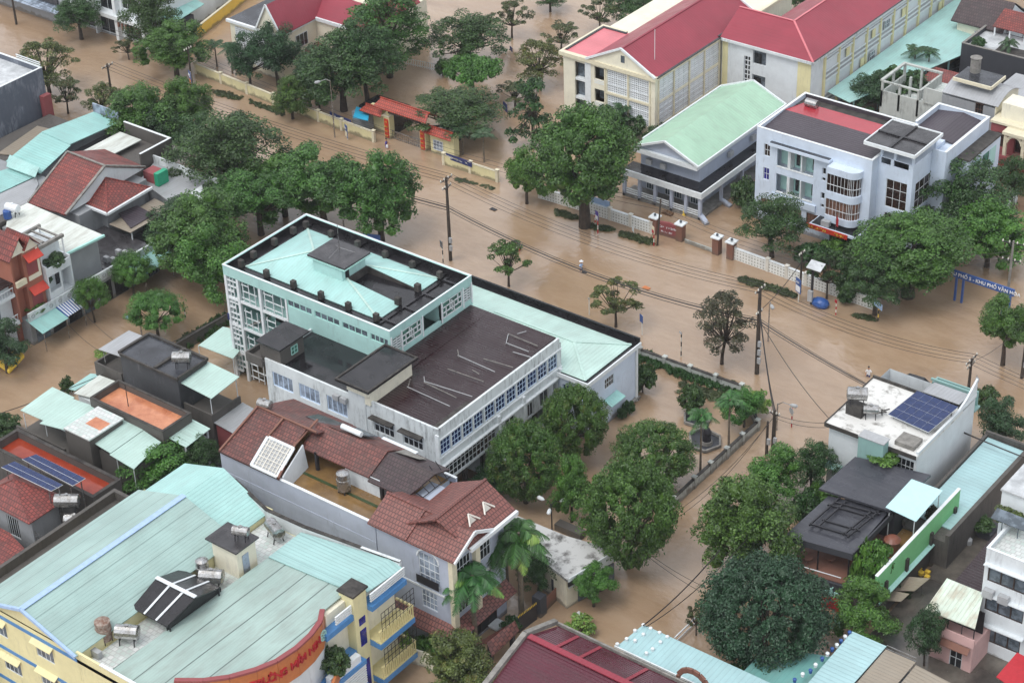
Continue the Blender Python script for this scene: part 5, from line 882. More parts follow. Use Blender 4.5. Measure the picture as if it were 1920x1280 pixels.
# pillar and balconies on the right
m = MB(); m.box(24.3, 26.0, -56.4, -54.7, -.2, 12.6); pl = m.build('pillar', 'yellow_wall', t); m = MB(); m.box(24.2, 26.15, -56.55, -54.5, 12.6, 12.8); m.build('pillar_cap', 'concrete_old', pl)
for z0, z1, w_ in ((9.0, 9.8, .8), (6.6, 8.4, .8), (.5, 4.8, .9)): m = MB(); m.box(26.0, 26.05, -55.9, -55.9+w_, z0, z1); m.build('window', 'glass_vio', pl)
m = MB(); m.box(24.3, 25.2, -54.69, -50.2, 0, 12.0); m.box(24.3, 25.0, -59, -56.41, 0, 11.8); m.build('balcony_wall', 'cream_wall', t)
for z in (11.0, 6.9, 2.6): m = MB(); m.box(25.2, 26.6, -54.69, -49.9, z-.9, z-.35); m.box(25.0, 25.9, -60.0, -56.41, z-1.0, z-.4); m.build('blue_slab', 'blue_paint', t)
for z in (11.2,):
    m = MB()
    for k in range(4): m.box(26.3, 26.45, -54.6, -49.9, z-.1+k*.25, z+.02+k*.25); m.box(25.7, 25.85, -58.6, -56.5, z-.3+k*.25, z-.18+k*.25)
    m.build('railing_bar', 'trim_white', t)
for z in (7.0, 2.8):
    m = MB(); m.box(27.0, 27.2, -54.6, -49.9, z+.75, z+.95); m.box(25.2, 27.0, -50.1, -49.9, z+.75, z+.95); m.box(25.2, 27.2, -54.6, -49.9, z-.5, z-.35)
    for k in range(16): y = -54.5+k*.3; m.box(27.05, 27.15, y, y+.1, z-.35, z+.75)
    m.build('balustrade', 'yellow_paint', t); m = MB(); m.box(25.2, 27.25, -54.65, -49.85, z-1.1, z-.52); m.build('blue_slab', 'blue_paint', t)
    m = MB(); [m.box(27.3, 27.34, -54.4+k*.5, -54.36+k*.5, z+.95, z+3.0) for k in range(10)]; [m.box(27.3, 27.34, -54.4, -49.9, z+1.2+k*.6, z+1.24+k*.6) for k in range(4)]; m.build('wire_mesh', 'iron_dark', t)
for k in range(9): m = MB(); m.box(25.6, 27.0, -62.2, -56.5, 4.6-k*.3, 4.75-k*.3); 
m = MB(); [m.box(26.9, 27.0, -62.0, -56.5, 3.4+k*.28, 3.55+k*.28) for k in range(7)]; m.box(25.0, 27.0, -62, -56.5, 5.35, 5.6); m.build('louvre', 'trim_white', t); m = MB(); m.box(25.0, 27.05, -62.05, -56.45, 5.6, 6.1); m.box(25, 27.05, -62.05, -56.45, 2.7, 3.3); m.build('blue_slab', 'blue_paint', t)
m = MB(); m.box(26.3, 26.9, -61, -57, 6.1, 6.9); m.build('scroll_railing', 'trim_white', t)
# stair room, skylight, tanks on the kindergarten
c = thing('roof_room', 'small cream room with black slab roof between the two kindergarten roofs', 'roof room', (12.9, -57.9, 11.06)); m = MB(); m.box(11.4, 14.5, -59.0, -56.6, 11.06, 14.2); m.build('wall', 'cream_wall', c); m = MB(); m.box(11.0, 14.9, -59.4, -56.4, 14.25, 14.4); m.build('roof', 'concrete_wet', c); m = MB(); m.box(14.52, 14.56, -58.4, -57.6, 11.2, 13.3); m.build('door', 'glass_pale', c)
tank(13.9, -57.6, 14.41, 1.5, .38, 'small steel tank on the black slab of the cream roof room', .4)
tank(12.0, -61.0, 11.07, 1.9, .5, 'upright steel tank beside the cream roof room', upright=True); tank(13.3, -61.2, 11.07, 2.1, .6, 'blue-streaked steel tank in front of the cream roof room', .5)
tank(13.2, -52.8, 11.07, 2.1, .55, 'steel tank on black wheels-like stand near the white parapet', -.4)
a = G(198, 1203, 11); tank(a.x, a.y, 11.07, 1.9, .6, 'upright rusty tank at the edge of the big teal roof', upright=True, mat='steel_rust'); a = G(242, 1205, 11); tank(a.x, a.y, 11.07, 2.0, .58, 'steel tank lying on the white tiled roof walk', .5)
m = MB(); a = G(172, 1231, 11); m.box(a.x, a.x+.9, a.y, a.y+.5, 11.07, 11.8); tag(m.build('air_conditioner', 'plastic_grey'), 'air conditioner at the near end of the tiled roof walk', 'air conditioner')
k = thing('roof_skylight', 'black panelled skylight tent with white battens across the kindergarten roof walk', 'skylight', (13.5, -66, 11.6))
zl, zh = 12.5, 14.0; PA = [G(247, 1138, zl), G(312, 1174, zl), G(367, 1120, zh), G(293, 1083, zh)]; PB = [G(293, 1083, zh), G(367, 1120, zh), G(414, 1100, zl), G(340, 1066, zl)]
m = MB(); m.slab(PA, .1); m.slab(PB, .1); m.build('panel', 'roof_black', k)
m = MB(); m.vslab([PA[1]-Vector((0, 0, .1)), PA[2]-Vector((0, 0, .1)), PB[2]-Vector((0, 0, .1)), Vector((PB[2].x, PB[2].y, 12)), Vector((PA[1].x, PA[1].y, 12))], (-.05, .0, 0)); m.build('end_panel', 'dark_void', k)
up = Vector((0, 0, .05))
for s_ in (.36, .7): m = MB(); m.bar(PA[0].lerp(PA[1], s_)+up, PA[3].lerp(PA[2], s_)+up, .22, .05); m.bar(PB[0].lerp(PB[1], s_)+up, PB[3].lerp(PB[2], s_)+up, .22, .05); m.build('batten', 'frame_white', k)
m = MB(); m.bar(PA[3]+up*2, PA[2]+up*2, .4, .07); m.build('ridge_cap', 'frame_white', k)
m = MB(); [m.box(p.x-.06, p.x+.06, p.y-.06, p.y+.06, 11.07, p.z-.1) for p in (PA[0].lerp(PA[3], .1), PA[1].lerp(PA[2], .1), PB[2].lerp(PB[1], .1))]; m.build('post', 'iron_dark', k)
# brown hipped porch roof tucked between the kindergarten and the tube house
t = thing('brown_roof_house', 'small dark brown tiled house squeezed behind the teal kindergarten roof', 'house', (4, -48)); m = MB(); q = [G(432, 885, 8), G(470, 885, 8), G(528, 938, 8), G(480, 925, 8)]
m.slab([(-1.5, -47.8, 8.3), (-1.5, -49.5, 7.6), (5.5, -49.3, 7.6), (7.5, -48.2, 8.0), (5, -47.2, 8.6)], .12); m.slab([(-1, -47.2, 9.6), (-1, -49.4, 8.6), (4.5, -49.2, 8.6), (3.8, -47.2, 9.6)], .12); m.build('roof', 'tile_dark', t); m = MB(); m.box(-1, 6, -49.2, -47.3, 0, 7.5); m.build('wall', 'grey_wall', t)
# ================================================================ left blocks
def posts(par, pts, z0, z1, mat='steel', r=.05):
    for x, y in pts: m = MB(); m.tube([(x, y, z0), (x, y, z1)], r, 6); m.build('post', mat, par)
def walledterrace(par, x0, x1, y0, y1, zf, zt, wm, fm, t_=.2, sides='nsew', cap='concrete_old'):
    m = MB(); m.box(x0, x1, y0, y1, -.2, zf); m.build('wall', wm, par); m = MB(); m.box(x0+t_, x1-t_, y0+t_, y1-t_, zf, zf+.05); m.build('terrace_floor', fm, par)
    parapet(par, x0, x1, y0, y1, zf, zt, t_, wm, sides=sides, cap=.07, capm=cap)
# dark concrete house
t = thing('concrete_house', 'tall dark concrete house with two flat roof slabs and a steel tank', 'house', (-20, -34.5))
m = MB(); m.box(-25.2, -16.4, -36.6, -32.2, -.2, 8.6); m.build('wall', 'dark_wall', t)
m = MB(); m.box(-25.2, -19.9, -36.6, -32.2, 8.6, 8.72); m.box(-19.6, -16.4, -36.6, -32.2, 8.6, 8.7); m.build('roof_slab', 'roof_slate', t)
m = MB(); m.box(-25.3, -16.3, -32.3, -32.0, 8.6, 8.95); m.box(-25.4, -25.1, -36.7, -32.3, 8.6, 8.95); m.box(-19.95, -19.6, -36.65, -32.3, 8.6, 8.95); m.box(-25.1, -16.3, -36.8, -36.62, 8.5, 8.8); m.box(-16.4, -16.2, -36.6, -32.3, 8.5, 8.95); m.build('roof_kerb', 'concrete_old', t)
tank(-17.6, -34.6, 8.72, 1.9, .55, 'steel tank lying on the flat roof of the tall dark concrete house', .6)
m = MB(); m.box(-29.6, -25.3, -36.8, -32.4, -.2, 5.0); m.box(-29.6, -25.3, -36.8, -36.6, 5.0, 6.0); m.box(-29.6, -29.4, -36.6, -32.4, 5.0, 6.0); w = m.build('terrace_wall', 'soot_shade_wall', t)
m = MB(); m.slab([(-28.6, -36.7, 8.0), (-25.0, -36.4, 8.1), (-25.3, -32.3, 8.3), (-28.4, -32.3, 8.2)], .08); m.build('canopy_sheet', 'tin_grey', t); posts(t, [(-28.3, -36.3), (-28.2, -32.6)], 5, 8)
m = MB(); m.box(-16.19, -12.0, -36.4, -32, -.2, 4.6); m.box(-16.19, -12.0, -36.4, -36.2, 4.6, 5.6); m.box(-12.2, -12.0, -36.2, -32, 4.6, 5.6); m.build('terrace_wall', 'soot_shade_wall', t)
m = MB(); m.slab([(-16.9, -36.2, 8.0), (-11.7, -36.4, 7.9), (-11.8, -32, 8.2), (-16.9, -31.9, 8.3)], .08); m.build('canopy_sheet', 'mint_pale_x', t); posts(t, [(-12.2, -36.1), (-12.2, -32.2)], 5.5, 7.95, 'frame_white')
t = thing('lean_to', 'brick lean-to with pale grey sheet roof beside the dark concrete house', 'shed', (-11, -34)); m = MB(); m.slab([(-12.4, -36.2, 4.6), (-8.9, -36.4, 4.5), (-9.2, -31.9, 4.5), (-12.0, -31.8, 4.7)], .08); m.build('roof', 'tin_grey', t); m = MB(); m.box(-11.95, -9.3, -36.0, -32.1, -.2, 4.4); m.build('wall', 'maroon_wall', t)
# orange terrace
t = thing('terrace_house', 'house with a wet orange roof terrace inside blackened parapets', 'house', (-17.6, -40.8)); walledterrace(t, -23.4, -12.4, -43.0, -38.8, 6.3, 7.1, 'soot_shade_wall', 'terrace_orange', .25)
m = MB(); m.tube([(-19.7, -41.0, 6.3), (-19.7, -41.0, 9.2)], .05, 5); m.build('pole', 'iron_dark', t)
t = thing('mint_porch', 'small pale mint canopy house at the corner of the orange terrace', 'shed', (-11.5, -40)); m = MB(); m.slab([(-13.6, -42.2, 6.0), (-9.9, -42.3, 5.8), (-10.1, -38.5, 5.9), (-13.6, -38.5, 6.1)], .08); m.build('roof', 'mint_pale_y', t); m = MB(); m.box(-12.35, -10.4, -41.8, -38.7, -.2, 4.8); m.build('wall', 'grey_wall', t); posts(t, [(-10.3, -42.0), (-10.3, -38.8)], 4.8, 5.8, 'frame_white', .12)
t = thing('tiled_terrace_house', 'dark walled house with a white and orange patterned roof terrace', 'house', (-19.6, -45.8)); m = MB(); m.box(-21.6, -17.9, -48.2, -43.5, -.2, 6.8); m.build('wall', 'soot_shade_wall', t); m = MB(); m.box(-21.7, -17.8, -48.3, -43.4, 6.8, 6.95); m.build('roof', 'hex_tiles', t); m = MB(); m.box(-20.4, -18.2, -46.4, -44.9, 6.955, 6.97); m.build('orange_tiles', 'terrace_orange', t)
t = thing('mint_roof_house', 'house with two long pale mint sheets above a dark open side', 'house', (-15, -45.5)); m = MB(); m.slab([(-18.6, -47.5, 6.1), (-15.4, -47.7, 6.0), (-15.4, -43.0, 6.2), (-18.6, -42.9, 6.3)], .08); m.slab([(-15.35, -47.9, 5.95), (-11.6, -48.1, 5.8), (-12.5, -43.3, 6.0), (-15.35, -43.0, 6.15)], .08); m.build('roof', 'mint_pale_x', t); m = MB(); m.box(-17.7, -12.2, -47.3, -43.6, -.2, 5.2); m.build('wall', 'soot_shade_wall', t); posts(t, [(-12, -47.8), (-14.8, -47.5)], 0, 5.8, 'frame_white')
t = thing('mint_roof_house', 'house under two wide mint sheets with a white railed balcony below', 'house', (-26, -45.5)); m = MB(); m.slab([(-28.9, -48, 6.2), (-25.6, -47.6, 5.9), (-25.9, -43, 6.2), (-29.2, -43.2, 6.4)], .08); m.slab([(-25.58, -48.3, 6.0), (-22.2, -47.3, 5.8), (-22.7, -42.7, 6.0), (-25.85, -43.4, 6.3)], .08); m.build('roof', 'mint_pale_x', t)
m = MB(); m.box(-29.8, -22.2, -48.2, -43.2, -.2, 3.0); m.box(-29.8, -22.2, -48.3, -48.1, 3.0, 4.0); m.build('wall', 'soot_shade_wall', t); m = MB(); m.box(-29.4, -22.0, -45.2, -45.0, 3.05, 5.7); m.build('inner_wall', 'white_wall', t); posts(t, [(-28.6, -47.9), (-25.6, -47.6), (-22.4, -47.2)], 3.9, 5.8, 'frame_white')
t = thing('tin_shed', 'shed with dirty white patched tin roof above the near bank', 'shed', (-27, -39)); m = MB(); m.slab([(-28.2, -41.3, 4.9), (-25.4, -40.6, 4.8), (-25.6, -37.1, 5.0), (-28.3, -37.4, 5.1)], .08); m.build('roof', 'tin_white', t); m = MB(); m.box(-27.9, -24.2, -41.0, -37.5, -.2, 4.5); m.build('wall', 'white_dirty', t)
t = thing('mint_awning', 'thin mint awning strip facing the flooded side street', 'awning', (-30, -38)); m = MB(); m.slab([(-30.5, -40.2, 4.0), (-29.2, -40.3, 4.3), (-29.1, -36.4, 4.3), (-30.7, -36.7, 4.0)], .06); m.build('sheet', 'mint_x', t); posts(t, [(-30.3, -40), (-30.4, -37)], 0, 4)
# red wet terrace and solar arrays
t = thing('red_terrace_house', 'long house with a glossy wet red roof terrace inside black parapets', 'house', (-19, -51.5)); walledterrace(t, -27.5, -11.8, -53.6, -49.8, 4.5, 5.4, 'soot_shade_wall', 'terrace_red', .35)
t = thing('tower_house', 'grey house with small hipped brown tile roof under two solar arrays', 'house', (-16.5, -58.6)); m = MB(); m.box(-19.6, -13.2, -60.4, -56.8, -.2, 6.1, skip='y-'); facade(m, 'y', -60.4, -19.6, -13.2, -.2, 6.1, [(-17.1, -15.4, 2.8, 5.3)], .2); m.build('wall', 'grey_wall', t, fix=False); window(t, 'y', -60.4, (-17.1, -15.4, 2.8, 5.3), 5, 1, 'frame_white', 'glass_dark')
m = MB(); P = [(-20.8, -60.9, 6.3), (-12.9, -60.9, 6.3), (-12.9, -55.9, 6.3), (-20.8, -55.9, 6.3)]; ap = (-17.6, -58.4, 8.2)
for i in range(4): m.slab([P[i], P[(i+1) % 4], ap], .1)
m.build('roof', 'tile_red', t)
for i in range(4): m = MB(); m.bar(P[i], ap, .16, .08); m.build('ridge_cap', 'tile_red', t)
m = MB(); m.box(-13.1, -8.5, -60.5, -54.2, -.2, 3.6); m.build('back_terrace', 'concrete', t); m = MB(); [m.bar((-13, -60.3+.0, 3.8+k*.5), (-9, -60.3, 3.8+k*.5), .05) for k in range(3)]; [m.bar((-13+k*1, -60.3, 3.6), (-13+k*1, -60.3, 5), .05) for k in range(5)]; m.build('railing', 'steel', t)
def solar(name, label, P, nx, ny, z0, group=None, leg=True):
    P = [Vector(p) for p in P]; c = sum(P, Vector())/4; t = thing(name, label, 'solar array', (c.x, c.y, z0), group)
    L = lambda a, b: P[0].lerp(P[1], a).lerp(P[3].lerp(P[2], a), b)
    for i in range(nx):
        for j in range(ny):
            e = .03/nx*2; f = .03/ny*2; q = [L((i+e)/nx, (j+f)/ny), L((i+1-e)/nx, (j+f)/ny), L((i+1-e)/nx, (j+1-f)/ny), L((i+e)/nx, (j+1-f)/ny)]
            m = MB(['frame_white', 'solar_cell']); m.slab([L(i/nx, j/ny)-Vector((0, 0, .02)), L((i+1)/nx, j/ny)-Vector((0, 0, .02)), L((i+1)/nx, (j+1)/ny)-Vector((0, 0, .02)), L(i/nx, (j+1)/ny)-Vector((0, 0, .02))], .05); m.mat(1); m.slab(q, .015); m.build('panel', None, t)
    m = MB()
    for a in (.08, .92):
        for b in (.1, .9): p = L(a, b); m.bar((p.x, p.y, z0), (p.x, p.y, p.z-.07), .09)
        m.bar(L(a, .02)-Vector((0, 0, .12)), L(a, .98)-Vector((0, 0, .12)), .08)
    m.build('rack_frame', 'steel', t); return t
glass('solar_cell', '#27365f', .15, .25, 3)
solar('solar_array', 'rear solar array on posts beside the wet red terrace', [G(41, 860, 8.5), G(136, 910, 8.3), G(160, 896, 8.9), G(68, 851, 9.1)], 6, 2, 5, 'solar arrays over the brown tile roof')
solar('solar_array', 'front solar array on posts over the hipped brown tile roof', [G(2, 875, 8.5), G(96, 920, 8.3), G(118, 908, 8.9), G(27, 864, 9.1)], 6, 2, 5, 'solar arrays over the brown tile roof')
tank(-12.0, -56.6, 5.6, 2.4, .62, 'pale steel tank high on a pedestal beside the solar arrays', .6); m = MB(); m.box(-12.8, -11.2, -57.2, -56, 3.6, 5.6); tag(m.build('tank_pedestal', 'concrete_old'), 'dark square pedestal carrying the highest tank by the solar arrays', 'pedestal')
tank(-10.3, -57.4, 4.6, 2.0, .5, 'middle of the three tanks beside the solar arrays', .6); tank(-9.0, -57.6, 4.2, 1.6, .32, 'thin rusty tank lowest of the three by the solar arrays', .6)
t = thing('dark_tile_house', 'low house with dark red wet tiles in the lower left corner of the block', 'house', (-14, -63)); m = MB(); m.slab([(-20, -66.5, 3.2), (-12.1, -65.8, 3.4), (-12.1, -62.2, 4.0), (-15.5, -61.5, 4.4), (-20, -61.5, 4.4)], .12); m.build('roof', 'tile_red', t); m = MB(); m.box(-19.5, -12.5, -65.5, -62, -.2, 3.1); m.build('wall', 'soot_shade_wall', t)
t = thing('gutter_wall', 'long blackened wall with air conditioner between the red terrace and the kindergarten', 'wall', (-6.5, -62)); m = MB(); m.box(-8.4, -1.6, -78, -53.6, -.2, 7.0); m.build('wall', 'soot_shade_wall', t); m = MB(); m.box(-8.4, -8.0, -78, -53.4, 7.0, 8.0); m.box(-8, -1.9, -53.8, -53.4, 7, 8.0); m.build('parapet', 'soot_shade_wall', t); m = MB(); m.box(-4.4, -3.6, -56.0, -55.2, 7.0, 8.6); m.build('air_conditioner', 'plastic_grey', t)
m = MB(); m.box(-30.5, -8.41, -78, -31, -.3, .25); struct(m.build('block_ground', 'concrete_wet'))
t = thing('white_wall', 'low white garden wall at the far left edge beside the flooded street', 'wall', G(20, 825)); a, b = G(-20, 852, 1.5), G(32, 815, 1.5); m = MB(); m.bar((a.x, a.y, .8), (b.x, b.y, .8), .3, 1.7); m.build('wall_panel', 'white_dirty', t)
# ---------------------------------------------------------------- houses along the far side of the side street
XS = -45.6
t = thing('shopfront_wall', 'long white parapet with rosettes above the flooded shopfronts', 'parapet', (XS, -24)); m = MB(); m.box(XS-6, XS, -32.6, -12.5, -.2, 3.2); m.build('shop_front', 'grey_wall', t); m = MB(); m.box(XS-.2, XS+.05, -32.6, -12.5, 3.2, 4.3); m.build('parapet', 'white_dirty', t)
for k in range(14):
    y = -32+k*1.4; m = MB(); P = [(XS+.1, y+.25*math.cos(a*math.tau/6), 3.8+.25*math.sin(a*math.tau/6)) for a in range(6)]; [m.bar(P[a], P[(a+1) % 6], .07) for a in range(6)]; m.build('rosette', 'plastic_grey', t)
for k in range(8): y = -31.9+k*2.5; m = MB(); m.box(XS+.001, XS+.03, y, y+2.0, .1, 2.8); m.build('shutter', 'glass_dark' if k % 3 else 'glass_grey', t)
t = thing('tin_roof_house', 'grey walled house with a broad weathered white tin roof', 'house', (-52, -21)); m = MB(); m.box(-58.5, -47.0, -24.6, -19.8, -.2, 8.0); m.build('wall', 'grey_wall', t); m = MB(); m.slab([(-60, -22.2, 8.5), (-57.5, -24.8, 8.35), (-46.8, -24.8, 8.3), (-45.9, -19.6, 8.6), (-59.4, -19.6, 8.8)], .1); m.build('roof', 'tin_white', t); m = MB(); m.bar((-46.7, -24.9, 8.3), (-45.8, -19.6, 8.6), .3, .25); m.build('fascia', 'mint_paint', t)
t = thing('balcony_house', 'narrow white house with planted balconies above the blue striped awning', 'house', (-48, -27)); xf = -45.9; m = MB(); m.box(-53, -47.6, -28.8, -25, -.2, 10.2); m.box(-47.59, xf, -28.8, -25, 3.2, 4.4); m.build('wall', 'white_wall', t); m = MB(); m.box(-53.05, -47.5, -28.95, -28.81, 3, 10.3); m.build('side_wall', 'dark_wall', t)
m = MB(); m.box(-47.6, xf, -28.8, -28.6, 4.4, 8.6); m.box(-47.6, xf, -25.2, -25, 4.4, 8.6); m.box(-47.6, xf, -28.6, -25.2, 7.2, 7.35); m.box(xf-.15, xf, -28.6, -25.2, 7.35, 8.3); m.box(xf-.15, xf, -26.9, -26.7, 4.4, 7.2); m.box(xf-.15, xf, -28.6, -26.9, 4.4, 5.1); m.build('balcony', 'white_wall', t); m = MB(); m.box(-47.59, -47.5, -26.4, -25.5, 4.6, 6.9); m.build('door', 'glass_dark', t)
m = MB(); [m.box(-50.5, -46.6, -28.6+k*1.0, -28.4+k*1.0, 10.9, 11.1) for k in range(4)]; m.box(-46.8, -46.4, -28.9, -25.0, 10.8, 11.2); m.box(-50.7, -50.4, -28.9, -25.0, 10.8, 11.2); m.slab([(-50.5, -28.9, 11.3), (-46.9, -28.9, 11.3), (-46.9, -27.6, 11.3), (-50.5, -27.6, 11.3)], .1); m.build('pergola', 'concrete', t); posts(t, [(-46.6, -28.7), (-46.6, -25.2), (-50.5, -25.2)], 8.3, 10.8, 'trim_white', .1)
t = thing('gabled_house', 'narrow orange brick-coloured house with double gable front and red awnings', 'house', (-48, -31)); xf = -46.4; m = MB(); m.box(-56, xf-.8, -33.2, -29.0, -.2, 11.6); m.box(xf-.79, xf, -33.2, -32.95, 3.2, 11.8); m.box(xf-.79, xf, -31.5, -29.0, 3.2, 11.6); m.box(xf-.79, xf, -32.95, -31.5, 7.3, 7.8); m.build('wall', 'orange_wall', t)
m = MB(); m.vslab([(xf, -33.2, 11.7), (xf, -30.9, 11.7), (xf, -31.6, 13.7)], (-.8, 0, 0)); m.vslab([(xf+.05, -31.3, 11.6), (xf+.05, -29.0, 11.6), (xf+.05, -30.1, 13.2)], (-.8, 0, 0)); m.box(xf+.001, xf+.05, -31.0, -29.2, 7.7, 8.3); m.box(xf+.001, xf+.04, -29.4, -29.1, 7.7, 11.5); m.build('gable', 'cream_wall', t)
m = MB(); m.slab([(xf+.3, -33.5, 11.5), (xf+.3, -31.5, 13.9), (-52, -31.5, 13.9), (-52, -33.5, 11.5)], .12); m.slab([(xf+.3, -31.5, 13.9), (xf+.3, -30.7, 12.6), (-52, -30.7, 12.6), (-52, -31.5, 13.9)], .12); m.slab([(xf+.4, -31.2, 12.0), (xf+.4, -30.1, 13.4), (-50, -30.1, 13.4), (-50, -31.2, 12.0)], .1); m.slab([(xf+.4, -30.1, 13.4), (xf+.4, -28.9, 11.9), (-50, -28.9, 11.9), (-50, -30.1, 13.4)], .1); m.build('roof', 'tile_red', t)
for z in (11.3, 6.9): m = MB(); m.slab([(xf, -31.3, z), (xf+.9, -31.3, z-.7), (xf+.9, -29.0, z-.7), (xf, -29.0, z)], .08); m.build('awning', 'red_paint', t)
for z in (8.5, 4.3): m = MB(); m.box(xf+.001, xf+.04, -31.0, -29.5, z, z+2.0); m.build('shutter', 'maroon_wall', t)
m = MB(); m.box(xf-.05, xf+.3, -33.0, -31.5, 7.8, 8.5); m.build('balcony_rail', 'trim_cream', t)
t = thing('white_house', 'white and grey house with flat railed balconies at the left edge', 'house', (-49, -36)); xf = -46.4; m = MB(); m.box(-56, xf-1, -40, -33.3, -.2, 8.5); m.box(xf-.99, xf, -40, -33.3, 3.1, 3.6); m.box(xf-.99, xf, -40, -33.3, 6.8, 7.2); m.build('wall', 'white_wall', t)
for z in (3.6, 7.2): m = MB(); m.box(xf-.08, xf-.02, -40, -33.4, z+.8, z+.9); [m.box(xf-.07, xf-.03, -39.9+k*.4, -39.86+k*.4, z, z+.8) for k in range(17)]; m.build('railing', 'trim_white', t)
for y in (-39, -36.6): m = MB(); m.box(xf-.999, xf-.96, y, y+1.5, 3.7, 6.2); m.build('door', 'glass_grey', t)
m = MB(); m.slab([(-56, -40, 8.6), (xf, -40, 8.6), (xf, -33.3, 8.6), (-56, -33.3, 8.6)], .1); m.build('roof', 'roof_black', t)
tank(-58.5, -22.6, 8.7, 1.7, .45, 'white tank behind the weathered tin roof', .2, mat='trim_white'); m = MB(); g = G(14, 403, 9); m.tube([(g.x, g.y, 8.6), (g.x, g.y, 9.6)], .5, 12); tag(m.build('water_barrel', 'plastic_blue'), 'bright blue plastic barrel at the left edge behind the tin roof', 'barrel'); 
m = MB(); m.box(-66, -58.6, -32, -23.5, -.2, 8.6); tag(m.build('backyard_house', 'soot_shade_wall'), 'dark plain backyard building behind the orange gabled house', 'house')
for nm, lab, P, mt, pp in (('street_awning', 'plain mint sheet awning on two posts over the flooded street', [(-46.3, -32.6, 3.3), (-46.3, -28.55, 3.3), (-43.1, -28.9, 2.8), (-43.0, -33.0, 2.8)], 'mint_y', [(-43.3, -32.6), (-43.3, -29.1)]), ('street_awning', 'blue and white striped awning below the white balcony house', [(-46.3, -28.5, 3.4), (-46.3, -25, 3.4), (-43.5, -25.6, 2.8), (-43.4, -28.8, 2.8)], 'stripe', [(-43.7, -26)]), ('street_awning', 'long weathered mint awning between the small street trees and the tiled house', [(-45.5, -17.2, 3.4), (-45.5, -11.1, 3.4), (-43.0, -11.6, 2.8), (-42.8, -17.2, 2.8)], 'mint_y', [(-43.2, -16.6), (-43.2, -12)])):
    t = thing(nm, lab, 'awning', (P[0][0], (P[0][1]+P[1][1])/2), 'awnings over the side street')
    if mt == 'stripe':
        m = MB(['plastic_blue', 'trim_white']); A, B, C_, D_ = [Vector(p) for p in P]
        for k in range(18): a, b = k/18, (k+1)/18; m.mat(k % 2); m.slab([A.lerp(B, a), A.lerp(B, b), D_.lerp(C_, b), D_.lerp(C_, a)], .05)
        m.build('canvas', None, t)
    else: m = MB(); m.slab(P, .06); m.build('sheet', mt, t)
    posts(t, pp, -.2, 2.85)
# red tiled house
t = thing('red_tiled_house', 'house with large red clay tile roof, white gable and a lower hipped tile roof', 'house', (-58, -12))
ze, zr = 6.6, 10.2
e0, e1 = G(52, 380, ze), G(123, 403, ze); r0, r1 = G(126, 285, zr), G(197, 312, zr)
m = MB(); m.slab([(e0.x, e0.y, ze), (e1.x, e1.y, ze), (r1.x, r1.y, zr), (r0.x, r0.y, zr)], .15)
bz = 7.2; b1 = G(272, 313, bz); m.slab([(r0.x, r0.y, zr), (r1.x, r1.y, zr), (b1.x, b1.y, bz), (b1.x-8, b1.y+.5, bz)], .15); m.build('roof', 'tile_red', t)
m = MB(); m.vslab([(e1.x-.3, e1.y+.2, ze-.1), (b1.x-.2, b1.y-.2, bz-.2), (r1.x-.3, r1.y, zr-.2)], (.15, 0, 0)); m.build('gable_wall', 'white_wall', t)
m = MB(); m.bar((e1.x, e1.y, ze+.05), (r1.x, r1.y, zr+.1), .35, .2); m.bar((r1.x, r1.y, zr+.1), (b1.x, b1.y, bz+.05), .35, .2); m.bar((e0.x, e0.y, ze+.05), (r0.x, r0.y, zr+.05), .25, .15); m.bar((r0.x, r0.y, zr+.1), (r1.x, r1.y, zr+.1), .25, .15); m.build('ridge_cap', 'concrete', t)
zh = 6.2; q = [G(161, 386, zh), G(201, 402, zh), G(285, 352, zh), G(235, 338, zh)]; ap = G(198, 333, 8.6); m = MB()
for i in range(4): m.slab([tuple(q[i]), tuple(q[(i+1) % 4]), tuple(ap)], .12)
m.build('roof', 'tile_red', t); m = MB(); [m.bar(q[i], q[(i+1) % 4], .3, .3) for i in range(2)]; m.build('fascia', 'trim_white', t)
for i in range(3): m = MB(); m.bar(q[i]+Vector((0, 0, .03)), ap+Vector((0, 0, .03)), .2, .1); m.build('ridge_cap', 'tile_red_y', t)
m = MB(); m.box(e0.x+.8, e1.x+1, e1.y+1.2, b1.y-1, -.2, ze-.4); m.box(q[0].x+1.0, q[2].x-1.2, q[1].y+1.2, q[3].y, -.2, zh-.35); m.build('wall', 'grey_wall', t)
zs = 4.6; q2 = [G(205, 420, zs), G(245, 436, zs), G(325, 390, zs), G(290, 372, zs)]; m = MB(); m.slab([tuple(p) for p in q2], .1); m.build('porch_roof', 'tin_rust' if False else 'poly_brown', t); m = MB(); q3 = [G(222, 400, 4.75), G(245, 428, 4.7), G(288, 402, 4.75), G(258, 385, 4.85)]; m.slab([tuple(p) for p in q3], .05); m.build('porch_panel', 'dark_y', t)
posts(t, [(q2[1].x-.2, q2[1].y+.3), (q2[2].x-.3, q2[2].y-.3)], -.2, 4.5, 'trim_white', .09)
m = MB(); m.box(-55, -45.7, -19.4, -12, -.2, 3.4); m.build('side_terrace', 'concrete_wet', t)
for k in range(5): m = MB(); x, y = -48.5+.9*(k % 3), -18.2+1.1*(k//3)+.3*k; m.box(x, x+.7, y, y+.5, 3.4, 4.1); m.build('air_conditioner', 'plastic_grey', t)
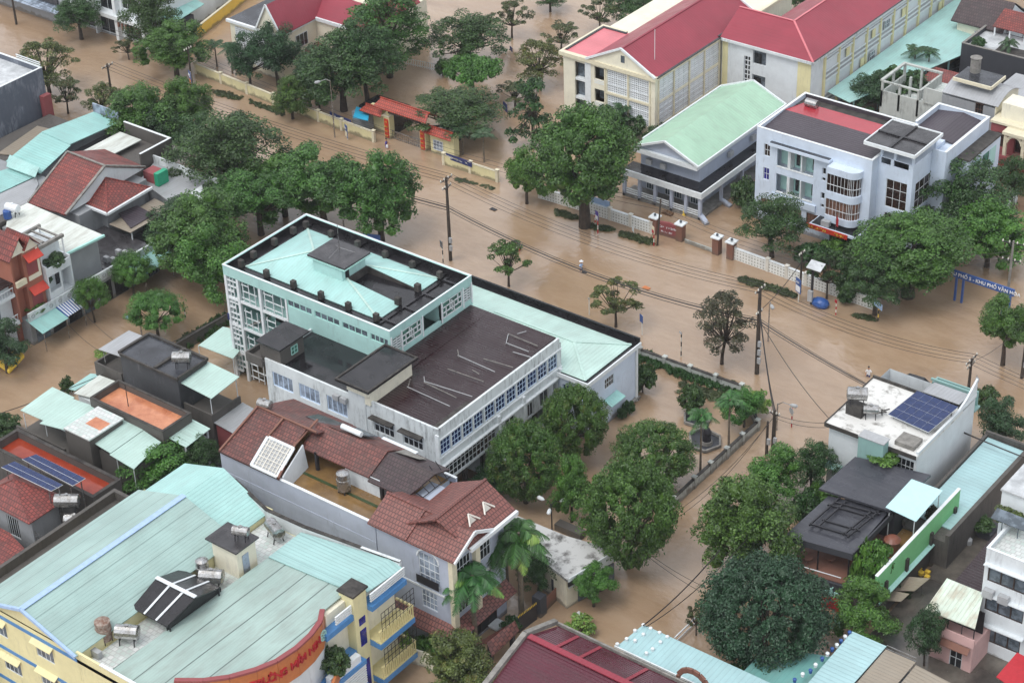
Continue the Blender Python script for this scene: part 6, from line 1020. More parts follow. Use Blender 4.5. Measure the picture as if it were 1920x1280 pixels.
# white membrane roof, pale roof, mint roofs beyond
t = thing('flat_white_house', 'low house with long wet white-grey sheet roof and a jagged white parapet', 'house', (-53, -2)); z = 5.2; q = [G(262, 338, z), G(289, 304, z), G(412, 350, z), G(412, 360, z), G(332, 388, z)]; m = MB(); m.slab([tuple(p) for p in q], .15); m.build('roof', 'tin_grey', t); c = sum(q, Vector())/5; m = MB(); m.prism([((p-c)*.92+c).xy[:] for p in q], -.2, z-.16); m.build('wall', 'grey_wall', t)
m = MB(); m.bar(q[1]+Vector((0, 0, .5)), q[2]+Vector((0, 0, .5)), .2, 1.1); m.build('parapet', 'white_dirty', t); a = [G(325, 383, 5.3), G(335, 390, 5.3), G(412, 362, 5.3), G(378, 347, 5.3)]; m = MB(); m.slab([tuple(p) for p in a], .05); m.build('white_sheet', 'trim_white', t)
g = G(293, 340, 5.3); t = thing('roof_hut', 'tiny rooftop hut with green tarp and red side beside the red tiled house', 'hut', g); m = MB(); m.box(g.x-1.6, g.x+.6, g.y-.6, g.y+1.2, 5.25, 6.6); m.build('wall', 'maroon_wall', t); m = MB(); m.box(g.x+.61, g.x+1.3, g.y-.8, g.y+1.0, 5.25, 7.0); m.build('tarp', 'green_tarp' if 'green_tarp' in MT else 'leaf_bright', t)
t = thing('walled_house', 'low house with pale sheet roof inside tall blackened walls', 'house', (-64.5, 1)); z = 6.2; q = [G(148, 287, z), G(225, 247, z), G(265, 262, z), G(212, 289, z)]; m = MB(); m.slab([tuple(p) for p in q], .12); m.build('roof', 'tin_white', t); x0, x1, y0, y1 = -68.2, -59.5, -1.0, 4.8; m = MB(); m.box(x0, x1, y0, y1, -.2, 5.4); m.build('wall', 'soot_shade_wall', t); parapet(t, x0, x1, y0, y1, 5.4, 7.2, .25, 'soot_shade_wall', sides='ne', cap=.06)
t = thing('mint_roof_house', 'two-level mint sheet roof house with a pale sign board on its far edge', 'house', (-74, 0)); m = MB(); m.slab([(-77, -2.2, 6.1), (-71.4, -2.3, 5.9), (-70.7, 5.9, 5.9), (-75.6, 5.9, 6.1)], .1); m.slab([(-77.3, -8.5, 4.4), (-70.8, -8.2, 4.4), (-71.2, -2.32, 5.85), (-77, -2.25, 6.05)], .1); m.build('roof', 'mint_y', t); m = MB(); m.box(-76.6, -71.4, -8, 5.5, -.2, 4.2); m.build('wall', 'grey_wall', t); m = MB(); m.box(-75.8, -70.9, 6.0, 6.2, 5.5, 7.3); m.build('sign_board', 'glass_pale', t)
m = MB(); m.box(-71, -68.4, -2, 4.5, -.2, 5.0); m.build('dark_yard', 'roof_black', t)
t = thing('curved_sheet_roof', 'small mint curved sheet roof left of the red tiled house', 'canopy', (-76, -7.5)); m = MB(); m.slab([tuple(G(14, 300, 5)), tuple(G(70, 322, 5)), tuple(G(66, 332, 4.6)), tuple(G(12, 312, 4.6))], .1); m.slab([tuple(G(18, 290, 5.2)), tuple(G(74, 314, 5.2)), tuple(G(70, 322, 5.01)), tuple(G(14, 300, 5.01))], .1); m.build('sheet', 'mint_x', t); posts(t, [tuple(G(40, 309, 5).xy)], 0, 4.7)
t = thing('sheet_roof_house', 'low house with mint and white wet sheets at the left edge', 'house', (-75, -12)); q = [G(-30, 330, 4.2), G(27, 312, 4.2), G(67, 330, 4.2), G(-30, 375, 4.2)]; m = MB(); m.slab([tuple(p) for p in q], .1); m.build('roof', 'mint_y', t); q = [G(-30, 377, 4.1), G(68, 332, 4.1), G(72, 345, 4.1), G(55, 378, 4.1), G(-10, 408, 4.1)]; m = MB(); m.slab([tuple(p) for p in q], .1); m.build('roof', 'tin_grey', t); m = MB(); m.box(-83, -68, -16, -8, -.2, 3.9); m.build('wall', 'grey_wall', t)
# grey blank building at the left edge
t = thing('grey_building', 'tall dark grey weathered blank-walled building at the left edge', 'building', (-88, 1)); x0, x1, y0, y1 = -96, -85.2, -8, 6; m = MB(); m.box(x0, x1, y0, y1, -.2, 9.3); m.build('wall', 'slate_wall' if 'slate_wall' in MT else 'grey_wall', t); parapet(t, x0, x1, y0, y1, 9.3, 10.1, .25, 'slate_wall', sides='ne', cap=.06); m = MB(); m.box(x0, x1-.25, y0, y1-.25, 9.3, 9.36); m.build('roof', 'terrace_white', t); m = MB(); [m.box(x1-5, x1-.1, y1-.2, y1-.1, 10.2+k*.3, 10.3+k*.3) for k in range(3)]; m.build('railing', 'trim_white', t)
m = MB(); m.box(-84.9, -84.1, 4.5, 5.9, 1, 6.5); tag(m.build('standing_sign', 'maroon_wall'), 'dull red upright sign slab beside the grey blank-walled building', 'sign')
t = thing('brown_roof_house', 'low house with dull brown roof at the foot of the grey blank wall', 'house', (-81, -3)); m = MB(); m.slab([tuple(p) for p in (G(-5, 288, 4), G(70, 236, 4), G(95, 242, 4), G(40, 292, 4))], .1); m.build('roof', 'poly_brown', t); m = MB(); m.box(-84, -78, -9, 5, -.2, 3.8); m.build('wall', 'soot_shade_wall', t)
m = MB(); m.box(-92, -50, -34, 1, -.3, .3); struct(m.build('block_ground', 'concrete_wet'))
# ================================================================ top left shops and pale school house
t = thing('shop_row', 'row of white shopfronts with dark glass and hanging goods at the top left', 'shop building', (-100, 38)); y0 = 32.9
xa, xb = G(190, 45, 0).x, G(262, 78, 0).x
H_ = [(-99.5, -95, 5.2, 9), (-104.5, -101.2, 4.2, 9.2), (-99.5, -95.5, .4, 3.2), (-105, -101.5, .3, 3.3), (-110, -106, .3, 3.3), (-110, -106, 4.5, 8)]
m = MB(); m.box(-111, -94.4, y0+.8, 48, -.2, 10, skip='y-'); facade(m, 'y', y0+.8, -111, -94.4, -.2, 10, H_, .3); m.build('wall', 'white_wall', t, fix=False)
for i, h in enumerate(H_): window(t, 'y', y0+.8, h, 4 if i in (0, 5) else 2, 2 if i in (0, 5) else 1, 'frame_white', 'glass_dark', .2)
m = MB(); m.box(-105.3, -105.0, y0, y0+.8, 0, 9.5); m.box(-100.8, -100.2, y0, y0+.8, 0, 9.5); m.box(-111, -94.4, y0-.4, y0+.8, 3.5, 4.1); m.box(-95, -94.4, y0, y0+.8, 0, 9.5); m.build('frame', 'trim_white', t)
m = MB(); [m.box(-99.8+k*.8, -99.5+k*.8, y0-.3, y0-.1, 2.5-.3*(k % 2), 3.2) for k in range(6)]; m.build('hanging_goods', 'brick_brown', t)
t = thing('shop_canopy', 'low shop front with dark sign board and blue-grey awning in the top left', 'shop', (-118, 34)); m = MB(); m.box(-128, -111.2, 32, 42, -.2, 4); m.build('wall', 'grey_wall', t); m = MB(); m.slab([(-128, 30.4, 2.6), (-111.2, 30.4, 2.6), (-111.2, 32.3, 3.2), (-128, 32.3, 3.2)], .1); m.build('awning', 'glass_pale', t); m = MB(); m.box(-126, -112, 31.7, 31.9, 3.3, 4.9); b = m.build('sign_board', 'black_wall', t); text(b, '~16', .8, (-118.5, 31.66, 4.1), (1, 0, 0), (0, 0, 1), 'cloth_white')
t = thing('side_house', 'white house with sloping mint canopy and dark side beside the bright yellow wall', 'house', (-91, 38)); m = MB(); m.box(-101, -95.6, 39, 60, -.2, 7.5); m.build('wall', 'white_wall', t); m = MB(); m.slab([(-94.4, 35.4, 4.2), (-91.4, 35.4, 3.7), (-92.6, 44, 3.8), (-95.5, 44, 4.3)], .1); m.build('canopy', 'mint_y', t); m = MB(); m.box(-94.2, -92.0, 36, 41, -.2, 3.3); m.build('dark_room', 'black_wall', t)
window(t, 'x', -95.6, (47, 49, 4, 6), 2, 2, 'frame_white', 'glass_dark', -.02)
t = thing('school_house', 'pale cream school house with crimson gabled roofs and block screen behind trees', 'school', (-76, 44)); z = 7.4
a = G(421, 36, z); b = G(551, 52, z); pk = OY(496, 11, a.y); b2 = Vector((b.x, a.y, z))
x0, x1, y0 = a.x+.5, b.x, a.y+.5
m = MB(); m.box(x0, x1, y0, y0+22, -.2, z-.4); m.build('wall', 'cream_wall', t); m = MB(); m.box(x0-.4, x1+.3, y0-.4, y0, z-.4, z); m.box(x1, x1+.3, y0, y0+22, z-.4, z); m.build('cornice', 'trim_white', t)
pz = max(z+2.2, pk.z); px_ = pk.x
m = MB(); gl = px_-(x1+.3-px_); m.slab([(gl, y0-.3, z), (px_, y0-.3, pz), (px_, y0+22, pz), (gl, y0+22, z)], .12); m.slab([(px_, y0-.3, pz), (x1+.4, y0-.3, z), (x1+.4, y0+22, z), (px_, y0+22, pz)], .12); m.build('roof', 'red_y', t)
m = MB(); m.vslab([(gl, y0-.2, z), (px_, y0-.2, pz-.1), (x1+.3, y0-.2, z)], (0, .3, 0)); g_ = m.build('gable_wall', 'cream_wall', t); m = MB(); m.box(px_-.2, px_+.5, y0-.25, y0-.21, z+.6, z+1.6); m.build('vent', 'glass_dark', g_); m = MB(); m.bar((gl, y0-.4, z+.05), (px_, y0-.4, pz+.05), .2, .25); m.bar((px_, y0-.4, pz+.05), (x1+.5, y0-.4, z+.05), .2, .25); m.build('barge_board', 'trim_white', t)
m = MB(); m.box(x0+1, px_, y0-.05, y0-.002, 1.2, z-.9); m.build('breeze_block_panel', 'block_y', t); m = MB(); m.slab([(x0-.3, y0-.2, z-.05), (gl, y0-.2, z-.05), (gl, y0+20, z-.05), (x0-.3, y0+20, z-.05)], .1); m.build('flat_roof', 'roof_slate', t)
m = MB(); m.box(x1+.01, x1+9, y0+7.5, y0+22, -.2, z-.3); w = m.build('wing_wall', 'cream_wall', t); m = MB(); m.box(x1+.3, x1+9.4, y0+7.1, y0+7.5, z-.4, z+.1); m.build('cornice', 'trim_white', t); m = MB(); m.slab([(x1+.4, y0+7.2, z), (x1+9.5, y0+7.2, z), (x1+7, y0+11, z+2.3), (x1-3, y0+11, z+2.3)], .12); m.slab([(x1+9.5, y0+7.2, z), (x1+9.5, y0+20, z), (x1+7, y0+20, z+2.3), (x1+7, y0+11, z+2.3)], .12); m.build('roof', 'red_y', t)
window(t, 'y', y0+7.5, (x1+3.5, x1+5.2, z-2.2, z-1.2), 2, 1, 'frame_dark', 'glass_dark', -.02); window(t, 'x', x1, (y0+3, y0+5.5, 4, 6), 3, 1, 'frame_white', 'glass_dark', -.02)
m = MB(); m.slab([(x1+.3, y0+3, 3.4), (x1+3, y0+3, 3.0), (x1+3, y0+7.4, 3.0), (x1+.3, y0+7.4, 3.6)], .1); m.build('porch_roof', 'red_x', t)
# ================================================================ upper right houses
t = thing('concrete_house', 'grey concrete house with patched metal roof, tank slab and cream arched gable', 'house', (21, 74)); x0, x1, y0, y1, z = 17.8, 25.4, 70.4, 77, 8.2
h1 = rp('y', y0, (1827, 215), (1844, 197)); hx = rp('x', x1, (1897, 206), (1907, 194))
m = MB(); m.box(x0, x1, y0, y1, -.2, z-.4, skip='y-'); facade(m, 'y', y0, x0, x1, -.2, z-.4, [h1], .2); m.build('wall', 'grey_wall', t, fix=False); window(t, 'y', y0, h1, 3, 2, 'frame_brown', 'glass_dark')
m = MB(); P = [(x1+.02, y0, z-.4), (x1+.02, y1, z-.4), (x1+.02, y1, z)]+[(x1+.02, y0+(y1-y0)*(1-k/8), z+1.0*math.sin(k/8*math.pi)) for k in range(9)]+[(x1+.02, y0, z)]; m.box(x1+.001, x1+.1, y0, y1, -.2, z-.41); m.vslab(P, (.08, 0, 0)); m.build('gable_wall', 'cream_wall', t)
w = window(t, 'x', x1, hx, 2, 1, 'frame_brown', 'glass_dark', -.12); m = MB(); c = OX(1889, 194, x1+.12); [m.bar((c.x, c.y+.45*math.cos(k*math.tau/10), c.z+.45*math.sin(k*math.tau/10)), (c.x, c.y+.45*math.cos((k+1)*math.tau/10), c.z+.45*math.sin((k+1)*math.tau/10)), .06) for k in range(10)]; m.build('round_vent', 'concrete', t)
m = MB()
for k in range(8): a, b = k/8, (k+1)/8; m.slab([(x0, y0+(y1-y0)*a, z+1.05*math.sin(a*math.pi)), (x1+.4, y0+(y1-y0)*a, z+1.05*math.sin(a*math.pi)), (x1+.4, y0+(y1-y0)*b, z+1.05*math.sin(b*math.pi)), (x0, y0+(y1-y0)*b, z+1.05*math.sin(b*math.pi))], .08)
m.build('roof', 'tin_grey', t)
m = MB(); m.box(18.7, 24.0, 71.6, 75.6, 9.9, 10.1); m.build('tank_slab', 'roof_slate', t); m = MB(); m.box(18.6, 24.1, 71.4, 71.6, 9.7, 10.15); m.box(24.0, 24.15, 71.6, 75.6, 9.7, 10.15); m.build('slab_edge', 'trim_cream', t); m = MB(); m.box(19.4, 23.4, 72.4, 75, 8.2, 9.7); m.build('stair_room', 'grey_wall', t)
m = MB(); m.tube([(20.2, 74.6, 10.1), (20.2, 74.6, 12.0), (20.2, 74.6, 12.15)], [.7, .7, .8], 14); m.build('round_tank', 'concrete', t)
t = thing('unfinished_house', 'unfinished concrete shell with open frames and patterned terrace behind the office', 'house', (13, 71)); x0, x1, y0, y1 = 8.6, 17.6, 70.8, 77.5; m = MB(); m.box(x0, x1, y0, y1, -.2, 3.4); m.box(x0, x1, y0, y0+.25, 3.4, 5.8); m.box(x0, x0+.25, y0+.25, y1, 3.4, 5.6); m.box(14.2, x1, y0+.26, y1, 3.4, 5.8); m.build('wall', 'garden_wall', t); m = MB(); m.box(14.3, 17.5, y0+.4, y1-.2, 5.8, 5.86); m.box(x0+.3, 14.1, y0+.3, y1-.2, 3.41, 3.46); m.build('terrace_floor', 'hex_tiles', t)
m = MB(); [m.box(x, x+.3, y, y+.3, 3.4, 7.2) for x in (8.6, 11.2, 14.0) for y in (70.8, 73.8, 77)]; m.build('column', 'garden_wall', t); m = MB(); m.box(8.5, 14.4, 76.9, 77.3, 7.2, 7.45); m.box(8.5, 8.9, 70.7, 76.9, 7.2, 7.45); m.box(8.9, 14.3, 70.7, 71.0, 7.1, 7.3); m.build('beam', 'garden_wall', t); m = MB(); m.box(15, 17.8, y0-.2, y0+.05, 5.8, 8.0); m.box(14.1, 14.4, 71, 77, 5.8, 7.2); m.build('upper_wall', 'garden_wall', t)
t = thing('terracotta_villa', 'terracotta red and cream villa with arches and balconies at the right edge', 'villa', (29.5, 71)); m = MB(); m.box(25.8, 34, 68.8, 73.5, -.2, 6.6, skip='y-'); facade(m, 'y', 68.8, 25.8, 34, -.2, 6.6, [(26.6, 28.0, 3.4, 5.6), (29.2, 30.8, 3.2, 5.8), (31.4, 33.4, 3.2, 5.8), (29.2, 33.4, .3, 2.4)], .6); m.build('wall', 'maroon_wall', t, fix=False)
for r in ((26.6, 28.0, 3.4, 5.6), (29.2, 30.8, 3.2, 5.8), (31.4, 33.4, 3.2, 5.8), (29.2, 33.4, .3, 2.4)): window(t, 'y', 68.8, r, 2, 2, 'frame_brown', 'glass_brown', .5)
m = MB(); m.box(28.4, 28.8, 67.2, 67.6, 2.8, 6.4); m.box(30.9, 31.3, 67.2, 67.6, 2.8, 6.4); m.box(33.4, 33.8, 67.2, 67.6, 2.8, 6.4); m.box(28.2, 34.2, 67.0, 68.7, 6.4, 6.8); m.build('column', 'trim_cream', t)
for x in (28.8, 31.3):
    m = MB(); cx, r = x+1.05, 1.05; [m.bar((cx-r*math.cos(k*math.pi/8), 67.4, 5.3+r*math.sin(k*math.pi/8)), (cx-r*math.cos((k+1)*math.pi/8), 67.4, 5.3+r*math.sin((k+1)*math.pi/8)), .3, .4) for k in range(8)]; m.build('arch', 'trim_cream', t)
m = MB(); m.box(28, 34.2, 66.8, 67.0, 2.2, 3.5); m.box(28, 34.2, 67.0, 68.7, 2.4, 2.8); m.build('balcony', 'maroon_wall', t); m = MB(); m.slab([(26.8, 65.5, 1.8), (34.2, 65.5, 1.8), (34.2, 67, 2.4), (26.8, 67, 2.4)], .1); m.build('skirt_roof', 'wet_red', t); m = MB(); m.box(25.7, 34.1, 68.6, 73.6, 6.8, 7.1); m.build('roof_slab', 'trim_cream', t); m = MB(); m.box(26.5, 34, 70, 73, 7.1, 9.2); m.build('upper_room', 'cream_wall', t)
t = thing('tiled_house', 'house with dark purple-brown tiled roof and white gable in the top right', 'house', (9, 101)); m = MB(); m.box(5.8, 12.6, 98.6, 106, -.2, 5.2); m.build('wall', 'cream_wall', t); m = MB(); m.slab([(5.0, 98, 5.0), (13.2, 98, 5.0), (12.8, 102.2, 8.0), (5.0, 102.2, 8.0)], .15); m.slab([(5.0, 102.2, 8.0), (12.8, 102.2, 8.0), (13.2, 106.5, 5.0), (5, 106.5, 5.0)], .15); m.build('roof', 'tile_dark', t); m = MB(); m.vslab([(12.61, 98.6, 5.0), (12.61, 106, 5.0), (12.61, 102.2, 7.7)], (.15, 0, 0)); m.box(12.61, 12.75, 98.6, 106, -.2, 5.0); m.build('gable_wall', 'white_wall', t); window(t, 'x', 12.75, (100, 101.2, 3.2, 4.8), 2, 2, 'frame_white', 'glass_dark', -.02); window(t, 'y', 98.6, (8.6, 10.2, 2.6, 4.0), 3, 2, 'frame_white', 'glass_dark', -.02)
streetwall('garden_wall', 'short lime yellow wall at the foot of the tiled house', 'wall', [(1783, 42), (1787, 58), (1817, 72), (1850, 60)], 1.6, 'yellow_wall', None, .08)
t = thing('planted_terrace_house', 'black walled house with a stained white planted roof terrace', 'house', (17, 94)); walledterrace(t, 10.2, 24, 91.2, 99, 4.6, 5.3, 'black_wall', 'terrace_white', .3, sides='swe', cap='concrete'); m = MB(); m.slab([(12, 97, 6.2), (24, 97, 6.2), (24, 100.5, 7.6), (12, 100.5, 7.6)], .12); m.build('tiled_canopy', 'tile_red', t); posts(t, [(12.3+k*2.3, 97.2) for k in range(5)], 4.6, 6.2, 'trim_white', .12); m = MB(); m.box(15, 20, 91.8, 94, 4.7, 5.2); m.build('planter', 'concrete_old', t)
t = thing('brown_shed', 'low shed with rusty brown roof between the shrubs and the concrete house', 'shed', (10, 83)); m = MB(); m.slab([(8.8, 79, 3.0), (16, 79, 3.0), (16.5, 86, 3.4), (9.0, 86, 3.4)], .1); m.build('roof', 'tile_red', t); m = MB(); m.box(9.2, 15.8, 79.4, 85.6, -.2, 2.8); m.build('wall', 'grey_wall', t)
t = thing('grey_flat_house', 'grey flat house behind the tank slab at the right edge', 'house', (29, 82)); m = MB(); m.box(21, 34, 79, 86, -.2, 5.5); m.build('wall', 'grey_wall', t); m = MB(); m.box(21, 34, 79, 86, 5.5, 5.6); m.build('roof', 'tin_grey', t)
m = MB(); g1, g2 = G(1880, 408), G(1900, 382); t = thing('stub_wall', 'short white wall stub with square pillar near the right edge', 'wall', g1); m.bar((g1.x, g1.y, .6), (g2.x, g2.y, .6), .25, 1.4); m.build('wall_panel', 'white_dirty', t); m = MB(); m.box(g2.x-.35, g2.x+.35, g2.y-.35, g2.y+.35, -.2, 1.9); m.build('post', 'white_dirty', t)
t = thing('far_white_house', 'white and grey house at the very top right corner', 'house', (20, 112)); m = MB(); m.box(14, 30, 108, 118, -.2, 6); m.build('wall', 'white_wall', t); m = MB(); m.box(13.8, 30.2, 107.8, 118.2, 6, 6.2); m.build('roof', 'tin_grey', t)
m = MB(); m.box(7.5, 42, 67.5, 140, -.3, .3); struct(m.build('block_ground', 'concrete_wet'))
# ================================================================ white building with solar array
t = thing('solar_house', 'white two storey building with stained white flat roof by the junction', 'building', (49, -1)); zt = 8.3; F, L, Rr = G(1720, 853, zt), G(1557, 790, zt), G(1858, 753, zt)
x0, x1, y0, y1 = L.x, F.x, F.y, Rr.y
h = [(x0+6.2, x1-.3, 5.5, 7.6)]; h = [rp('y', y0, (1665, 868), (1722, 852))]; h = [(h[0][0], x1-.25, 5.6, 7.3)]
m = MB(); m.box(x0, x1, y0, y1, -.2, zt-.3, skip='y- t'); facade(m, 'y', y0, x0, x1, -.2, zt-.3, h, .2); m.build('wall', 'white_wall', t, fix=False); window(t, 'y', y0, h[0], 6, 2, 'frame_white', 'glass_dark')
m = MB(); m.box(x0-.3, x1+.1, y0-.4, y1-3, zt-.3, zt); m.build('roof_slab', 'roof_white', t) if 'roof_white' in MT else m.build('roof_slab', 'terrace_white', t)
m = MB(); m.box(x0-.35, x1+.1, y0-.5, y0-.401, zt-.32, zt+.12); m.box(x0-.4, x0-.301, y0-.4, y1-3, zt-.32, zt+.12); m.box(x0-.4, x1, y1-2.99, y1-2.8, zt-.3, zt+.3); m.build('roof_edge', 'concrete_old', t)
m = MB(); m.box(x1-.15, x1+.12, y0, y1, zt, zt+.35); m.vslab([(x1-.12, y1-4, zt+.35), (x1-.12, y1, zt+.35), (x1-.12, y1, zt+2.2), (x1-.12, y1-2.2, zt+.9)], (.2, 0, 0)); m.build('side_parapet', 'white_wall', t)
m = MB(); m.slab([(x0+5.5, y1-3.2, zt+.7), (x1-.3, y1-3.2, zt+.7), (x1-.3, y1-.6, zt+.4), (x0+5.5, y1-.6, zt+.4)], .08); m.build('rear_sheet', 'tin_grey', t); m = MB(); m.box(x1-5, x1+.1, y1+.01, y1+1.2, 6.3, 6.5); m.box(x1-5, x1-.2, y1+1.0, y1+1.2, 6.5, 8.2); m.box(x1-5, x1-4.8, y1+.01, y1+1.0, 6.5, 8.2); m.box(x1-5.05, x1, y1-.2, y1+.0, zt+.2, zt+.45); m.build('green_balcony', 'teal_grey', t)
a = G(1626, 812, zt); bx = OY(1638, 840, y0-.5); m = MB(); m.box(bx.x-1.2, bx.x+1.6, y0-1.6, y0-.51, 2, zt+.9); c = m.build('shaft', 'teal_grey', t); m = MB(); m.box(bx.x-1.25, bx.x+1.65, y0-1.65, y0-.3, zt+.9, zt+1.0); m.build('shaft_top', 'plastic_grey', c)
m = MB(); m.box(x0+7.2, x1-.6, y0+.3, y0+2.2, zt+.05, zt+.5); m.build('roof_hatch', 'concrete', t)
solar('solar_array', 'twenty-panel blue solar array tilted on the white flat roof by the junction', [G(1665, 776, 8.9), G(1741, 810, 8.9), G(1797, 762, 9.5), G(1720, 732, 9.5)], 5, 4, zt)
g = G(1605, 775, zt); tank(g.x, g.y, zt+1.2, 2.0, .6, 'rusty white tank on dark pedestal at the left of the solar array', .5); m = MB(); m.box(g.x-.9, g.x+.9, g.y-.6, g.y+.6, zt+.002, zt+1.2); tag(m.build('tank_pedestal', 'concrete_old'), 'dark brick pedestal under the rusty tank on the junction building', 'pedestal'); g = G(1632, 783, zt); tank(g.x, g.y, zt, 1.5, .42, 'small pale tank next to the pedestal tank on the junction building', .5)
m = MB(); g = G(1648, 775, zt); [m.bar((g.x+rnd.uniform(-1, 1), g.y+rnd.uniform(-.8, .8), zt+rnd.uniform(.05, .6)), (g.x+rnd.uniform(-1.2, 1.2), g.y+rnd.uniform(-.8, .8), zt+rnd.uniform(.1, .9)), .1) for _ in range(9)]; struct(m.build('roof_junk', 'concrete_old'), None, 'stuff'); bpy.context.scene.objects['roof_junk']['label'] = 'tangle of old pipes and timber on the white flat roof'
m = MB(); m.slab([(x0-.9, y0-.7, 3.2), (x0+1.8, y0-.7, 3.2), (x0+1.8, y0-.01, 3.6), (x0-.9, y0-.01, 3.6)], .08); m.build('door_awning', 'mint_x', t)
# low mint roof to its right
t = thing('long_low_roof', 'long low house with pale teal sheet roof and black parapet right of the solar building', 'house', (58.4, 3)); m = MB(); m.slab([(55.6, -7, 3.8), (59.8, -7, 3.7), (59.8, 8.7, 3.9), (55.6, 8.7, 4.0)], .1); m.build('roof', 'pale_blue', t); m = MB(); m.box(55.4, 60.3, -9, 9.2, -.2, 3.6); m.build('wall', 'soot_shade_wall', t); m = MB(); m.box(59.9, 60.3, -9, 9.2, 3.6, 4.5); m.box(55.2, 59.9, 8.9, 9.2, 3.6, 4.5); m.box(55.2, 55.5, -9, 8.9, 3.6, 4.2); m.build('parapet', 'soot_shade_wall', t)
# cafe
t = thing('cafe', 'cafe with two black sheet roofs, black beams on top and a dark sign wall', 'cafe', (52, -12)); zl, zu = 6.0, 6.9
m = MB(); m.slab([(47.6, -12.2, zu-.1), (55.1, -11.4, zu-.1), (55.6, -4.2, zu+.1), (48.0, -5.8, zu+.1)], .25); m.build('upper_roof', 'slate_sheet', t)
m = MB(); m.slab([(48.2, -19.6, zl), (54.9, -18.4, zl), (54.6, -10.6, zl+.2), (48.6, -12, zl+.2)], .3); m.build('lower_roof', 'slate_sheet', t); m = MB(); m.vslab([(48.2, -19.65, zl-.7), (54.95, -18.45, zl-.7), (54.95, -18.45, zl+.02), (48.2, -19.65, zl+.02)], (0, .1, 0)); m.box(54.85, 55.0, -18.3, -10.7, zl-.6, zl+.1); m.build('roof_edge', 'black_wall', t)
for a, b in (((49.6, -17.2), (53.6, -16.6)), ((49.7, -12.9), (54.3, -12.0)), ((49.6, -17.4), (49.8, -11.6)), ((53.5, -16.9), (54.0, -11.4)), ((50.2, -16.0), (54.0, -15.4)), ((50.4, -17), (50.6, -12)), ((49.4, -13.6), (54, -12.9)), ((53, -16.8), (53.4, -12))): m = MB(); m.bar((*a, zl+.45), (*b, zl+.45), .14, .2); m.build('roof_beam', 'iron_dark', t)
posts(t, [(48.6, -19.3), (54.5, -18.2), (48.8, -12.4), (51.5, -18.8)], 2.8, zl-.3, 'iron_dark', .08)
m = MB(); m.prism([(48.3, -20.9), (55.2, -19.8), (55.2, -4.2), (48.6, -4.8)], -.2, 2.7); m.build('ground_floor', 'black_wall', t); m = MB(); m.prism([(48.8, -20.2), (54.6, -19.2), (54.6, -6), (49, -6)], 2.7, 2.78); m.build('deck', 'brick_brown', t); m = MB(); m.box(49.6, 55.1, -10.5, -4.6, 2.79, 6.2); m.build('upper_room', 'black_wall', t)
m = MB(); m.vslab([(48.2, -21.0, 1.6), (55.2, -19.9, 1.6), (55.2, -19.9, 3.1), (48.2, -21.0, 3.1)], (0, .15, 0)); s_ = m.build('sign_wall', 'black_wall', t); d_ = Vector((7, 1.1, 0)).normalized(); text(s_, 'erấn', 1.1, (53.6, -20.22, 2.0), d_, (0, 0, 1), 'mint_paint', ext=.08)
m = MB(); m.bar((48.3, -20.8, 3.9), (54.6, -19.8, 3.9), .07); m.bar((48.4, -20.8, 3.9), (48.4, -14.5, 3.9), .12); [m.bar((48.4, -20.8+k*1.5, 2.8), (48.4, -20.8+k*1.5, 3.9), .06) for k in range(5)]; m.build('railing', 'trim_white', t); m = MB(); m.vslab([(51.5, -20.58, 0), (55.0, -20.0, 0), (55.0, -20.0, 1.5), (51.5, -20.58, 1.5)], (0, -.06, 0)); m.build('red_awning', 'cloth_red', t)
for (x, y) in ((50.2, -18.4), (52, -17.2), (50.6, -15.5), (53, -15)): m = MB(); m.tube([(x, y, 2.8), (x, y, 3.4)], .08, 6); m.tube([(x, y, 3.4), (x, y, 3.47)], .5, 10); m.build('table', 'brick_brown', t)
t = thing('roof_terrace_canopy', 'flat pale blue canopy on posts over the cluttered cafe terrace', 'canopy', (56.2, -8.7)); m = MB(); m.slab([(54.6, -11.6, 7.2), (58.0, -11.8, 7.1), (57.9, -6.2, 7.3), (54.6, -6.4, 7.4)], .07); m.build('sheet', 'pale_blue_flat' if 'pale_blue_flat' in MT else 'pale_blue', t); posts(t, [(54.9, -11.3), (57.7, -11.5), (57.7, -6.5)], 3.4, 7.1, 'frame_white')
t = thing('terrace_block', 'sunken rooftop terrace with earthen floor behind the green wall', 'terrace', (56.8, -10)); m = MB(); m.box(55.3, 58.2, -19, -4.2, -.2, 3.2); m.build('wall', 'soot_shade_wall', t); m = MB(); m.box(55.4, 58.1, -15, -4.5, 3.2, 3.3); m.build('floor', 'gold_floor', t); m = MB(); m.slab([(55.3, -18.8, 3.3), (58.2, -18.8, 3.3), (58.2, -15.1, 4.4), (55.3, -15.1, 4.4)], .1); m.build('slate_roof', 'tile_dark', t)
g = Vector((56.3, -13.0, 3.3)); m = MB(); m.tube([g, g+Vector((0, 0, .3)), g+Vector((0, 0, 1.5)), g+Vector((0, 0, 1.6)), g+Vector((0, 0, 1.9)), g+Vector((0, 0, 2.0))], [.55, .75, .75, .85, .5, .25], 14); tag(m.build('clay_vat', 'pot_brown'), 'big reddish brown vat on the cafe roof terrace', 'vat')
g = Vector((55.9, -14.6, 3.3)); m = MB(); m.tube([g, g+Vector((0, 0, .4)), g+Vector((0, 0, .9))], [.35, .5, .45], 12); tag(m.build('clay_pot', 'orange_paint'), 'orange pot beside the reddish brown vat', 'pot')
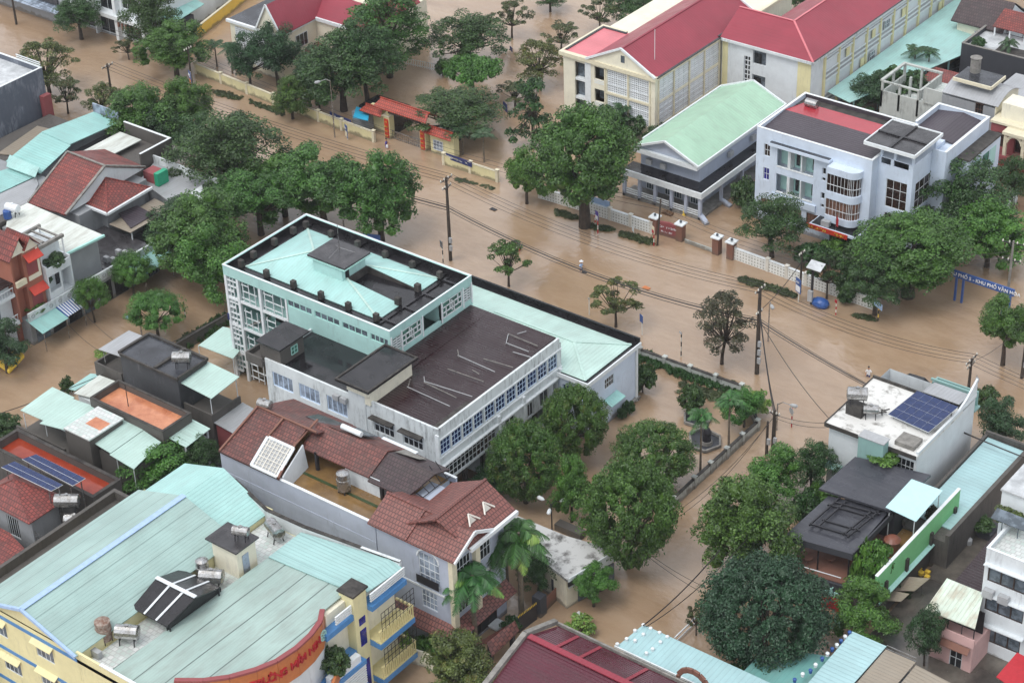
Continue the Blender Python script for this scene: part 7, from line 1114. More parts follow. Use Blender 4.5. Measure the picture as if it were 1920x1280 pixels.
t = thing('green_wall', 'long bright green blank wall with dark buttresses beside the cafe terrace', 'wall', (58.6, -11.5)); m = MB(); m.box(58.25, 58.5, -20.0, -3.4, 2.8, 6.0); m.build('wall_panel', 'green_wall', t); m = MB(); m.box(58.2, 58.45, -20.0, -3.4, -.2, 2.79); m.build('lower_wall', 'soot_shade_wall', t); m = MB(); m.slab([(58.51, -20, 3.05), (58.9, -20, 2.85), (58.9, -3.4, 2.85), (58.51, -3.4, 3.05)], .1); m.build('drip_edge', 'mint_paint', t); m = MB(); m.box(58.2, 58.53, -20.02, -3.38, 6.0, 6.06); m.build('coping', 'trim_white', t)
for y in (-18.5, -14.4, -9.5, -4.6): m = MB(); m.box(58.51, 58.75, y, y+.4, 2.9, 4.4); m.build('buttress', 'concrete_old', t)
# yard clutter, maroon roof, pink house, white tower
t = thing('maroon_roof_house', 'long low house with dark maroon sheet roof beside the white apartment tower', 'house', (65.6, -10)); m = MB(); m.slab([(63.6, -15.2, 4.0), (67.6, -15.2, 4.0), (67.6, -3.5, 4.4), (63.6, -3.5, 4.4)], .1); m.build('roof', 'arch_red2' if 'arch_red2' in MT else 'maroon_y', t); m = MB(); m.box(64, 67.4, -15, -3.8, -.2, 3.9); m.build('wall', 'soot_shade_wall', t)
t = thing('pink_house', 'small pink house with rusting pale tin roof and dark upper veranda', 'house', (66.8, -19)); m = MB(); m.box(64.9, 69.1, -21.2, -17.2, -.2, 3.6, skip='y-'); hw = rp('y', -21.2, (1778, 1245), (1805, 1222)); facade(m, 'y', -21.2, 64.9, 69.1, -.2, 3.6, [hw], .2); m.box(64.9, 65.1, -21.2, -17.2, 3.6, 6.2); m.box(65.1, 69.1, -17.6, -17.2, 3.6, 6.4); m.build('wall', 'pink_wall', t, fix=False); window(t, 'y', -21.2, hw, 2, 2, 'frame_white', 'glass_dark')
m = MB(); m.box(64.8, 69.2, -21.35, -21.21, 3.5, 4.5); m.build('veranda_parapet', 'pink_wall', t); m = MB(); m.box(65.1, 69, -19.2, -19.1, 3.7, 6.2); m.build('veranda_back', 'dark_void', t); m = MB(); m.slab([(64.3, -21.7, 6.1), (69.2, -21.5, 6.1), (68.0, -17.6, 7.0), (64.3, -17.6, 7.0)], .1); m.build('roof', 'tin_rust', t); posts(t, [(65, -21.1), (66.4, -21.1), (67.8, -21.1), (69, -21.1)], 4.5, 6.0, 'iron_dark')
m = MB(); m.slab([(66.1, -21.9, 3.0), (68.9, -21.9, 3.0), (68.9, -21.36, 3.4), (66.1, -21.36, 3.4)], .06); m.build('window_hood', 'brick_brown', t)
t = thing('apartment_tower', 'tall white apartment tower with rows of dark framed windows at the lower right', 'building', (74, -14)); zt = 12.2; a = G(1850, 1028, zt); x0, y0 = a.x, a.y
H = [rp('y', y0, p, q) for p, q in (((1863, 1092), (1916, 1082)), ((1856, 1152), (1909, 1140)), ((1849, 1208), (1902, 1198)), ((1843, 1262), (1888, 1252)))]
H = []
for cx, cy in ((1888, 1090), (1882, 1144), (1876, 1200), (1868, 1252)): c = OY(cx, cy, y0); H.append((c.x-1.9, c.x+1.9, c.z-.75, c.z+.85))
m = MB(); m.box(x0, x0+16, y0, y0+10, -.2, zt-.5, skip='y-'); facade(m, 'y', y0, x0, x0+16, -.2, zt-.5, H+[(h[0]+5.2, h[1]+5.2, h[2], h[3]) for h in H], .2); m.build('wall', 'white_wall', t, fix=False)
for h in H+[(h[0]+5.2, h[1]+5.2, h[2], h[3]) for h in H]: o = window(t, 'y', y0, h, 3, 1, 'frame_dark', 'glass_grey', .16, .12, .14); m = MB(); m.box(h[0]-.3, h[1]+.3, y0-.5, y0-.002, h[3]+.35, h[3]+.47); m.build('canopy', 'white_wall', o)
parapet(t, x0, x0+16, y0, y0+10, zt-.5, zt+.1, .2, 'white_wall', cap=.05); m = MB(); m.box(x0+.2, x0+15.8, y0+.2, y0+9.8, zt-.5, zt-.44); m.build('roof_floor', 'hex_tiles', t)
for dx in (0, 1.5): c = OY(1858, 1109, y0); m = MB(); m.box(c.x-.6+dx, c.x+.4+dx, y0-.6, y0-.05, c.z-.4, c.z+.4); m.build('air_conditioner', 'plastic_grey', t)
m = MB(); b = G(1880, 912, 15); m.box(b.x, b.x+14, b.y, b.y+5.5, -.2, 14.6); m.build('stair_tower', 'white_wall', t); m = MB(); m.box(b.x-.1, b.x+14, b.y-.15, b.y+5.6, 14.6, 14.8); m.build('stair_tower_slab', 'terrace_white', t)
for (px_, py_) in ((1878, 990), (1908, 1002)): g = G(px_, py_, zt); m = MB(); m.slab([(g.x-.9, g.y-.6, zt+1.2), (g.x+.9, g.y-.6, zt+1.2), (g.x+.9, g.y+.6, zt+1.6), (g.x-.9, g.y+.6, zt+1.6)], .06); m.tube([(g.x, g.y, zt-.45), (g.x, g.y, zt+1.4)], .05, 6); m.build('roof_panel', 'glass_grey', t)
t = thing('red_awning', 'bright red canvas awning corner at the lower right edge', 'awning', (73, -27)); z = 4; q = [G(1868, 1268, z), G(1907, 1222, z+.8), G(1960, 1250, z+.8), G(1930, 1310, z)]; m = MB(); m.slab([tuple(p) for p in q], .06); m.build('canvas', 'cloth_red', t); posts(t, [(q[0].x+.3, q[0].y+.3)], -.2, 4)
m = MB(); g = G(1727, 1076, .5); m.tube([(g.x, g.y, .5), (g.x, g.y, .8)], .3, 8); [m.box(g.x+a, g.x+a+.5, g.y+b, g.y+b+.4, .5, .8) for a, b in ((.2, .3), (-.7, .2), (.5, -.4))]; tag(m.build('yellow_crate', 'gold_text'), 'bright yellow crate heap on the wet dark yard', 'crate')
for lab, px_, py_, s in (('pale bin near the green wall in the dark yard', 1706, 1092, .6), ('grey rooftop fan in the dark yard', 1815, 1018, .7), ('low grey box in the dark yard', 1842, 915, .6)): g = G(px_, py_, .5); m = MB(); m.tube([(g.x, g.y, .5), (g.x, g.y, .5+s*.7), (g.x, g.y, .5+s)], [s*.6, s*.6, s*.3], 8); tag(m.build('yard_bin', 'plastic_grey'), lab, 'bin')
t = thing('planted_cage', 'dark railed bed of potted shrubs in the wet yard', 'planter', G(1835, 1000)); g = G(1838, 995, .5); m = MB(); m.box(g.x-1.5, g.x+1.6, g.y-1, g.y+1.2, .5, 1.3); m.build('box', 'black_wall', t)
m = MB(); g = G(1700, 1120, .5); t = thing('scrap_shelter', 'leaning scrap sheets and pale tarp shelter below the green wall', 'shelter', g); m.slab([(g.x-1, g.y-1, 1.6), (g.x+1, g.y-.5, 2.2), (g.x+1.5, g.y+1.5, 2.6), (g.x-.5, g.y+1, 2.2)], .08); m.slab([(g.x-1.2, g.y-2.6, 1.4), (g.x+.5, g.y-2.2, 1.8), (g.x+.8, g.y-1.2, 2.2), (g.x-1, g.y-1.4, 1.9)], .06); m.build('sheet', 'poly_brown', t); posts(t, [(g.x, g.y), (g.x+1, g.y+1)], 0, 2.0)
# ================================================================ bottom row of roofs
t = thing('arched_roof_hall', 'large hall with wet dark crimson sheet roof, red ridge and white coping', 'hall', (44, -47)); z = 6.5
m = MB(); yr = -47; m.slab([(38.0, yr, 7.6), (62, yr, 7.6), (62, -43.2, 6.4), (38.6, -43.2, 6.4)], .12); m.slab([(38.2, -53.8, 5.6), (62, -53.8, 5.6), (62, yr, 7.6), (38.0, yr, 7.6)], .12); m.build('roof', 'arch_red', t); m = MB(); m.bar((38.2, yr, 7.72), (62, yr, 7.72), .6, .12); m.build('ridge_cap', 'red_x', t)
for x in (41, 43.5, 48.5, 55): m = MB(); m.bar((x, yr+.2, 7.66), (x, -43.4, 6.54), .35, .06); m.bar((x+.6, yr-.4, 7.58), (x+.6, -53, 5.9), .35, .06) if x > 45 else None; m.build('light_strip', 'red_y', t)
m = MB(); m.bar((37.8, -54, 5.8), (37.8, yr, 7.8), .5, .4); m.bar((37.8, yr, 7.8), (38.2, -43.0, 6.6), .5, .4); m.bar((38.2, -42.95, 6.4), (62, -42.95, 6.4), .2, .35); m.build('coping', 'concrete', t); m = MB(); m.box(38.2, 62, -53.5, -43.3, -.2, 5.5); m.build('wall', 'cream_wall', t)
a = G(1300, 1268, 6.8); m = MB(); cx, cy = a.x, a.y; [m.bar((cx-1.6*math.cos(k*math.pi/8), cy, 5.8+1.6*math.sin(k*math.pi/8)), (cx-1.6*math.cos((k+1)*math.pi/8), cy, 5.8+1.6*math.sin((k+1)*math.pi/8)), .25, .5) for k in range(8)]; m.build('arched_end', 'brick_brown', t)
t = thing('vented_roof_house', 'long house with pale blue sheet roof dotted with white round vents', 'house', (51, -38.5)); z = 4.8
m = MB(); m.slab([(43.4, -40.9, z-.1), (61.5, -40.9, z-.1), (61.5, -37.1, z+.1), (43.8, -37.1, z+.1)], .1); m.build('roof', 'pale_blue_x', t); m = MB(); m.bar((43.3, -41.0, z), (61.5, -41.0, z), .12, .2); m.build('edge_trim', 'trim_white', t); m = MB(); m.box(44, 61, -40.6, -37.4, -.2, z-.3); m.build('wall', 'grey_wall', t)
for (a, b) in ((915, 1095), (960, 1070), (1000, 1030), (1040, 1003), (1075, 1020), (1040, 1048), (1000, 1078), (1118, 1040), (1155, 1060), (1122, 1085), (1085, 1118), (1055, 1138)): p = G(800+a/2.56, 780+b/2.56, z+.1); m = MB(); m.blob((p.x, p.y, z+.2), .19, 2, 0, sq=.7); m.tube([(p.x, p.y, z-.1), (p.x, p.y, z+.2)], .16, 8); m.build('roof_vent', 'trim_white', t)
t = thing('ball_roof_house', 'pale blue roof edged with alternating blue and white ventilators', 'house', (61, -30)); z = 4.6; m = MB(); m.slab([(59.9, -35, z), (63.2, -35, z), (63.2, -26.7, z+.1), (59.7, -26.7, z+.1)], .1); m.build('roof', 'pale_blue', t); m = MB(); m.box(60, 63, -35, -27, -.2, z-.2); m.build('wall', 'grey_wall', t)
k = 0
for (a, b) in ((903, 1043), (882, 1063), (862, 1083), (842, 1103), (820, 1122), (797, 1145), (772, 1168), (740, 1198), (716, 1226), (678, 1243), (640, 1270)):
    p = G(1240+a/2.56, 780+b/2.56, z); m = MB(); m.blob((p.x, p.y, z+.2), .2, 2, 0, sq=.8); m.tube([(p.x, p.y, z-.1), (p.x, p.y, z+.15)], .15, 8); m.build('ventilator', 'plastic_blue' if k % 2 == 0 else 'trim_white', t); k += 1
t = thing('teal_shade_roof', 'dark teal glassy roof hidden under the big dark dome tree', 'canopy', (57.5, -31)); m = MB(); m.slab([(54, -37.0, 3.8), (59.6, -37, 3.8), (59.6, -30, 4.0), (57, -31, 3.9), (54, -34, 3.8)], .1); m.build('sheet', 'teal_sheet' if 'teal_sheet' in MT else 'pale_blue_x', t); posts(t, [(54.6, -34.5), (57.3, -31.3)], -.2, 3.8, 'frame_white')
t = thing('polycarbonate_roof', 'pair of brownish translucent panel roofs at the bottom edge', 'roof', (67, -29)); m = MB(); m.slab([(63.3, -35, 4.4), (66.3, -35, 4.4), (66.3, -27, 4.6), (63.3, -27, 4.6)], .08); m.slab([(66.5, -35, 4.2), (71, -35, 4.0), (71, -27.3, 4.2), (66.5, -27.3, 4.6)], .08); m.build('sheet', 'poly_brown', t); m = MB(); m.box(63.6, 70.8, -34.6, -27.8, -.2, 4.0); m.build('wall', 'grey_wall', t); m = MB(); m.bar((63.3, -26.9, 5.0), (66.3, -26.9, 5.0), .05); m.bar((63.3, -26.9, 4.6), (66.3, -26.9, 4.6), .05); m.build('rail', 'steel', t)
# ================================================================ trees
nr = np.random.default_rng(11)
def leafmesh(name, cen, rad, per, size, mat, up=.35, asp=.6, shell=.55, droop=0., flat=1.):
    """leaf faces scattered through clumps: cen = clump centres, rad = clump radii"""
    C = np.repeat(cen, per, axis=0); Rr = np.repeat(rad, per); n = len(C)
    d = nr.normal(size=(n, 3)); d /= np.linalg.norm(d, axis=1)[:, None]; d[:, 2] = np.where(d[:, 2] < -.35, -d[:, 2]*.6, d[:, 2])
    rr = Rr*(shell+(1-shell)*nr.random(n)**.6)*(1+nr.normal(size=n)*.08); p = C+d*rr[:, None]*np.array([1, 1, .8*flat])
    nn = d*(1-up)+np.array([0, 0, 1])*up+nr.normal(size=(n, 3))*.42; nn /= np.linalg.norm(nn, axis=1)[:, None]
    a = np.cross(nn, nr.normal(size=(n, 3))); a /= np.linalg.norm(a, axis=1)[:, None]; b = np.cross(nn, a); s = size*(.65+.7*nr.random(n))
    if droop: a[:, 2] -= droop; a /= np.linalg.norm(a, axis=1)[:, None]
    u, v = a*s[:, None]*.5, b*s[:, None]*.5*asp
    V = np.empty((n, 4, 3)); V[:, 0] = p-u; V[:, 1] = p-v*.9+u*.1; V[:, 2] = p+u; V[:, 3] = p+v*.9+u*.1
    me = bpy.data.meshes.new(name); me.vertices.add(n*4); me.vertices.foreach_set('co', V.reshape(-1)); me.loops.add(n*4); me.loops.foreach_set('vertex_index', np.arange(n*4)); me.polygons.add(n); me.polygons.foreach_set('loop_start', np.arange(n)*4); me.polygons.foreach_set('loop_total', np.full(n, 4)); me.update(calc_edges=True); me.materials.append(MT[mat]); return me
def trunkmesh(H, base, cen, nb, r, mat='bark', lean=0., fork=.45):
    m = MB(); top = Vector((lean, lean*.3, base)); m.tube([(0, 0, -.6), (lean*.15, 0, base*.35), (lean*.6, lean*.1, base*.7), tuple(top)], [r*1.25, r, r*.85, r*.75], 8)
    idx = np.argsort(nr.random(len(cen)))[:nb]
    for i in idx:
        c = Vector(cen[i]); k = top.lerp(c, .45)+Vector((0, 0, -.25*(c-top).length*.3)); m.tube([tuple(top-Vector((0, 0, .15))), tuple(k), tuple(c)], [r*.55, r*.33, r*.1], 5, cap=False)
    return m
def clumps(n, R, z0, z1, shape='dome', jit=.12, inner=.25):
    out = []; g = 2.399963; 
    for i in range(n):
        k = (i+.5)/n; phi = i*g+nr.normal()*.15
        if shape == 'lobed':
            if i == 0: nl = 5+int(nr.random()*3); LB = [(R*.5*math.cos(j*6.283/nl+nr.random()), R*.5*math.sin(j*6.283/nl+nr.random()), z0+(z1-z0)*nr.uniform(.25, .58), nr.uniform(.42, .6)) for j in range(nl)]+[(R*nr.uniform(-.15, .15), R*nr.uniform(-.15, .15), z0+(z1-z0)*.68, .5)]
            lb = LB[i % len(LB)]; zz = 1-1.5*(i//len(LB)+.5)/math.ceil(n/len(LB)); rr = math.sqrt(max(0, 1-zz*zz)); q = nr.uniform(.8, 1.0); out.append((lb[0]+R*lb[3]*rr*q*math.cos(phi), lb[1]+R*lb[3]*rr*q*math.sin(phi), min(z1, max(z0, lb[2]+(z1-z0)*.42*zz*q))))
        elif shape == 'dome':        # upper shell of an ellipsoid
            zz = 1-1.45*k; rr = math.sqrt(max(0, 1-zz*zz)); q = 1-inner*nr.random()
            out.append((R*rr*q*math.cos(phi), R*rr*q*math.sin(phi), (z0+z1)/2+(z1-z0)/2*zz*q))
        elif shape == 'ball':
            zz = 1-1.9*k; rr = math.sqrt(max(0, 1-zz*zz)); q = 1-inner*nr.random(); out.append((R*rr*q*math.cos(phi), R*rr*q*math.sin(phi), (z0+z1)/2+(z1-z0)/2*zz*q))
        elif shape == 'cone':
            zz = k; rr = R*(.25+.85*(1-abs(zz-.28)/.72)**1.1 if zz > .28 else .75)*nr.uniform(.55, 1); out.append((rr*math.cos(phi), rr*math.sin(phi), z0+(z1-z0)*zz))
        elif shape == 'layer':
            L = i % 4; rr = R*math.sqrt(nr.random())*(1, .95, .75, .45)[L]; out.append((rr*math.cos(phi), rr*math.sin(phi), z0+(z1-z0)*L/3.2+nr.normal()*.12))
        elif shape == 'flat':
            rr = R*math.sqrt(k); out.append((rr*math.cos(phi), rr*math.sin(phi), z1-(z1-z0)*(rr/R)**2*nr.uniform(.6, 1)))
        else:                      # open: scattered
            rr = R*nr.random()**.45; zz = nr.random(); f = math.sin(math.pi*(.25+.6*zz)); out.append((rr*f*math.cos(phi), rr*f*math.sin(phi), z0+(z1-z0)*zz))
    a = np.array(out); a += nr.normal(size=a.shape)*jit*R*.35; return a
KIND = {}
def mk(kind, H, R, z0, z1, n, shape, cr, per, size, mat, base, r, nb, bark='bark', up=.35, asp=.6, core=True, jit=.12, inner=.25, droop=0., var=2, shell=.55):
    for v in range(var):
        cen = clumps(n, R-cr*.6, z0+cr*.4, z1-cr*.6, shape, jit, inner); rad = cr*nr.uniform(.7, 1.25, len(cen)); me = leafmesh(kind, cen, rad, per, size, mat, up, asp, shell, droop)
        if core:
            b = MB(); [b.blob(tuple(c*np.array([.86, .86, 1])-np.array([0, 0, cr*.25])), cr*.62, 1, .2, i) for i, c in enumerate(cen)]; bm = bmesh.new(); bm.from_mesh(me); me2 = bpy.data.meshes.new('t'); me2.from_pydata(b.v, [], b.f); bm.from_mesh(me2); bm.to_mesh(me); bm.free()
        tm = trunkmesh(H, base, cen, nb, r, lean=nr.uniform(-.4, .4)); t_ = bpy.data.meshes.new('trunk'); t_.from_pydata(tm.v, [], tm.f); t_.materials.append(MT[bark])
        co = np.empty(len(me.vertices)*3); me.vertices.foreach_get('co', co); co = co.reshape(-1, 3); KIND.setdefault(kind, []).append((np.percentile(co[:, 2], 99.7), np.percentile(np.hypot(co[:, 0], co[:, 1]), 96), me, t_))
mk('broad', 10, 5, 1.6, 10, 84, 'lobed', 1.0, 230, .26, 'leaf_big', 4.0, .32, 16, jit=.05, var=3)
mk('dark', 10, 5, 1.0, 10, 80, 'lobed', 1.0, 215, .25, 'leaf_dark', 3.6, .3, 18, jit=.09, var=3, core=False)
mk('mango', 7.5, 4.6, .7, 7.5, 120, 'ball', .8, 190, .2, 'leaf_mango', 2.2, .3, 8, jit=.05, inner=.12)
mk('dome', 8.5, 6.2, .5, 8.5, 190, 'ball', .9, 150, .24, 'leaf_dome', 2.5, .4, 8, jit=.045, inner=.1, var=1)
mk('bright', 8, 4, .9, 8, 60, 'lobed', .9, 200, .25, 'leaf_bright', 2.8, .22, 14, jit=.08, var=3)
mk('street', 6, 3, 2.6, 6, 30, 'open', .5, 130, .24, 'leaf_olive', 2.2, .14, 26, core=False, jit=.14)
mk('olive', 9, 4.5, 2.2, 9, 56, 'open', .85, 150, .28, 'leaf_yellow', 3.4, .26, 34, core=False, jit=.18)
mk('tall', 13, 4.6, 2.6, 13, 80, 'open', 1.05, 190, .3, 'leaf_big', 6, .3, 30, core=False, jit=.2)
mk('murky', 9, 4.6, .6, 9, 80, 'lobed', 1.0, 170, .27, 'leaf_palm_dark', 3, .24, 18, jit=.12, core=False)
mk('cone', 8.5, 3.4, 2.3, 8.5, 46, 'cone', .62, 140, .22, 'leaf_brown', 3, .16, 34, core=False, jit=.13)
mk('grand', 11, 5, 2.6, 11, 120, 'ball', 1.0, 200, .25, 'leaf_big', 4.2, .5, 14, jit=.1, inner=.28)
mk('layer', 8.5, 3.6, 1.4, 8.5, 40, 'layer', .8, 130, .36, 'leaf_dark', 5, .18, 26, core=False, jit=.1)
mk('flat', 5, 4.2, 3.2, 5, 40, 'flat', .75, 170, .3, 'leaf_bright', 2.8, .2, 14, core=True, jit=.06)
mk('feather', 5.5, 3.2, 1.3, 5.5, 40, 'dome', .75, 190, .24, 'leaf_bright', 2, .16, 14, core=True, jit=.18, asp=.3, droop=.5)
mk('bush', 2, 1.5, .1, 2, 16, 'ball', .5, 110, .26, 'leaf_dark', .6, .08, 5, jit=.15, up=.4)
mk('limebush', 2, 1.5, .1, 2, 14, 'ball', .5, 90, .26, 'leaf_lime', .6, .06, 6, core=False, jit=.25)
mk('greenbush', 2, 1.5, .1, 2, 16, 'ball', .5, 110, .28, 'leaf_bright', .6, .08, 5, jit=.15)
def frondmesh(nf, L, mat, droopk=1., rise=.9, nl=20, lw=.1, ll=.75, seed=0, young=None):
    q = random.Random(seed); m = MB([mat, young or mat])
    for f in range(nf):
        a = f*2.399+q.uniform(-.2, .2); el = rise*q.uniform(.15, 1.15)-.15; P = []; l = L*q.uniform(.8, 1.1); m.mat(1 if young and f % 9 == 0 else 0)
        for k in range(9): t = k/8; P.append(Vector((math.cos(a)*l*(t*math.cos(el)*.95), math.sin(a)*l*(t*math.cos(el)*.95), l*(t*math.sin(el)-droopk*t*t*.55))))
        m.tube(P, [.05, .05, .045, .04, .035, .03, .025, .02, .01], 3, cap=False)
        for k in range(nl):
            t = .12+.88*k/nl; i = min(7, int(t*8)); b = P[i].lerp(P[i+1], t*8-i); d = (P[i+1]-P[i]).normalized(); sd = Vector((-math.sin(a), math.cos(a), 0)); lk = ll*math.sin(math.pi*(.15+.8*t))
            for s in (-1, 1):
                e = (sd*s+d*.45+Vector((0, 0, -.35-q.random()*.45))).normalized()*lk*q.uniform(.8, 1.1); w_ = d*lw; m.face([b-w_*.6, b+w_*.6, b+e+w_*.2, b+e-w_*.2])
    return m
def palmtree(key, H, L, nf, mat, r, bark='bark_pale', **k):
    m = frondmesh(nf, L, mat, **k); me = bpy.data.meshes.new('fronds'); me.from_pydata([(v[0], v[1], v[2]+H-.3) for v in m.v], [], m.f)
    for x in m.mats: me.materials.append(MT[x])
    me.polygons.foreach_set('material_index', m.m); t_ = MB(); t_.tube([(0, 0, -.6), (0, 0, .6), (.05, 0, H*.5), (0, 0, H*.85), (0, 0, H)], [r*1.5, r*1.2, r, r*.85, r*.6], 8); tm = bpy.data.meshes.new('trunk'); tm.from_pydata(t_.v, [], t_.f); tm.materials.append(MT[bark]); KIND[key] = [(H+.4, L*.85, me, tm)]
palmtree('palm', 6, 2.6, 15, 'leaf_palm_dark', .13, ll=.8, nl=18)
palmtree('royal', 8, 3.6, 24, 'leaf_palm', .24, ll=1.1, nl=34, lw=.1, rise=1.0, droopk=1.2, young='leaf_lime')
palmtree('fern', 1.2, 1.7, 14, 'leaf_palm_dark', .07, ll=.5, nl=14)
TREES = []
def px_scale(p): return FP/(Vector(p)-Vector(CP)).length
tcount = 0
def tree(kind, bx, by, w, top, label, group=None, rz=None, mats=None, name=None, cat=None, hmin=1.2):
    global tcount; tcount += 1; g = G(bx, by); s = px_scale(g); H, Rk, me, tm = KIND[kind][tcount % len(KIND[kind])]; h = max(hmin, htop(g, top)); R_ = w/2/s*(.94 if kind == 'mango' else 1.04)
    nm = name or ('palm_tree' if kind in ('palm', 'royal', 'fern') else 'shrub' if 'bush' in kind else 'tree')
    t = thing(nm, label, cat or {'palm_tree': 'palm', 'shrub': 'shrub'}.get(nm, 'tree'), g, group); t.rotation_euler = (0, 0, rz if rz is not None else tcount*2.3); t.scale = (R_/Rk, R_/Rk, h/H)
    for n_, m_ in (('trunk', tm), ('crown' if 'palm' not in nm else 'fronds', me)): o = bpy.data.objects.new(n_, m_); COL.objects.link(o); o.parent = t
    if mats: o.data = o.data.copy(); o.data.materials[0] = MT[mats]
    return t
GA, GB, GC, GD = 'trees along the near side of the main street', 'trees in the school grounds', 'trees by the office', 'trees in the flooded garden'
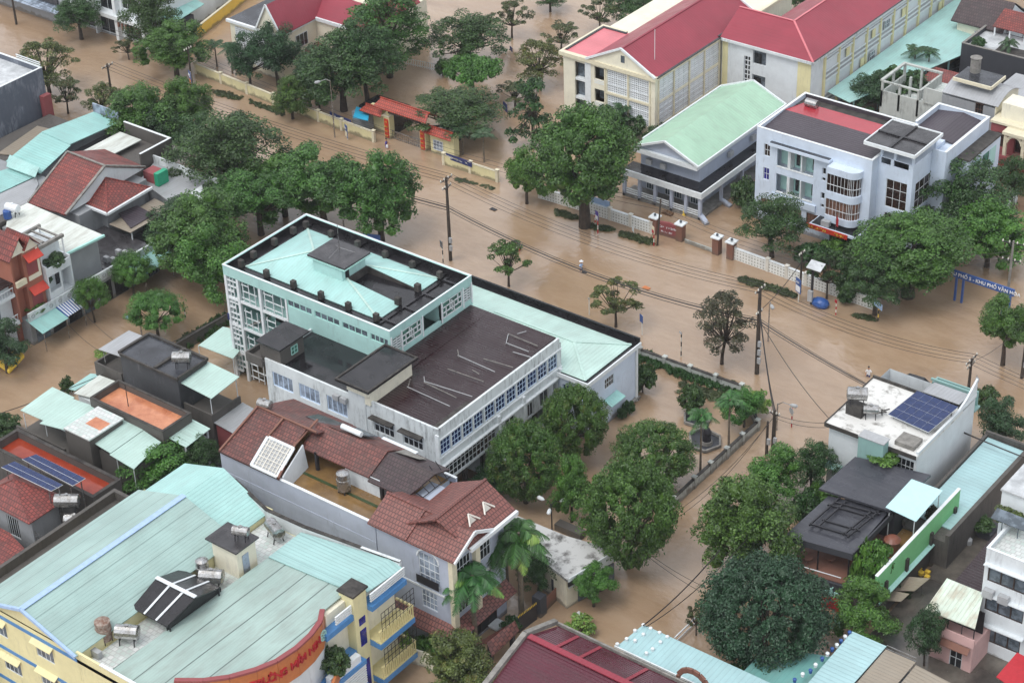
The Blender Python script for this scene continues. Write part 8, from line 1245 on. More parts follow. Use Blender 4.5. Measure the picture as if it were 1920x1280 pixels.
for a in (
 ('dark', 153, 74, 96, -12, 'tree leaning over the water before the shops, leftmost at the top', GA), ('dark', 288, 105, 104, -25, 'tall dark tree hiding the white shop pillars', GA), ('broad', 332, 142, 128, 48, 'wide dark tree below the white shops, left of the blue banner pole', GA), ('street', 242, 112, 48, 76, 'thin sapling standing in the water left of the wide dark tree', GA),
 ('olive', 93, 174, 106, 78, 'airy yellowish tree by the grey blank-walled building', GA), ('street', 128, 213, 68, 150, 'small dark tree just right of the grey blank-walled building', GA), ('olive', 196, 222, 66, 158, 'dull brownish tree above the mint roof sign board', GA),
 ('broad', 272, 290, 150, 160, 'round green tree behind the mint sign-board roof', GA), ('broad', 358, 275, 100, 152, 'tree behind the blue banner pole on the near bank', GA), ('dark', 440, 375, 200, 212, 'large dark tree leaning over the white sheet roof', GA), ('murky', 300, 300, 110, 200, 'low dark tree squeezed beside the walled house', GA), ('dark', 395, 335, 130, 222, 'small dark tree left of the largest near-bank tree', GA),
 ('broad', 610, 432, 190, 285, 'big tree directly behind the mint hall, left of a pair', GA), ('broad', 716, 452, 150, 290, 'big tree with bare trunk in the water behind the mint hall, right of a pair', GA), ('bright', 535, 405, 165, 298, 'bright tree between the large dark tree and the big pair', GA), ('broad', 490, 440, 160, 325, 'tree just beyond the left corner of the mint hall roof', GA),
 ('broad', 385, 520, 190, 368, 'big tree over the end of the side street left of the mint lattice', GA), ('bright', 405, 562, 140, 425, 'nearest tree against the lattice end of the mint hall', GA), ('murky', 340, 475, 130, 380, 'dark tree behind the long mint awning of the side street', GA),
 ('feather', 252, 556, 82, 478, 'feathery tree beside the parapet with rosettes', 'small street trees in the side street'), ('feather', 178, 604, 68, 524, 'small feathery tree right of the blue striped awning', 'small street trees in the side street'), ('feather', 297, 632, 106, 552, 'wide feathery tree in the middle of the side street by the bluish lamp', 'small street trees in the side street'), ('murky', 14, 698, 96, 606, 'dark tree at the left edge over a yellow float', None), ('limebush', 195, 672, 34, 655, 'small lime shrub at the corner of the railed terrace', None), ('bush', 128, 738, 26, 708, 'tiny dark pine-like shrub beside the mint awning strip', None), ('bush', 8, 812, 60, 780, 'dark shrubs at the left edge behind the white wall', None),
 ('palm', 407, 125, 42, 78, 'left of the two palms by the school house wall', GB), ('palm', 436, 138, 48, 84, 'right of the two palms by the school house wall', GB), ('murky', 470, 165, 80, 66, 'dark tree right of the two palms', GB), ('murky', 522, 162, 96, 42, 'tall dark tree in front of the school house block screen', GB), ('dark', 645, 208, 180, 66, 'huge dark tree over the wall left of the school gate', GB), ('murky', 600, 190, 100, 88, 'dark tree behind the street lamp', GB), ('tall', 731, 145, 150, -20, 'tallest tree with bare trunk rising in the school yard', GB), ('dark', 690, 200, 130, 30, 'dark tree touching the tallest yard tree', GB), ('broad', 549, 223, 78, 143, 'round street tree in the water before the long yellow wall', GB), ('broad', 600, 214, 56, 150, 'small tree behind the round street tree at the yellow wall', GB),
 ('dark', 882, 128, 144, 24, 'spreading tree above the yard fence', GB), ('street', 960, 72, 72, 2, 'small airy tree in the upper school yard', GB), ('dark', 1032, 22, 60, -25, 'tree cut by the top edge above the upper yard', GB), ('flat', 888, 200, 104, 112, 'bright flat-topped tree in the school yard', GB), ('dark', 858, 262, 170, 178, 'wide dark tree right of the school gate roof', GB), ('bush', 830, 142, 28, 112, 'small shrub left of the flat-topped tree', GB), ('olive', 1012, 162, 98, 78, 'yellowish tree beside the big red-roofed school', GB), ('street', 1052, 100, 70, 45, 'small grey-green tree behind the pink roof corner', GB), ('street', 1125, 62, 70, 2, 'airy tree behind the pink school roof', GB), ('dark', 1190, 60, 110, -20, 'dark tree behind the school ridge at the top edge', GB), ('dark', 1400, 40, 70, -30, 'bare-limbed dark tree between the two red school roofs', GB), ('dark', 1505, 25, 60, -30, 'dark tree inside the angle of the red school roofs', GB),
 ('layer', 999, 278, 78, 150, 'layered tiered tree left of the big street tree', GB), ('street', 966, 200, 72, 160, 'small tree with blue sign at its foot in the yard', GB), ('palm', 908, 304, 52, 246, 'palm right of the blue wall banner', GB), ('palm', 868, 290, 44, 238, 'palm left of a pair behind the blue wall banner', GB), ('palm', 842, 278, 40, 232, 'palm half hidden behind the gate side room', GB),
 ('bright', 988, 382, 90, 275, 'round dense tree left of the big street tree', GC), ('grand', 1097, 425, 180, 206, 'biggest street tree with thick dark trunk before the pale green hall', GC), ('bush', 1150, 250, 90, 200, 'dark shrub mass below the breeze block panels', GC), ('palm', 1168, 255, 50, 196, 'small palm in front of the breeze block panels', GC), ('bush', 1215, 262, 60, 215, 'dark shrub left of the pale green roof', GC),
 ('bush', 1398, 392, 56, 336, 'dark shrub between the hall and the office', GC), ('dark', 1447, 482, 120, 368, 'tree in front of the office left windows', GC), ('bush', 1410, 402, 40, 360, 'low dark shrub at the office corner', GC), ('dark', 1790, 450, 180, 296, 'large tree against the glazed stair block of the office', GC), ('grand', 1702, 556, 200, 412, 'wide tree in front of the office stair block over the water', GC), ('bright', 1850, 500, 140, 380, 'tree behind the blue street arch', GC), ('dark', 1895, 392, 80, 296, 'tree below the terracotta villa', GC), ('dark', 1640, 590, 110, 480, 'lower tree at the left foot of the wide tree', GC), ('street', 1550, 560, 76, 478, 'small dark tree under the white panel mast', GC, None, 'leaf_dark'), ('bush', 1592, 560, 66, 500, 'dark shrub right of the white panel mast', GC), ('bush', 1600, 492, 60, 462, 'shrub in the office forecourt by the entrance', GC), ('bush', 1520, 500, 70, 460, 'shrub row behind the honeycomb wall', GC), ('greenbush', 1565, 480, 50, 450, 'bright shrub row in the office forecourt', GC), ('bush', 1585, 568, 30, 542, 'small clipped shrub at the water edge', GC),
 ('broad', 1880, 684, 112, 562, 'dark round tree at the right edge over the main street', GC), ('bush', 1690, 200, 110, 134, 'dark shrubs beside the mint walkway canopy', None), ('murky', 1640, 212, 90, 140, 'dark tree between the office roof and the walkway canopy', None), ('palm', 1712, 152, 50, 88, 'left palm above the mint walkway canopy', None), ('palm', 1738, 156, 44, 92, 'right palm above the mint walkway canopy', None), ('bush', 1835, 78, 40, 42, 'palm-like shrub on the planted terrace', None), ('bush', 1905, 110, 50, 84, 'shrub at the right end of the planted terrace', None),
 ('street', 954, 537, 86, 458, 'small street tree in front of the mint hall, behind it a red and white rider', 'lone trees standing in the flooded main street', None, 'leaf_big'), ('street', 1155, 613, 100, 536, 'small street tree in the middle of the flood', 'lone trees standing in the flooded main street', None, 'leaf_yellow'), ('cone', 1353, 682, 112, 548, 'conical dark brownish tree left of the tall power pole', 'lone trees standing in the flooded main street'),
 ('mango', 1078, 864, 132, 732, 'dense round dome tree touching the long wing', GD), ('mango', 986, 942, 146, 798, 'dense round dome tree in front of the blue windows', GD), ('bright', 1072, 978, 74, 856, 'slim bright young tree between the dome tree and the large garden tree', GD), ('mango', 1225, 908, 162, 803, 'rusty-tinged dense tree by the garden pond', GD), ('mango', 1180, 1062, 190, 880, 'largest garden tree overhanging the gatehouse roof', GD, None, 'leaf_big'), ('murky', 920, 930, 90, 880, 'dark low tree in the shade below the blue windows', GD), ('bright', 1113, 1136, 76, 1062, 'small tree in the water before the gatehouse shutter', GD),
 ('bush', 1298, 776, 50, 725, 'cycad-like dark shrub at the garden pond', GD), ('palm', 1313, 885, 62, 770, 'palm beside the dark statue pond', GD, None, 'leaf_palm'), ('palm', 1366, 845, 66, 742, 'palm at the corner of the garden wall', GD, None, 'leaf_palm'), ('bright', 1395, 800, 78, 726, 'bushy tree in the corner of the garden wall', GD), ('limebush', 1418, 775, 50, 732, 'sparse pale bush leaning over the garden wall corner', GD), ('bush', 1205, 735, 50, 680, 'dark shrub at the corner of the long wing', GD), ('bush', 1180, 775, 24, 752, 'round clipped shrub at the foot of the long wing', GD), ('bush', 1166, 785, 20, 765, 'left round clipped shrub at the foot of the long wing', GD),
 ('broad', 1392, 1078, 186, 896, 'large tree in the junction street before the cafe', None), ('bright', 1455, 935, 110, 838, 'bright tree left of the cafe black roofs', None), ('dark', 1522, 928, 90, 826, 'tree against the left wall of the solar building', None), ('dome', 1432, 1236, 230, 1070, 'huge dark dome-shaped tree at the bottom', None), ('bright', 1615, 1196, 124, 1092, 'tree between the cafe sign wall and the ball roof', None), ('greenbush', 1625, 1130, 64, 1018, 'light green creeper mass on the cafe corner', None), ('greenbush', 1590, 908, 40, 880, 'ivy patch on the teal shaft of the solar building', None) if False else ('murky', 1732, 1255, 66, 1132, 'dark tangled tree left of the pink house', None), ('murky', 1875, 840, 86, 752, 'dark tree right of the solar building', None), ('bush', 1846, 762, 50, 728, 'shrub behind the green balcony', None), ('bush', 1512, 975, 60, 925, 'dark shrub below the cafe left edge', None), ('greenbush', 1540, 948, 60, 905, 'yellow-green shrub at the left edge of the cafe roofs', None),
 ('bright', 305, 925, 130, 832, 'bright dense tree left of the teal kindergarten ridge', None), ('dark', 388, 910, 66, 822, 'dark tree between the lean-to and the tube house', None),
 ('royal', 893, 1222, 112, 1072, 'royal palm nearest the villa corner', 'royal palms in the villa yard'), ('royal', 978, 1156, 112, 990, 'royal palm with one yellow frond', 'royal palms in the villa yard'), ('royal', 925, 1150, 108, 1008, 'royal palm against the villa balconies', 'royal palms in the villa yard'), ('royal', 950, 1090, 90, 972, 'royal palm behind the others by the gatehouse roof', 'royal palms in the villa yard'),
 ('dark', 1010, 1115, 74, 1040, 'dark tree before the gatehouse end', None), ('greenbush', 840, 1228, 74, 1182, 'green shrub at the foot of the villa skirt roof', None), ('greenbush', 795, 1232, 40, 1196, 'round clipped shrub below the kindergarten balconies', None), ('bright', 862, 1300, 130, 1196, 'yellowish shrub tree at the bottom edge below the villa', None, None, 'leaf_yellow'), ('limebush', 1090, 1185, 60, 1158, 'lime shrub behind the crimson roof coping', None), ('bush', 960, 1185, 40, 1160, 'small shrub at the palm foot', None), ('street', 1305, 1190, 44, 1136, 'scrawny tree beside the side street railing', None), ('greenbush', 1378, 1290, 60, 1250, 'sprawling shrub over the pale blue roof', None), ('bush', 1690, 1120, 40, 1090, 'dark shrub beside the scrap shelter', None)):
    tree(*a)
# plants that stand on buildings: placed at their own height
def plant(kind, p, w, h, label, name='potted_plant', mats=None):
    H, Rk, me, tm = KIND[kind][0]; t = thing(name, label, 'plant', p); t.scale = (w/2/Rk, w/2/Rk, h/H)
    for n_, m_ in (('trunk', tm), ('leaves', me)): o = bpy.data.objects.new(n_, m_); COL.objects.link(o); o.parent = t
    if mats: o.data = o.data.copy(); o.data.materials[0] = MT[mats]
plant('bush', (26.2, -59.5, 6.0), 3.0, 2.8, 'hanging dark green bush on the kindergarten middle balcony'); plant('fern', (26.4, -64, 6.0), 2.2, 1.6, 'small palm behind the curved orange parapet'); plant('limebush', (26.6, -50.6, 2.6), 1.2, 2.2, 'climbing plant at the end of the lower yellow balcony')
plant('bush', (-46.9, -26.6, 7.4), 3.0, 1.6, 'dark potted plants on the upper balcony of the narrow white house'); plant('bush', (-46.7, -28.2, 5.8), 1.4, 1.3, 'dark plant on the lower balcony of the narrow white house'); plant('greenbush', (-46.6, -30.6, 3.4), 2.6, 1.0, 'bright plants on the ledge of the orange gabled house')
plant('greenbush', (50.6, -4.6, 6.9), 3.2, 1.0, 'ivy mound between the black roof and the teal shaft'); plant('greenbush', (57.0, -17.2, 3.4), 3.2, 4.0, 'light green creeper hanging over the cafe corner', 'creeper'); plant('bush', (57.3, -6.5, 3.4), 1.6, 1.8, 'reddish dry shrub by the cafe canopy post', mats='leaf_brown'); plant('bush', (tuple(G(1838, 990, 1.2))), 3.0, 1.3, 'potted shrubs inside the dark railed bed')
plant('bush', tuple(G(1895, 975, 12.0)), 3.2, 1.1, 'roof garden plants on the white apartment tower', mats='leaf_yellow'); plant('fern', (16.5, 93, 5.0), 3.0, 2.4, 'spiky plant on the black walled terrace'); plant('bush', (12.3, 92.4, 4.8), 2.2, 1.4, 'flowering shrub at the left end of the black walled terrace'); plant('fern', (tuple(G(928, 1135, 1))), 1.4, .8, 'fern beside the patterned plinth')
# ground cover that nobody could count
def grass(name, label, pts, wid, n, h=.5, z=0., mat='grass_m'):
    P = [G(*p, z) for p in pts]; L = []; 
    for i in range(n):
        k = rnd.random()*(len(P)-1); j = int(k); a = P[j].lerp(P[j+1], k-j); L.append((a.x+rnd.gauss(0, wid*.45), a.y+rnd.gauss(0, wid*.45), z+rnd.random()*h*.3))
    cen = np.array(L); cen = cen-np.array([P[0].x, P[0].y, z]); me = leafmesh(name, cen, np.full(n, .3), 34, .4, mat, .1, .25, .3, 0); me.transform(Matrix.Diagonal((1, 1, h/.5, 1))); o = bpy.data.objects.new(name, me); COL.objects.link(o); o.location = (P[0].x, P[0].y, z+.05); struct(o, label, 'stuff')
for i, (p, w_, n, h) in enumerate((([(405, 173), (448, 186)], .6, 110, .45), ([(470, 192), (505, 205), (530, 215)], .6, 90, .35), ([(855, 336), (880, 342), (925, 355)], .4, 50, .2), ([(1042, 398), (1080, 410)], .5, 90, .5), ([(1092, 422), (1145, 432)], .6, 90, .5), ([(1165, 440), (1218, 456)], .6, 130, .6), ([(1390, 525), (1440, 540), (1488, 556)], .6, 200, .6), ([(1608, 592), (1638, 600)], .5, 50, .4), ([(135, 110), (175, 130)], .1, 5, .1))[:8]): grass('grass_patch', ('grass and weeds poking out of the flooded median strip'), p, w_, n, h)
grass('garden_growth', 'dark hedge and weeds along the inside of the garden wall', [(1196, 668), (1250, 690), (1310, 712), (1385, 735)], 1.0, 340, .8, 0, 'leaf_dark'); grass('garden_growth', 'dry weeds on the muddy bank of the garden', [(1280, 725), (1340, 745), (1385, 748)], 1.0, 200, .4, 0, 'grass_m'); grass('garden_growth', 'green growth behind the dark wall by the lattice building', [(345, 648), (395, 622), (425, 600)], 1.0, 260, 1.0, 0, 'leaf_dark')
grass('hedge_growth', 'low hedge and shrubs in the office forecourt', [(1500, 470), (1560, 490), (1640, 530)], 1.2, 260, .8, 0, 'leaf_dark')
# ================================================================ poles, cables, lamps, signs
POLE = {}
def pole(key, bx, by, top, label, arms=(), r=.17, boxes=0, lean=0, mat='pole', group='power poles', ins=True):
    g = G(bx, by); h = htop(g, top); t = thing('power_pole', label, 'pole', g, group); m = MB(); m.tube([(g.x, g.y, -.6), (g.x+lean*.5, g.y, h*.5), (g.x+lean, g.y, h)], [r*1.15, r, r*.75], 8); m.build('post', mat, t)
    for z, L, ang in arms:
        a = Vector((math.cos(ang), math.sin(ang), 0))*L; c = Vector((g.x+lean*(h-z)/h, g.y, h-z)); m = MB(); m.bar(c-a, c+a, .11); m.bar(c-a*.6, c-Vector((0, 0, .5)), .05); m.bar(c+a*.6, c-Vector((0, 0, .5)), .05); o = m.build('cross_arm', 'iron_dark', t)
        for k in (-.95, -.35, .35, .95): m = MB(); p = c+a*k; m.tube([p, p+Vector((0, 0, .15)), p+Vector((0, 0, .3))], [.07, .1, .05], 6); m.build('insulator', 'post_white', o)
    for k in range(boxes): m = MB(); z = 1.6+k*1.1; m.box(g.x+.15, g.x+.5, g.y-.35, g.y-.1, z, z+.7); m.build('meter_box', 'plastic_grey', t)
    POLE[key] = (g.x+lean, g.y, h); return t
A0 = math.pi/2
pole('a', 845, 488, 332, 'tall concrete pole with cross arms behind the mint hall, leftmost of the big ones', [(.3, 1.1, A0), (1.4, .8, A0)], boxes=2, r=.2)
pole('b', 1419, 700, 540, 'tallest black pole right of the conical tree', [(.25, 1.0, A0), (3.2, .6, A0)], boxes=3, r=.24)
pole('c', 1449, 850, 768, 'right one of the two dark poles at the junction with a grey meter box', [(.5, .6, 0)], boxes=1, r=.22)
pole('d', 1437, 852, 790, 'left thinner one of the two dark poles at the junction', [], boxes=1, r=.16)
pole('e', 1815, 738, 672, 'pole with curled cross arms behind the solar building', [(.2, 1.3, A0), (.9, .9, A0)])
pole('f', 1888, 562, 452, 'pole with white cross arms beside the blue street arch', [(.3, 1.3, .2), (2.6, 1.1, .2)], mat='concrete')
pole('g', 1232, 460, 372, 'dark leaning pole at the brick gate pillar', [], r=.12, lean=.5); pole('h', 1500, 548, 470, 'dark pole with a blue and white banner by the honeycomb wall', [(.4, .6, A0)], r=.14); pole('i', 1916, 708, 590, 'dark pole at the right edge below the round tree', [], r=.2, boxes=1)
pole('j', 31, 46, -30, 'brown pole standing in the water at the top left', [], r=.17); pole('k', 362, 172, 88, 'pole rising behind the wide dark tree with a banner', [(.4, .7, A0)], r=.13); pole('l', 215, 215, 120, 'pole hidden among the trees behind the mint roofs', [(.4, 1, A0)], r=.16); pole('m', 905, 860+200, 985, 'thin pole between the gatehouse and the garden tree', [], r=.1) if False else None
pole('n', 1180, 1060, 1000, 'pole under the largest garden tree beside the gatehouse', [(.5, .5, 0)], r=.16)
def cable(a, b, sag, label, r=.03, group='overhead cables', name='overhead_cable'):
    a, b = Vector(a), Vector(b); n = 14; P = []
    for k in range(n+1): t = k/n; p = a.lerp(b, t); p.z -= sag*4*t*(1-t); P.append(p)
    m = MB(); m.tube(P, r, 4, cap=False); o = m.build(name, 'wire', fix=False); return tag(o, label, 'cable', group)
def at(k, dz=0, dy=0, dx=0): p = POLE[k]; return (p[0]+dx, p[1]+dy, p[2]-dz)
lab = 'thin black cable strung along the main street'
for dy in (-1, -.35, .4, 1): cable(at('l', .1, dy), at('a', .05, dy), 1.0, 'thin power line between the hidden pole and the tall concrete pole'); cable(at('a', .05, dy), at('b', .0, dy), 1.6, 'thin power line between the tall concrete pole and the tallest black pole'); cable(at('b', 0, dy), at('e', 0, dy), 1.3, 'thin power line between the tallest black pole and the pole behind the solar building'); cable(at('e', 0, dy), (POLE['e'][0]+38, POLE['e'][1]+dy-1, POLE['e'][2]), 1.2, 'thin power line leaving the picture at the right')
for z, r_ in ((4.2, .09), (4.6, .05), (3.9, .04)): cable(at('l', z), at('a', z), 1.2, 'thick cable bundle between the hidden pole and the tall concrete pole', r_); cable(at('a', z), at('b', z), 1.9, 'thick cable bundle sagging across the two small street trees', r_); cable(at('b', z), (POLE['b'][0]+34, POLE['b'][1]-4.4, 5.2), 1.1, 'thick cable bundle running from the tallest black pole to the solar building', r_)
far = [at('j', .2), at('k', .2)]
cable(at('j', 1, 0), at('k', .3), 1.0, 'far side line from the top left pole'); cable(at('j', 2, 0), at('k', .9), 1.0, 'second far side line from the top left pole')
for dz in (.3, .9, 1.5): cable(at('k', dz), at('g', dz), 2.4, 'long far side line passing the school gate and the big tree', .025); cable(at('g', dz), at('h', dz), .8, 'far side line between the brick gate and the banner pole', .025); cable(at('h', dz), at('f', dz+1), 1.1, 'far side line between the banner pole and the street arch', .025)
for i, (x, z) in enumerate(((-.15, 1.0), (0, 1.6), (.15, 2.2), (.3, 3.0))): cable(at('b', z+1, 0, x), at('c', .4+.1*i, 0, x), .6+.2*i, 'service cable dropping from the tallest black pole to the junction poles')
cable(at('b', 3), at('h', 1.5), .5, 'diagonal cable from the tallest black pole to the banner pole', .05); cable(at('b', 4), G(1560, 790, 8), .8, 'cable from the tallest black pole to the solar building corner', .04); cable(at('c', .6), G(1563, 792, 7), .4, 'cable from the junction pole to the solar building'); cable(at('c', 1.0), G(1563, 800, 6), .5, 'lower cable from the junction pole to the solar building')
cable(at('c', .8), at('n', .3), 2.2, 'long cable along the side street above the water'); cable(at('d', .3), at('n', .8), 2.6, 'lower long cable along the side street'); cable(at('n', .6), G(1345, 1110, 5.5), .6, 'cable from the gatehouse pole to the dome tree', .03); cable(at('n', .9), G(1380, 1140, 5), .8, 'lower cable from the gatehouse pole to the dome tree', .03); cable(G(1206, 1172, 5.2), G(1350, 1030, 7), .5, 'heavy cable rising from the vented roof across the junction street', .07); cable(G(1212, 1174, 5.2), G(1400, 1010, 7), .8, 'second heavy cable rising from the vented roof', .05)
cable(at('i', .5), at('e', .4), .8, 'cable between the right edge pole and the curled-arm pole'); cable(G(420, 590, 5), G(0, 775, 6), .8, 'dark cable crossing the flooded side street', .05); cable(G(425, 560, 5), G(420, 585, 5), .1, 'short dark cable by the lattice building', .03); cable(G(140, 565, 3.5), G(250, 660, 7), .9, 'pale cable from the striped awning to the railed terrace', .03); cable(G(130, 610, 2.5), G(235, 670, 7), 1.2, 'lower pale cable from the mint awning to the railed terrace', .03)
def lamp(bx, by, hx, hy, label, r=.08, mat='steel', head='plastic_grey', arms=1, group='street lamps'):
    g = G(bx, by); h = htop(g, hy-2); t = thing('street_lamp', label, 'street lamp', g, group); top = Vector((g.x, g.y, h)); m = MB(); m.tube([(g.x, g.y, -.5), (g.x, g.y, h*.8), (g.x, g.y, h)], [r*1.3, r, r*.8], 8); m.build('post', mat, t)
    e = G(hx, hy, h+.2)
    for k in range(arms):
        d = (Vector((e.x, e.y, h+.2))-top) if arms == 1 else Vector((math.cos(k*math.tau/3+1), math.sin(k*math.tau/3+1), .15))*1.0
        if d.length > 3: d = d.normalized()*3
        m = MB(); m.tube([top-Vector((0, 0, .1)), top+d*.4+Vector((0, 0, .25)), top+d], [r*.7, r*.6, r*.5], 6); m.build('arm', mat, t); q = top+d; m = MB(); u = Vector((d.x, d.y, 0)).normalized(); m.tube([q-u*.1, q+u*.15, q+u*.65, q+u*.8], [.06, .2, .22, .08], 8); m.build('lamp_head', head, t)
lamp(628, 258, 600, 153, 'grey street lamp in the water before the long yellow wall'); lamp(267, 636, 247, 592, 'street lamp with bluish head in the side street', head='cloth_blue'); lamp(1456, 806, 1482, 759, 'street lamp arching over the junction'); lamp(1035, 994, 1035, 948, 'garden lamp with three heads in the flooded yard', .06, 'iron_dark', 'trim_white', 3); lamp(1440, 640, 1446, 572, 'lamp arm fixed near the tallest black pole', .07); lamp(1828, 736, 1832, 708, 'small lamp by the curled-arm pole', .07); lamp(645, 430, 642, 335, 'lamp post hidden behind the pair of big trees', .08)
def sign(bx, by, ty, w, hh, mat, label, name='road_sign', shape='rect', cat='sign', post='post_white', txt=None, tm='cloth_white', rz=None, stripes=None, size=.3, plate_z=None, mat2=None):
    g = G(bx, by); h = max(.8, htop(g, ty)); t = thing(name, label, cat, g); m = MB([post, stripes or post]); n = 6
    for k in range(n): m.mat(k % 2 if stripes else 0); m.tube([(g.x, g.y, -.5+(h+.4)*k/n), (g.x, g.y, -.5+(h+.4)*(k+1)/n)], .07, 6)
    m.build('post', None, t)
    if w:
        z1 = h; z0 = h-hh; d = Vector((1, -.5, 0)).normalized() if rz is None else Vector((math.cos(rz), math.sin(rz), 0)); nn = Vector((d.y, -d.x, 0)); c = Vector((g.x, g.y, 0))+nn*.1; m = MB()
        if shape == 'round': P = [c+d*w/2*math.cos(k*math.tau/16)+Vector((0, 0, (z0+z1)/2+w/2*math.sin(k*math.tau/16))) for k in range(16)]
        else: P = [c-d*w/2+Vector((0, 0, z0)), c+d*w/2+Vector((0, 0, z0)), c+d*w/2+Vector((0, 0, z1)), c-d*w/2+Vector((0, 0, z1))]
        m.vslab(P, nn*.04); o = m.build('plate', mat, t)
        if mat2: m = MB(); m.vslab([c-d*w*.4+nn*.06+Vector((0, 0, z0+hh*.08)), c+d*w*.4+nn*.06+Vector((0, 0, z0+hh*.08)), c+d*w*.4+nn*.06+Vector((0, 0, z0+hh*.5)), c-d*w*.4+nn*.06+Vector((0, 0, z0+hh*.5))], nn*.02); m.build('panel', mat2, o)
        if txt: text(o, txt, size, c+nn*.08+Vector((0, 0, z0+hh*.75)), d, (0, 0, 1), tm)
    return t
sign(363, 186, 134, .95, 2.4, 'plastic_blue', 'tall blue and orange banner hanging on the pole by the wide dark tree', 'pole_banner', cat='banner', txt='~2', mat2='orange_paint', size=.6); sign(652, 262, 234, .9, 1.9, 'plastic_blue', 'blue and cream banner below the round street tree', 'pole_banner', cat='banner', txt='~3', mat2='trim_cream', size=.35)
sign(1121, 440, 396, .8, 1.2, 'purple', 'purple and orange pole sign right of the biggest tree trunk', mat2='cloth_white', stripes='cloth_red'); sign(1116, 425, 402, 0, 0, None, 'red and white striped marker post beside the biggest tree trunk', 'marker_post', stripes='cloth_red', cat='post'); sign(1188, 440, 424, .35, .7, 'trim_white', 'small white sign in the grass before the brick gate'); sign(1226, 462, 424, .6, 1.0, 'trim_cream', 'cream and red sign on a post beside the leaning pole', mat2='cloth_red', stripes='cloth_red')
sign(1204, 628, 590, .7, 1.0, 'plastic_blue', 'blue square road sign right of the long wing roof'); sign(1277, 668, 622, .5, .25, 'plastic_grey', 'thin marker post in the water above the garden wall', stripes='iron_dark', name='marker_post', cat='post'); sign(831, 494, 452, .8, .9, 'glass_grey', 'dull grey sign beside the tall concrete pole', stripes='iron_dark'); sign(1484, 800, 764, .8, .8, 'plastic_grey', 'round grey sign on a striped post at the junction', shape='round', stripes='cloth_red')
sign(1497, 566, 522, 1.1, 1.9, 'plastic_blue', 'blue and white banner on the pole by the honeycomb wall', 'pole_banner', cat='banner', txt='~3', mat2='cloth_white', size=.35); sign(1567, 590, 562, .35, .4, 'cloth_red', 'red and white striped post right of the blue tarp', 'marker_post', stripes='cloth_red', cat='post'); sign(1646, 602, 566, 1.6, .8, 'cloth_blue', 'pale teal board on a yellow and black striped post below the wide tree', stripes='iron_dark', post='gold_text'); sign(1105, 590, 558, .15, .2, 'plastic_grey', 'thin post left of the small street tree in the flood', 'marker_post', cat='post'); sign(348, 595, 566, .7, .8, 'orange_paint', 'orange sign on a striped post in the side street', shape='round', stripes='iron_dark')
sign(960, 100, 88, .9, .7, 'navy', 'small navy sign left of the yellowish tree', stripes=None); sign(949, 208, 193, 1.3, 1.3, 'navy', 'navy sign board at the foot of the small yard tree'); sign(834, 128, 113, 1.0, .7, 'navy', 'navy sign at the end of the yard fence'); sign(989, 940, 905, .9, 2.2, 'glass_pale', 'pale vertical board under the dome tree by the blue windows')
# panel mast
g = G(1521, 570); h = htop(g, 500); t = thing('panel_mast', 'mast with a tilted white panel and a grey box by the blue tarp', 'mast', g); m = MB(); m.tube([(g.x, g.y, -.5), (g.x, g.y, h)], .16, 8); m.build('post', 'iron_dark', t); m = MB(); m.slab([(g.x-.6, g.y-.6, h), (g.x+1.3, g.y-.6, h), (g.x+1.3, g.y+.6, h+.5), (g.x-.6, g.y+.6, h+.5)], .08); m.build('panel', 'terrace_white', t); m = MB(); m.box(g.x-.3, g.x+.3, g.y-.5, g.y-.16, .6, 2.0); m.build('box', 'plastic_grey', t)
g = G(1538, 574); m = MB(); m.blob((g.x, g.y, .45), (1.1, .8, .7), 3, .05, 4); tag(m.build('tarp_heap', 'plastic_blue'), 'bright blue tarpaulin covering a low stall in the water', 'tarpaulin')
# street arch
a, b = G(1782, 570), G(1900, 600); a = G(1770, 545); b = G(1893, 562); h = htop(b, 528)
t = thing('street_arch', 'blue steel street arch with white lettering across the side road', 'arch', (a+b)/2); p0, p1 = G(1788, 506, 4.0), G(1902, 544, 4.0); hh = .9
d = (p1-p0).normalized(); nn = Vector((d.y, -d.x, 0)); m = MB(); m.vslab([(p0.x, p0.y, 4.0-hh), (p1.x, p1.y, 4.0-hh), (p1.x, p1.y, 4.0), (p0.x, p0.y, 4.0)], nn*-.2); o = m.build('name_board', 'plastic_blue', t); c = (p0+p1)/2+nn*.04; text(o, 'KHU PHỐ 5 - KHU PHỐ VĂN HÓA', .62, (c.x, c.y, 4.0-hh/2), d, (0, 0, 1), 'cloth_white')
for p in (p0+d*.5, p0+d*1.4, p1-d*.4, p1-d*1.2): m = MB(); m.box(p.x-.12, p.x+.12, p.y-.12, p.y+.12, -.4, 3.1); m.build('post', 'plastic_blue', t)
a, b = G(680, 440, 2.2), G(712, 444, 2.2); m = MB(); m.vslab([(a.x, a.y, .5), (b.x, b.y, .5), (b.x, b.y, 2.4), (a.x, a.y, 2.4)], (0, .1, 0)); tag(m.build('hoarding', 'plastic_blue'), 'blue hoarding behind the mint hall under the pair of big trees', 'hoarding')
t = thing('yard_fence', 'thin white fence in the flooded school yard', 'fence', G(795, 112)); a, b = G(752, 108, 1), G(832, 124, 1); m = MB(); [m.bar((a.x, a.y, z), (b.x, b.y, z), .05) for z in (.2, 1.0)]; [m.bar((*a.lerp(b, k/24).xy, 0), (*a.lerp(b, k/24).xy, 1.1), .05) for k in range(25)]; m.build('fence_panel', 'trim_white', t)
t = thing('street_railing', 'white railing and small blue panel beside the scrawny tree in the side street', 'railing', G(1290, 1180)); a, b = G(1265, 1195, .8), G(1322, 1140, .8); m = MB(); m.bar((a.x, a.y, .8), (b.x, b.y, .8), .12); m.bar((a.x, a.y, .2), (b.x, b.y, .2), .08); m.build('rail', 'trim_white', t)
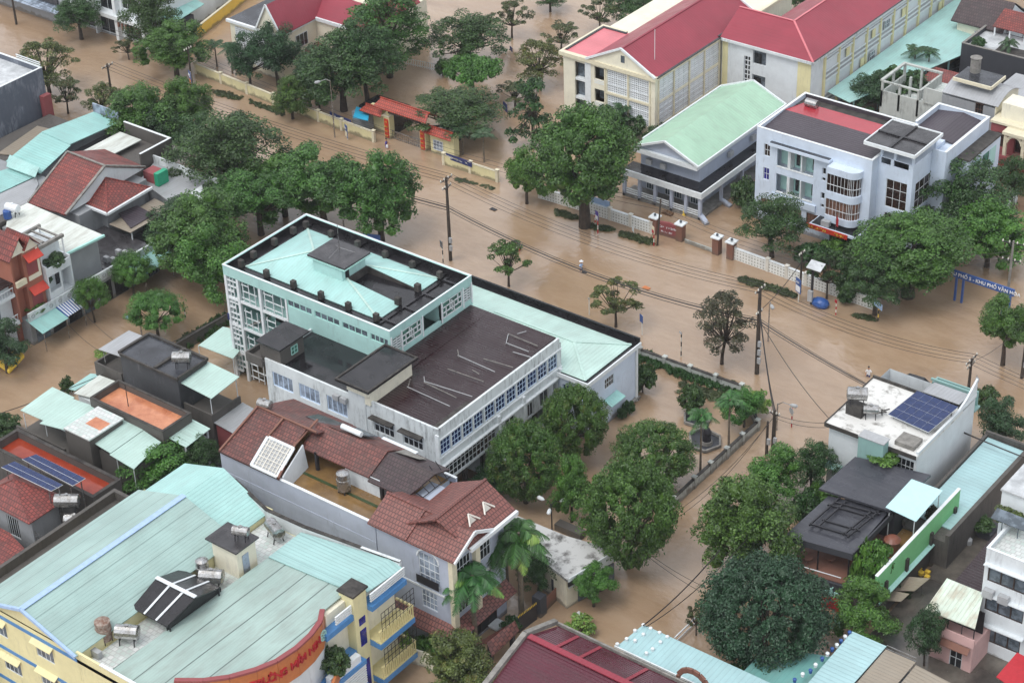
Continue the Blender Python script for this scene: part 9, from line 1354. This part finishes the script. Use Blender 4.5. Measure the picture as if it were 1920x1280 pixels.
# garden pond with statue
t = thing('garden_pond', 'white rimmed hexagonal pond with dark water in the flooded garden', 'pond', G(1315, 800))
for pts in ([(1284, 776), (1300, 770), (1332, 779), (1330, 790), (1310, 800), (1284, 792)], [(1293, 812), (1318, 802), (1350, 818), (1350, 836), (1322, 846), (1296, 838)]):
    P = [G(*p, .25) for p in pts]; m = MB(); [m.bar(P[i], P[(i+1) % 6], .22, .3) for i in range(6)]; o = m.build('rim', 'concrete', t); m = MB(); m.prism([tuple(p.xy) for p in P], -.1, .12); m.build('pond_floor', 'roof_slate', o)
g = G(1325, 832); t = thing('statue', 'dark rock statue standing in the white rimmed pond', 'statue', g); m = MB(); m.tube([(g.x, g.y, 0), (g.x, g.y, .5)], [.7, .6], 10); m.build('plinth', 'concrete', t); m = MB(); m.tube([(g.x, g.y, .5), (g.x, g.y, 1.1), (g.x+.05, g.y, 1.6), (g.x, g.y, 2.0), (g.x, g.y, 2.2), (g.x, g.y, 2.5), (g.x, g.y, 2.65)], [.5, .42, .48, .3, .16, .22, .08], 10); m.build('figure', 'iron_dark', t)
for px_, py_, lab_ in ((1165, 760, 'small concrete bench by the round clipped shrubs'),): g = G(px_+25, py_-5); t = thing('bench', lab_, 'bench', g); m = MB(); m.box(g.x-.3, g.x+.2, g.y-.9, g.y+.9, .35, .5); m.build('seat', 'concrete', t); [MB().box(g.x-.25, g.x+.15, g.y+s*.7-.1, g.y+s*.7+.1, -.2, .348).build('leg', 'concrete', t) for s in (-1, 1)]
# garden wall of the gatehouse yard, dark planter
g = G(1068, 1000); m = MB(); m.box(g.x-1.6, g.x+1.6, g.y-.4, g.y+.6, -.2, .8); tag(m.build('planter_box', 'soot_shade_wall'), 'blackened planter box under the slim bright young tree', 'planter')
# floating things
g = G(22, 688); t = thing('yellow_float', 'yellow inflatable with round holes drifting at the left edge', 'float', g); m = MB(); m.slab([(g.x-1.2, g.y-1.0, .7), (g.x+1.0, g.y-1.2, .5), (g.x+1.2, g.y+1.2, 1.6), (g.x-.6, g.y+1.5, 1.7)], .5); m.build('body', 'gold_text', t, bevel=.15); m = MB(); [m.tube([(g.x+a, g.y+b, z-.1), (g.x+a, g.y+b, z+.06)], .22, 10) for a, b, z in ((-.3, -.3, 1.0), (.6, .1, 1.08), (.1, .8, 1.4))]; m.build('hole', 'orange_paint', t)
for px_, py_, mt, lab_ in ((1205, 430, 'plastic_blue', 'small blue scrap floating before the brick gate'), (1212, 540, 'orange_paint', 'pale orange scrap floating in the main street'), (1088, 1152, 'cloth_white', 'white scrap floating before the gatehouse'), (925, 375+18, 'iron_dark', 'dark scrap floating right of the tall concrete pole')): g = G(px_, py_); m = MB(); m.slab([(g.x-.5, g.y-.25, .05), (g.x+.45, g.y-.3, .1), (g.x+.5, g.y+.25, .06), (g.x-.4, g.y+.3, .1)], .05); tag(m.build('floating_scrap', mt), lab_, 'debris', 'scraps drifting on the flood')
for px_, py_, lab_, mt in ((1254, 402, 'pale timber pallet stack by the hall veranda', 'wood'), (1284, 402, 'yellow floor stand in front of the hall column', 'gold_text')): g = G(px_, py_); m = MB(); [m.box(g.x-.9+.3*k, g.x-.7+.3*k, g.y-.4, g.y+.4, .0, .25+.1*(k % 2)) for k in range(5)] if mt == 'wood' else m.tube([(g.x, g.y, 0), (g.x, g.y, .9)], [.4, .08], 6); m.box(g.x-.9, g.x+.6, g.y-.1, g.y+.1, .1, .3) if mt == 'wood' else None; tag(m.build('pallet' if mt == 'wood' else 'floor_stand', mt), lab_, 'pallet' if mt == 'wood' else 'stand')
# the car behind the solar building
def car(p, ang, label, mat):
    t = thing('parked_car', label, 'car', (p.x, p.y, -.35)); t.rotation_euler = (0, 0, ang); o = Vector((p.x, p.y, -.35)); X = lambda x, y, z: o+Vector((x, y, z))
    prof = [(-2.3, .35), (-2.3, .95), (-1.5, 1.1), (-.9, 1.6), (.9, 1.65), (1.7, 1.15), (2.3, 1.0), (2.35, .35)]
    m = MB(); m.vslab([X(a, -.9, b) for a, b in prof], (0, 1.8, 0)); m.build('body', mat, t, bevel=.08); m = MB(); m.vslab([X(-1.3, -.92, 1.1), X(-.85, -.92, 1.5), X(.85, -.92, 1.55), X(1.45, -.92, 1.15)], (0, 1.84, 0)); m.build('window', 'glass_dark', t)
    for a in (-1.45, 1.45):
        for s in (-1, 1): m = MB(); m.tube([X(a, s*.75, .35), X(a, s*.93, .35)], .35, 14); w = m.build('wheel', 'iron_dark', t); m = MB(); m.tube([X(a, s*.93, .35), X(a, s*.95, .35)], .2, 10); m.build('rim', 'steel', w)
    for s in (-1, 1): m = MB(); m.box(X(-2.33, 0, 0).x, X(-2.28, 0, 0).x, o.y+s*.65-.18, o.y+s*.65+.18, o.z+.7, o.z+.85); m.build('headlight', 'glass_pale', t)
car(G(1712, 728), .05, 'dark car half sunk behind the solar building', 'glass_dark')
# ================================================================ people wading
def person(px_, py_, label, ang, shirt, low, pose=0, hat=None, sit=False, depth=.75):
    g = G(px_, py_); g.z = -depth; t = thing('person', label, 'person', g, 'people wading in the flood'); t.rotation_euler = (0, 0, ang); S = 1.12
    J = {'pel': (0, 0, .95), 'ch': (.03, 0, 1.28), 'nk': (.06, 0, 1.48), 'hd0': (.08, 0, 1.58), 'hd1': (.09, 0, 1.75), 'ls': (.03, .19, 1.42), 'rs': (.03, -.19, 1.42), 'le': (.1, .26, 1.15), 're': (.05, -.28, 1.15), 'lw': (.32, .24, 1.08), 'rw': (.25, -.26, .98), 'lh': (.02, .1, .9), 'rh': (.02, -.1, .9), 'lk': (.16, .12, .5), 'rk': (.02, -.12, .5), 'lf': (.05, .12, .08), 'rf': (-.15, -.12, .08), 'lt': (.22, .12, .04), 'rt': (.05, -.12, .04)}
    if pose == 1: J['le'] = (.2, .3, 1.3); J['lw'] = (.35, .2, 1.5)
    E_ = [('pel', 'ch'), ('ch', 'nk'), ('nk', 'hd0'), ('hd0', 'hd1'), ('ch', 'ls'), ('ch', 'rs'), ('ls', 'le'), ('rs', 're'), ('le', 'lw'), ('re', 'rw'), ('pel', 'lh'), ('pel', 'rh'), ('lh', 'lk'), ('rh', 'rk'), ('lk', 'lf'), ('rk', 'rf'), ('lf', 'lt'), ('rf', 'rt')]
    rad = dict(pel=.15, ch=.15, nk=.06, hd0=.09, hd1=.1, ls=.075, rs=.075, le=.05, re=.05, lw=.035, rw=.035, lh=.1, rh=.1, lk=.07, rk=.07, lf=.045, rf=.045, lt=.035, rt=.035)
    V = []; I = {}; RR = []
    for k, v in J.items(): I[k] = len(V); V.append(v); RR.append(rad[k])
    E2 = [(I[a], I[b]) for a, b in E_]
    for w_, s in (('lw', 1), ('rw', -1)):
        b0 = Vector(J[w_]); pal = b0+Vector((.08, 0, -.02)); V.append(tuple(pal)); RR.append(.035); pi = len(V)-1; E2.append((I[w_], pi))
        for k in range(5): off = Vector((.06-.01*abs(k-2), (k-2)*.022, -.02)) if k < 4 else Vector((.02, -s*.05, .01)); V.append(tuple(pal+off)); RR.append(.011); V.append(tuple(pal+off*1.6+Vector((0, 0, -.02)))); RR.append(.009); E2 += [(pi, len(V)-2), (len(V)-2, len(V)-1)]
    me = bpy.data.meshes.new('body'); me.from_pydata([tuple(Vector(v)*S) for v in V], E2, []); tmp = bpy.data.objects.new('tmpbody', me); COL.objects.link(tmp); md = tmp.modifiers.new('s', 'SKIN')
    for i, sv in enumerate(me.skin_vertices[0].data): sv.radius = (RR[i]*S, RR[i]*S); sv.use_root = i == 0
    tmp.modifiers.new('u', 'SUBSURF').levels = 1; dg = bpy.context.evaluated_depsgraph_get(); m2 = bpy.data.meshes.new_from_object(tmp.evaluated_get(dg)); bpy.data.objects.remove(tmp)
    m2.materials.clear(); [m2.materials.append(MT[k]) for k in ('skin', shirt, low)]
    for f in m2.polygons:
        c = f.center/S; f.material_index = 1 if .9 < c.z < 1.5 and (math.hypot(c.x-.03, c.y) < .24 or c.z > 1.2) else 2 if c.z <= .9 and c.x < .3 and abs(c.y) < .24 else 0; f.use_smooth = True
    o = bpy.data.objects.new('body', m2); COL.objects.link(o); o.parent = t
    m = MB(); m.blob((.05*S, 0, 1.76*S), (.13, .12, .12), 2, .03, 1); h_ = m.build('hair', 'hair', None); h_.location = (.07*S, 0, 1.72*S); h_.parent = t
    if hat: m = MB(); m.tube([(0, 0, 0), (0, 0, .03), (0, 0, .2)], [.26, .22, .03], 12); k = m.build('hat', hat, None); k.parent = t; k.location = (.08*S, 0, 1.80*S)
    m = MB(); m.blob((0, 0, 0), (.03, .02, .03), 1, 0); k = m.build('nose', 'skin', None); k.parent = t; k.location = ((.09+.1)*S, 0, 1.64*S)
    return g
g = person(724, 276, 'person in a purple raincoat wading before the school gate', .4, 'purple', 'purple'); m = MB(); m.blob((g.x+.45, g.y-.3, .35), (.2, .15, .28), 2, .1, 2); tag(m.build('carrier_bag', 'cloth_white'), 'white carrier bag held by the person in purple', 'bag')
g = person(969, 468, 'person in a white shirt passing behind the small street tree', -.6, 'cloth_white', 'cloth_red'); 
for s, l in ((-1, 'left'), (1, 'right')): m = MB(); m.blob((g.x+s*.42, g.y-.1*s, .35), (.26, .26, .32), 2, .08, 3+s); tag(m.build('red_bundle', 'cloth_red'), 'red bundle on the %s side of the person in white behind the street tree' % l, 'bundle')
g = person(1089, 506, 'person in pale blue with a white hat wading mid street', 0, 'cloth_blue', 'navy', hat='cloth_white'); m = MB(); m.blob((g.x+.7, g.y-.2, .05), (.4, .25, .2), 2, .1, 5); tag(m.build('dark_bag', 'iron_dark'), 'dark bag floating beside the person in pale blue', 'bag')
person(1628, 705, 'dark haired person in a white shirt wading beyond the solar building', -1.2, 'cloth_white', 'navy', pose=1)
# ================================================================ thin wet air over the town
hz = MB(); hz.box(-420, 420, -420, 420, -2.2, 175); h = hz.build('haze', 'dark_void'); struct(h, 'thin pale haze hanging over the flooded town', 'stuff')
hm = bpy.data.materials.new('haze_air'); hm.use_nodes = True; hm.node_tree.nodes.clear(); ho = hm.node_tree.nodes.new('ShaderNodeOutputMaterial'); hv = hm.node_tree.nodes.new('ShaderNodeVolumePrincipled'); hv.inputs['Color'].default_value = (.85, .88, .93, 1); hv.inputs['Density'].default_value = .00009
hm.node_tree.links.new(hv.outputs[0], ho.inputs['Volume']); h.data.materials.clear(); h.data.materials.append(hm)
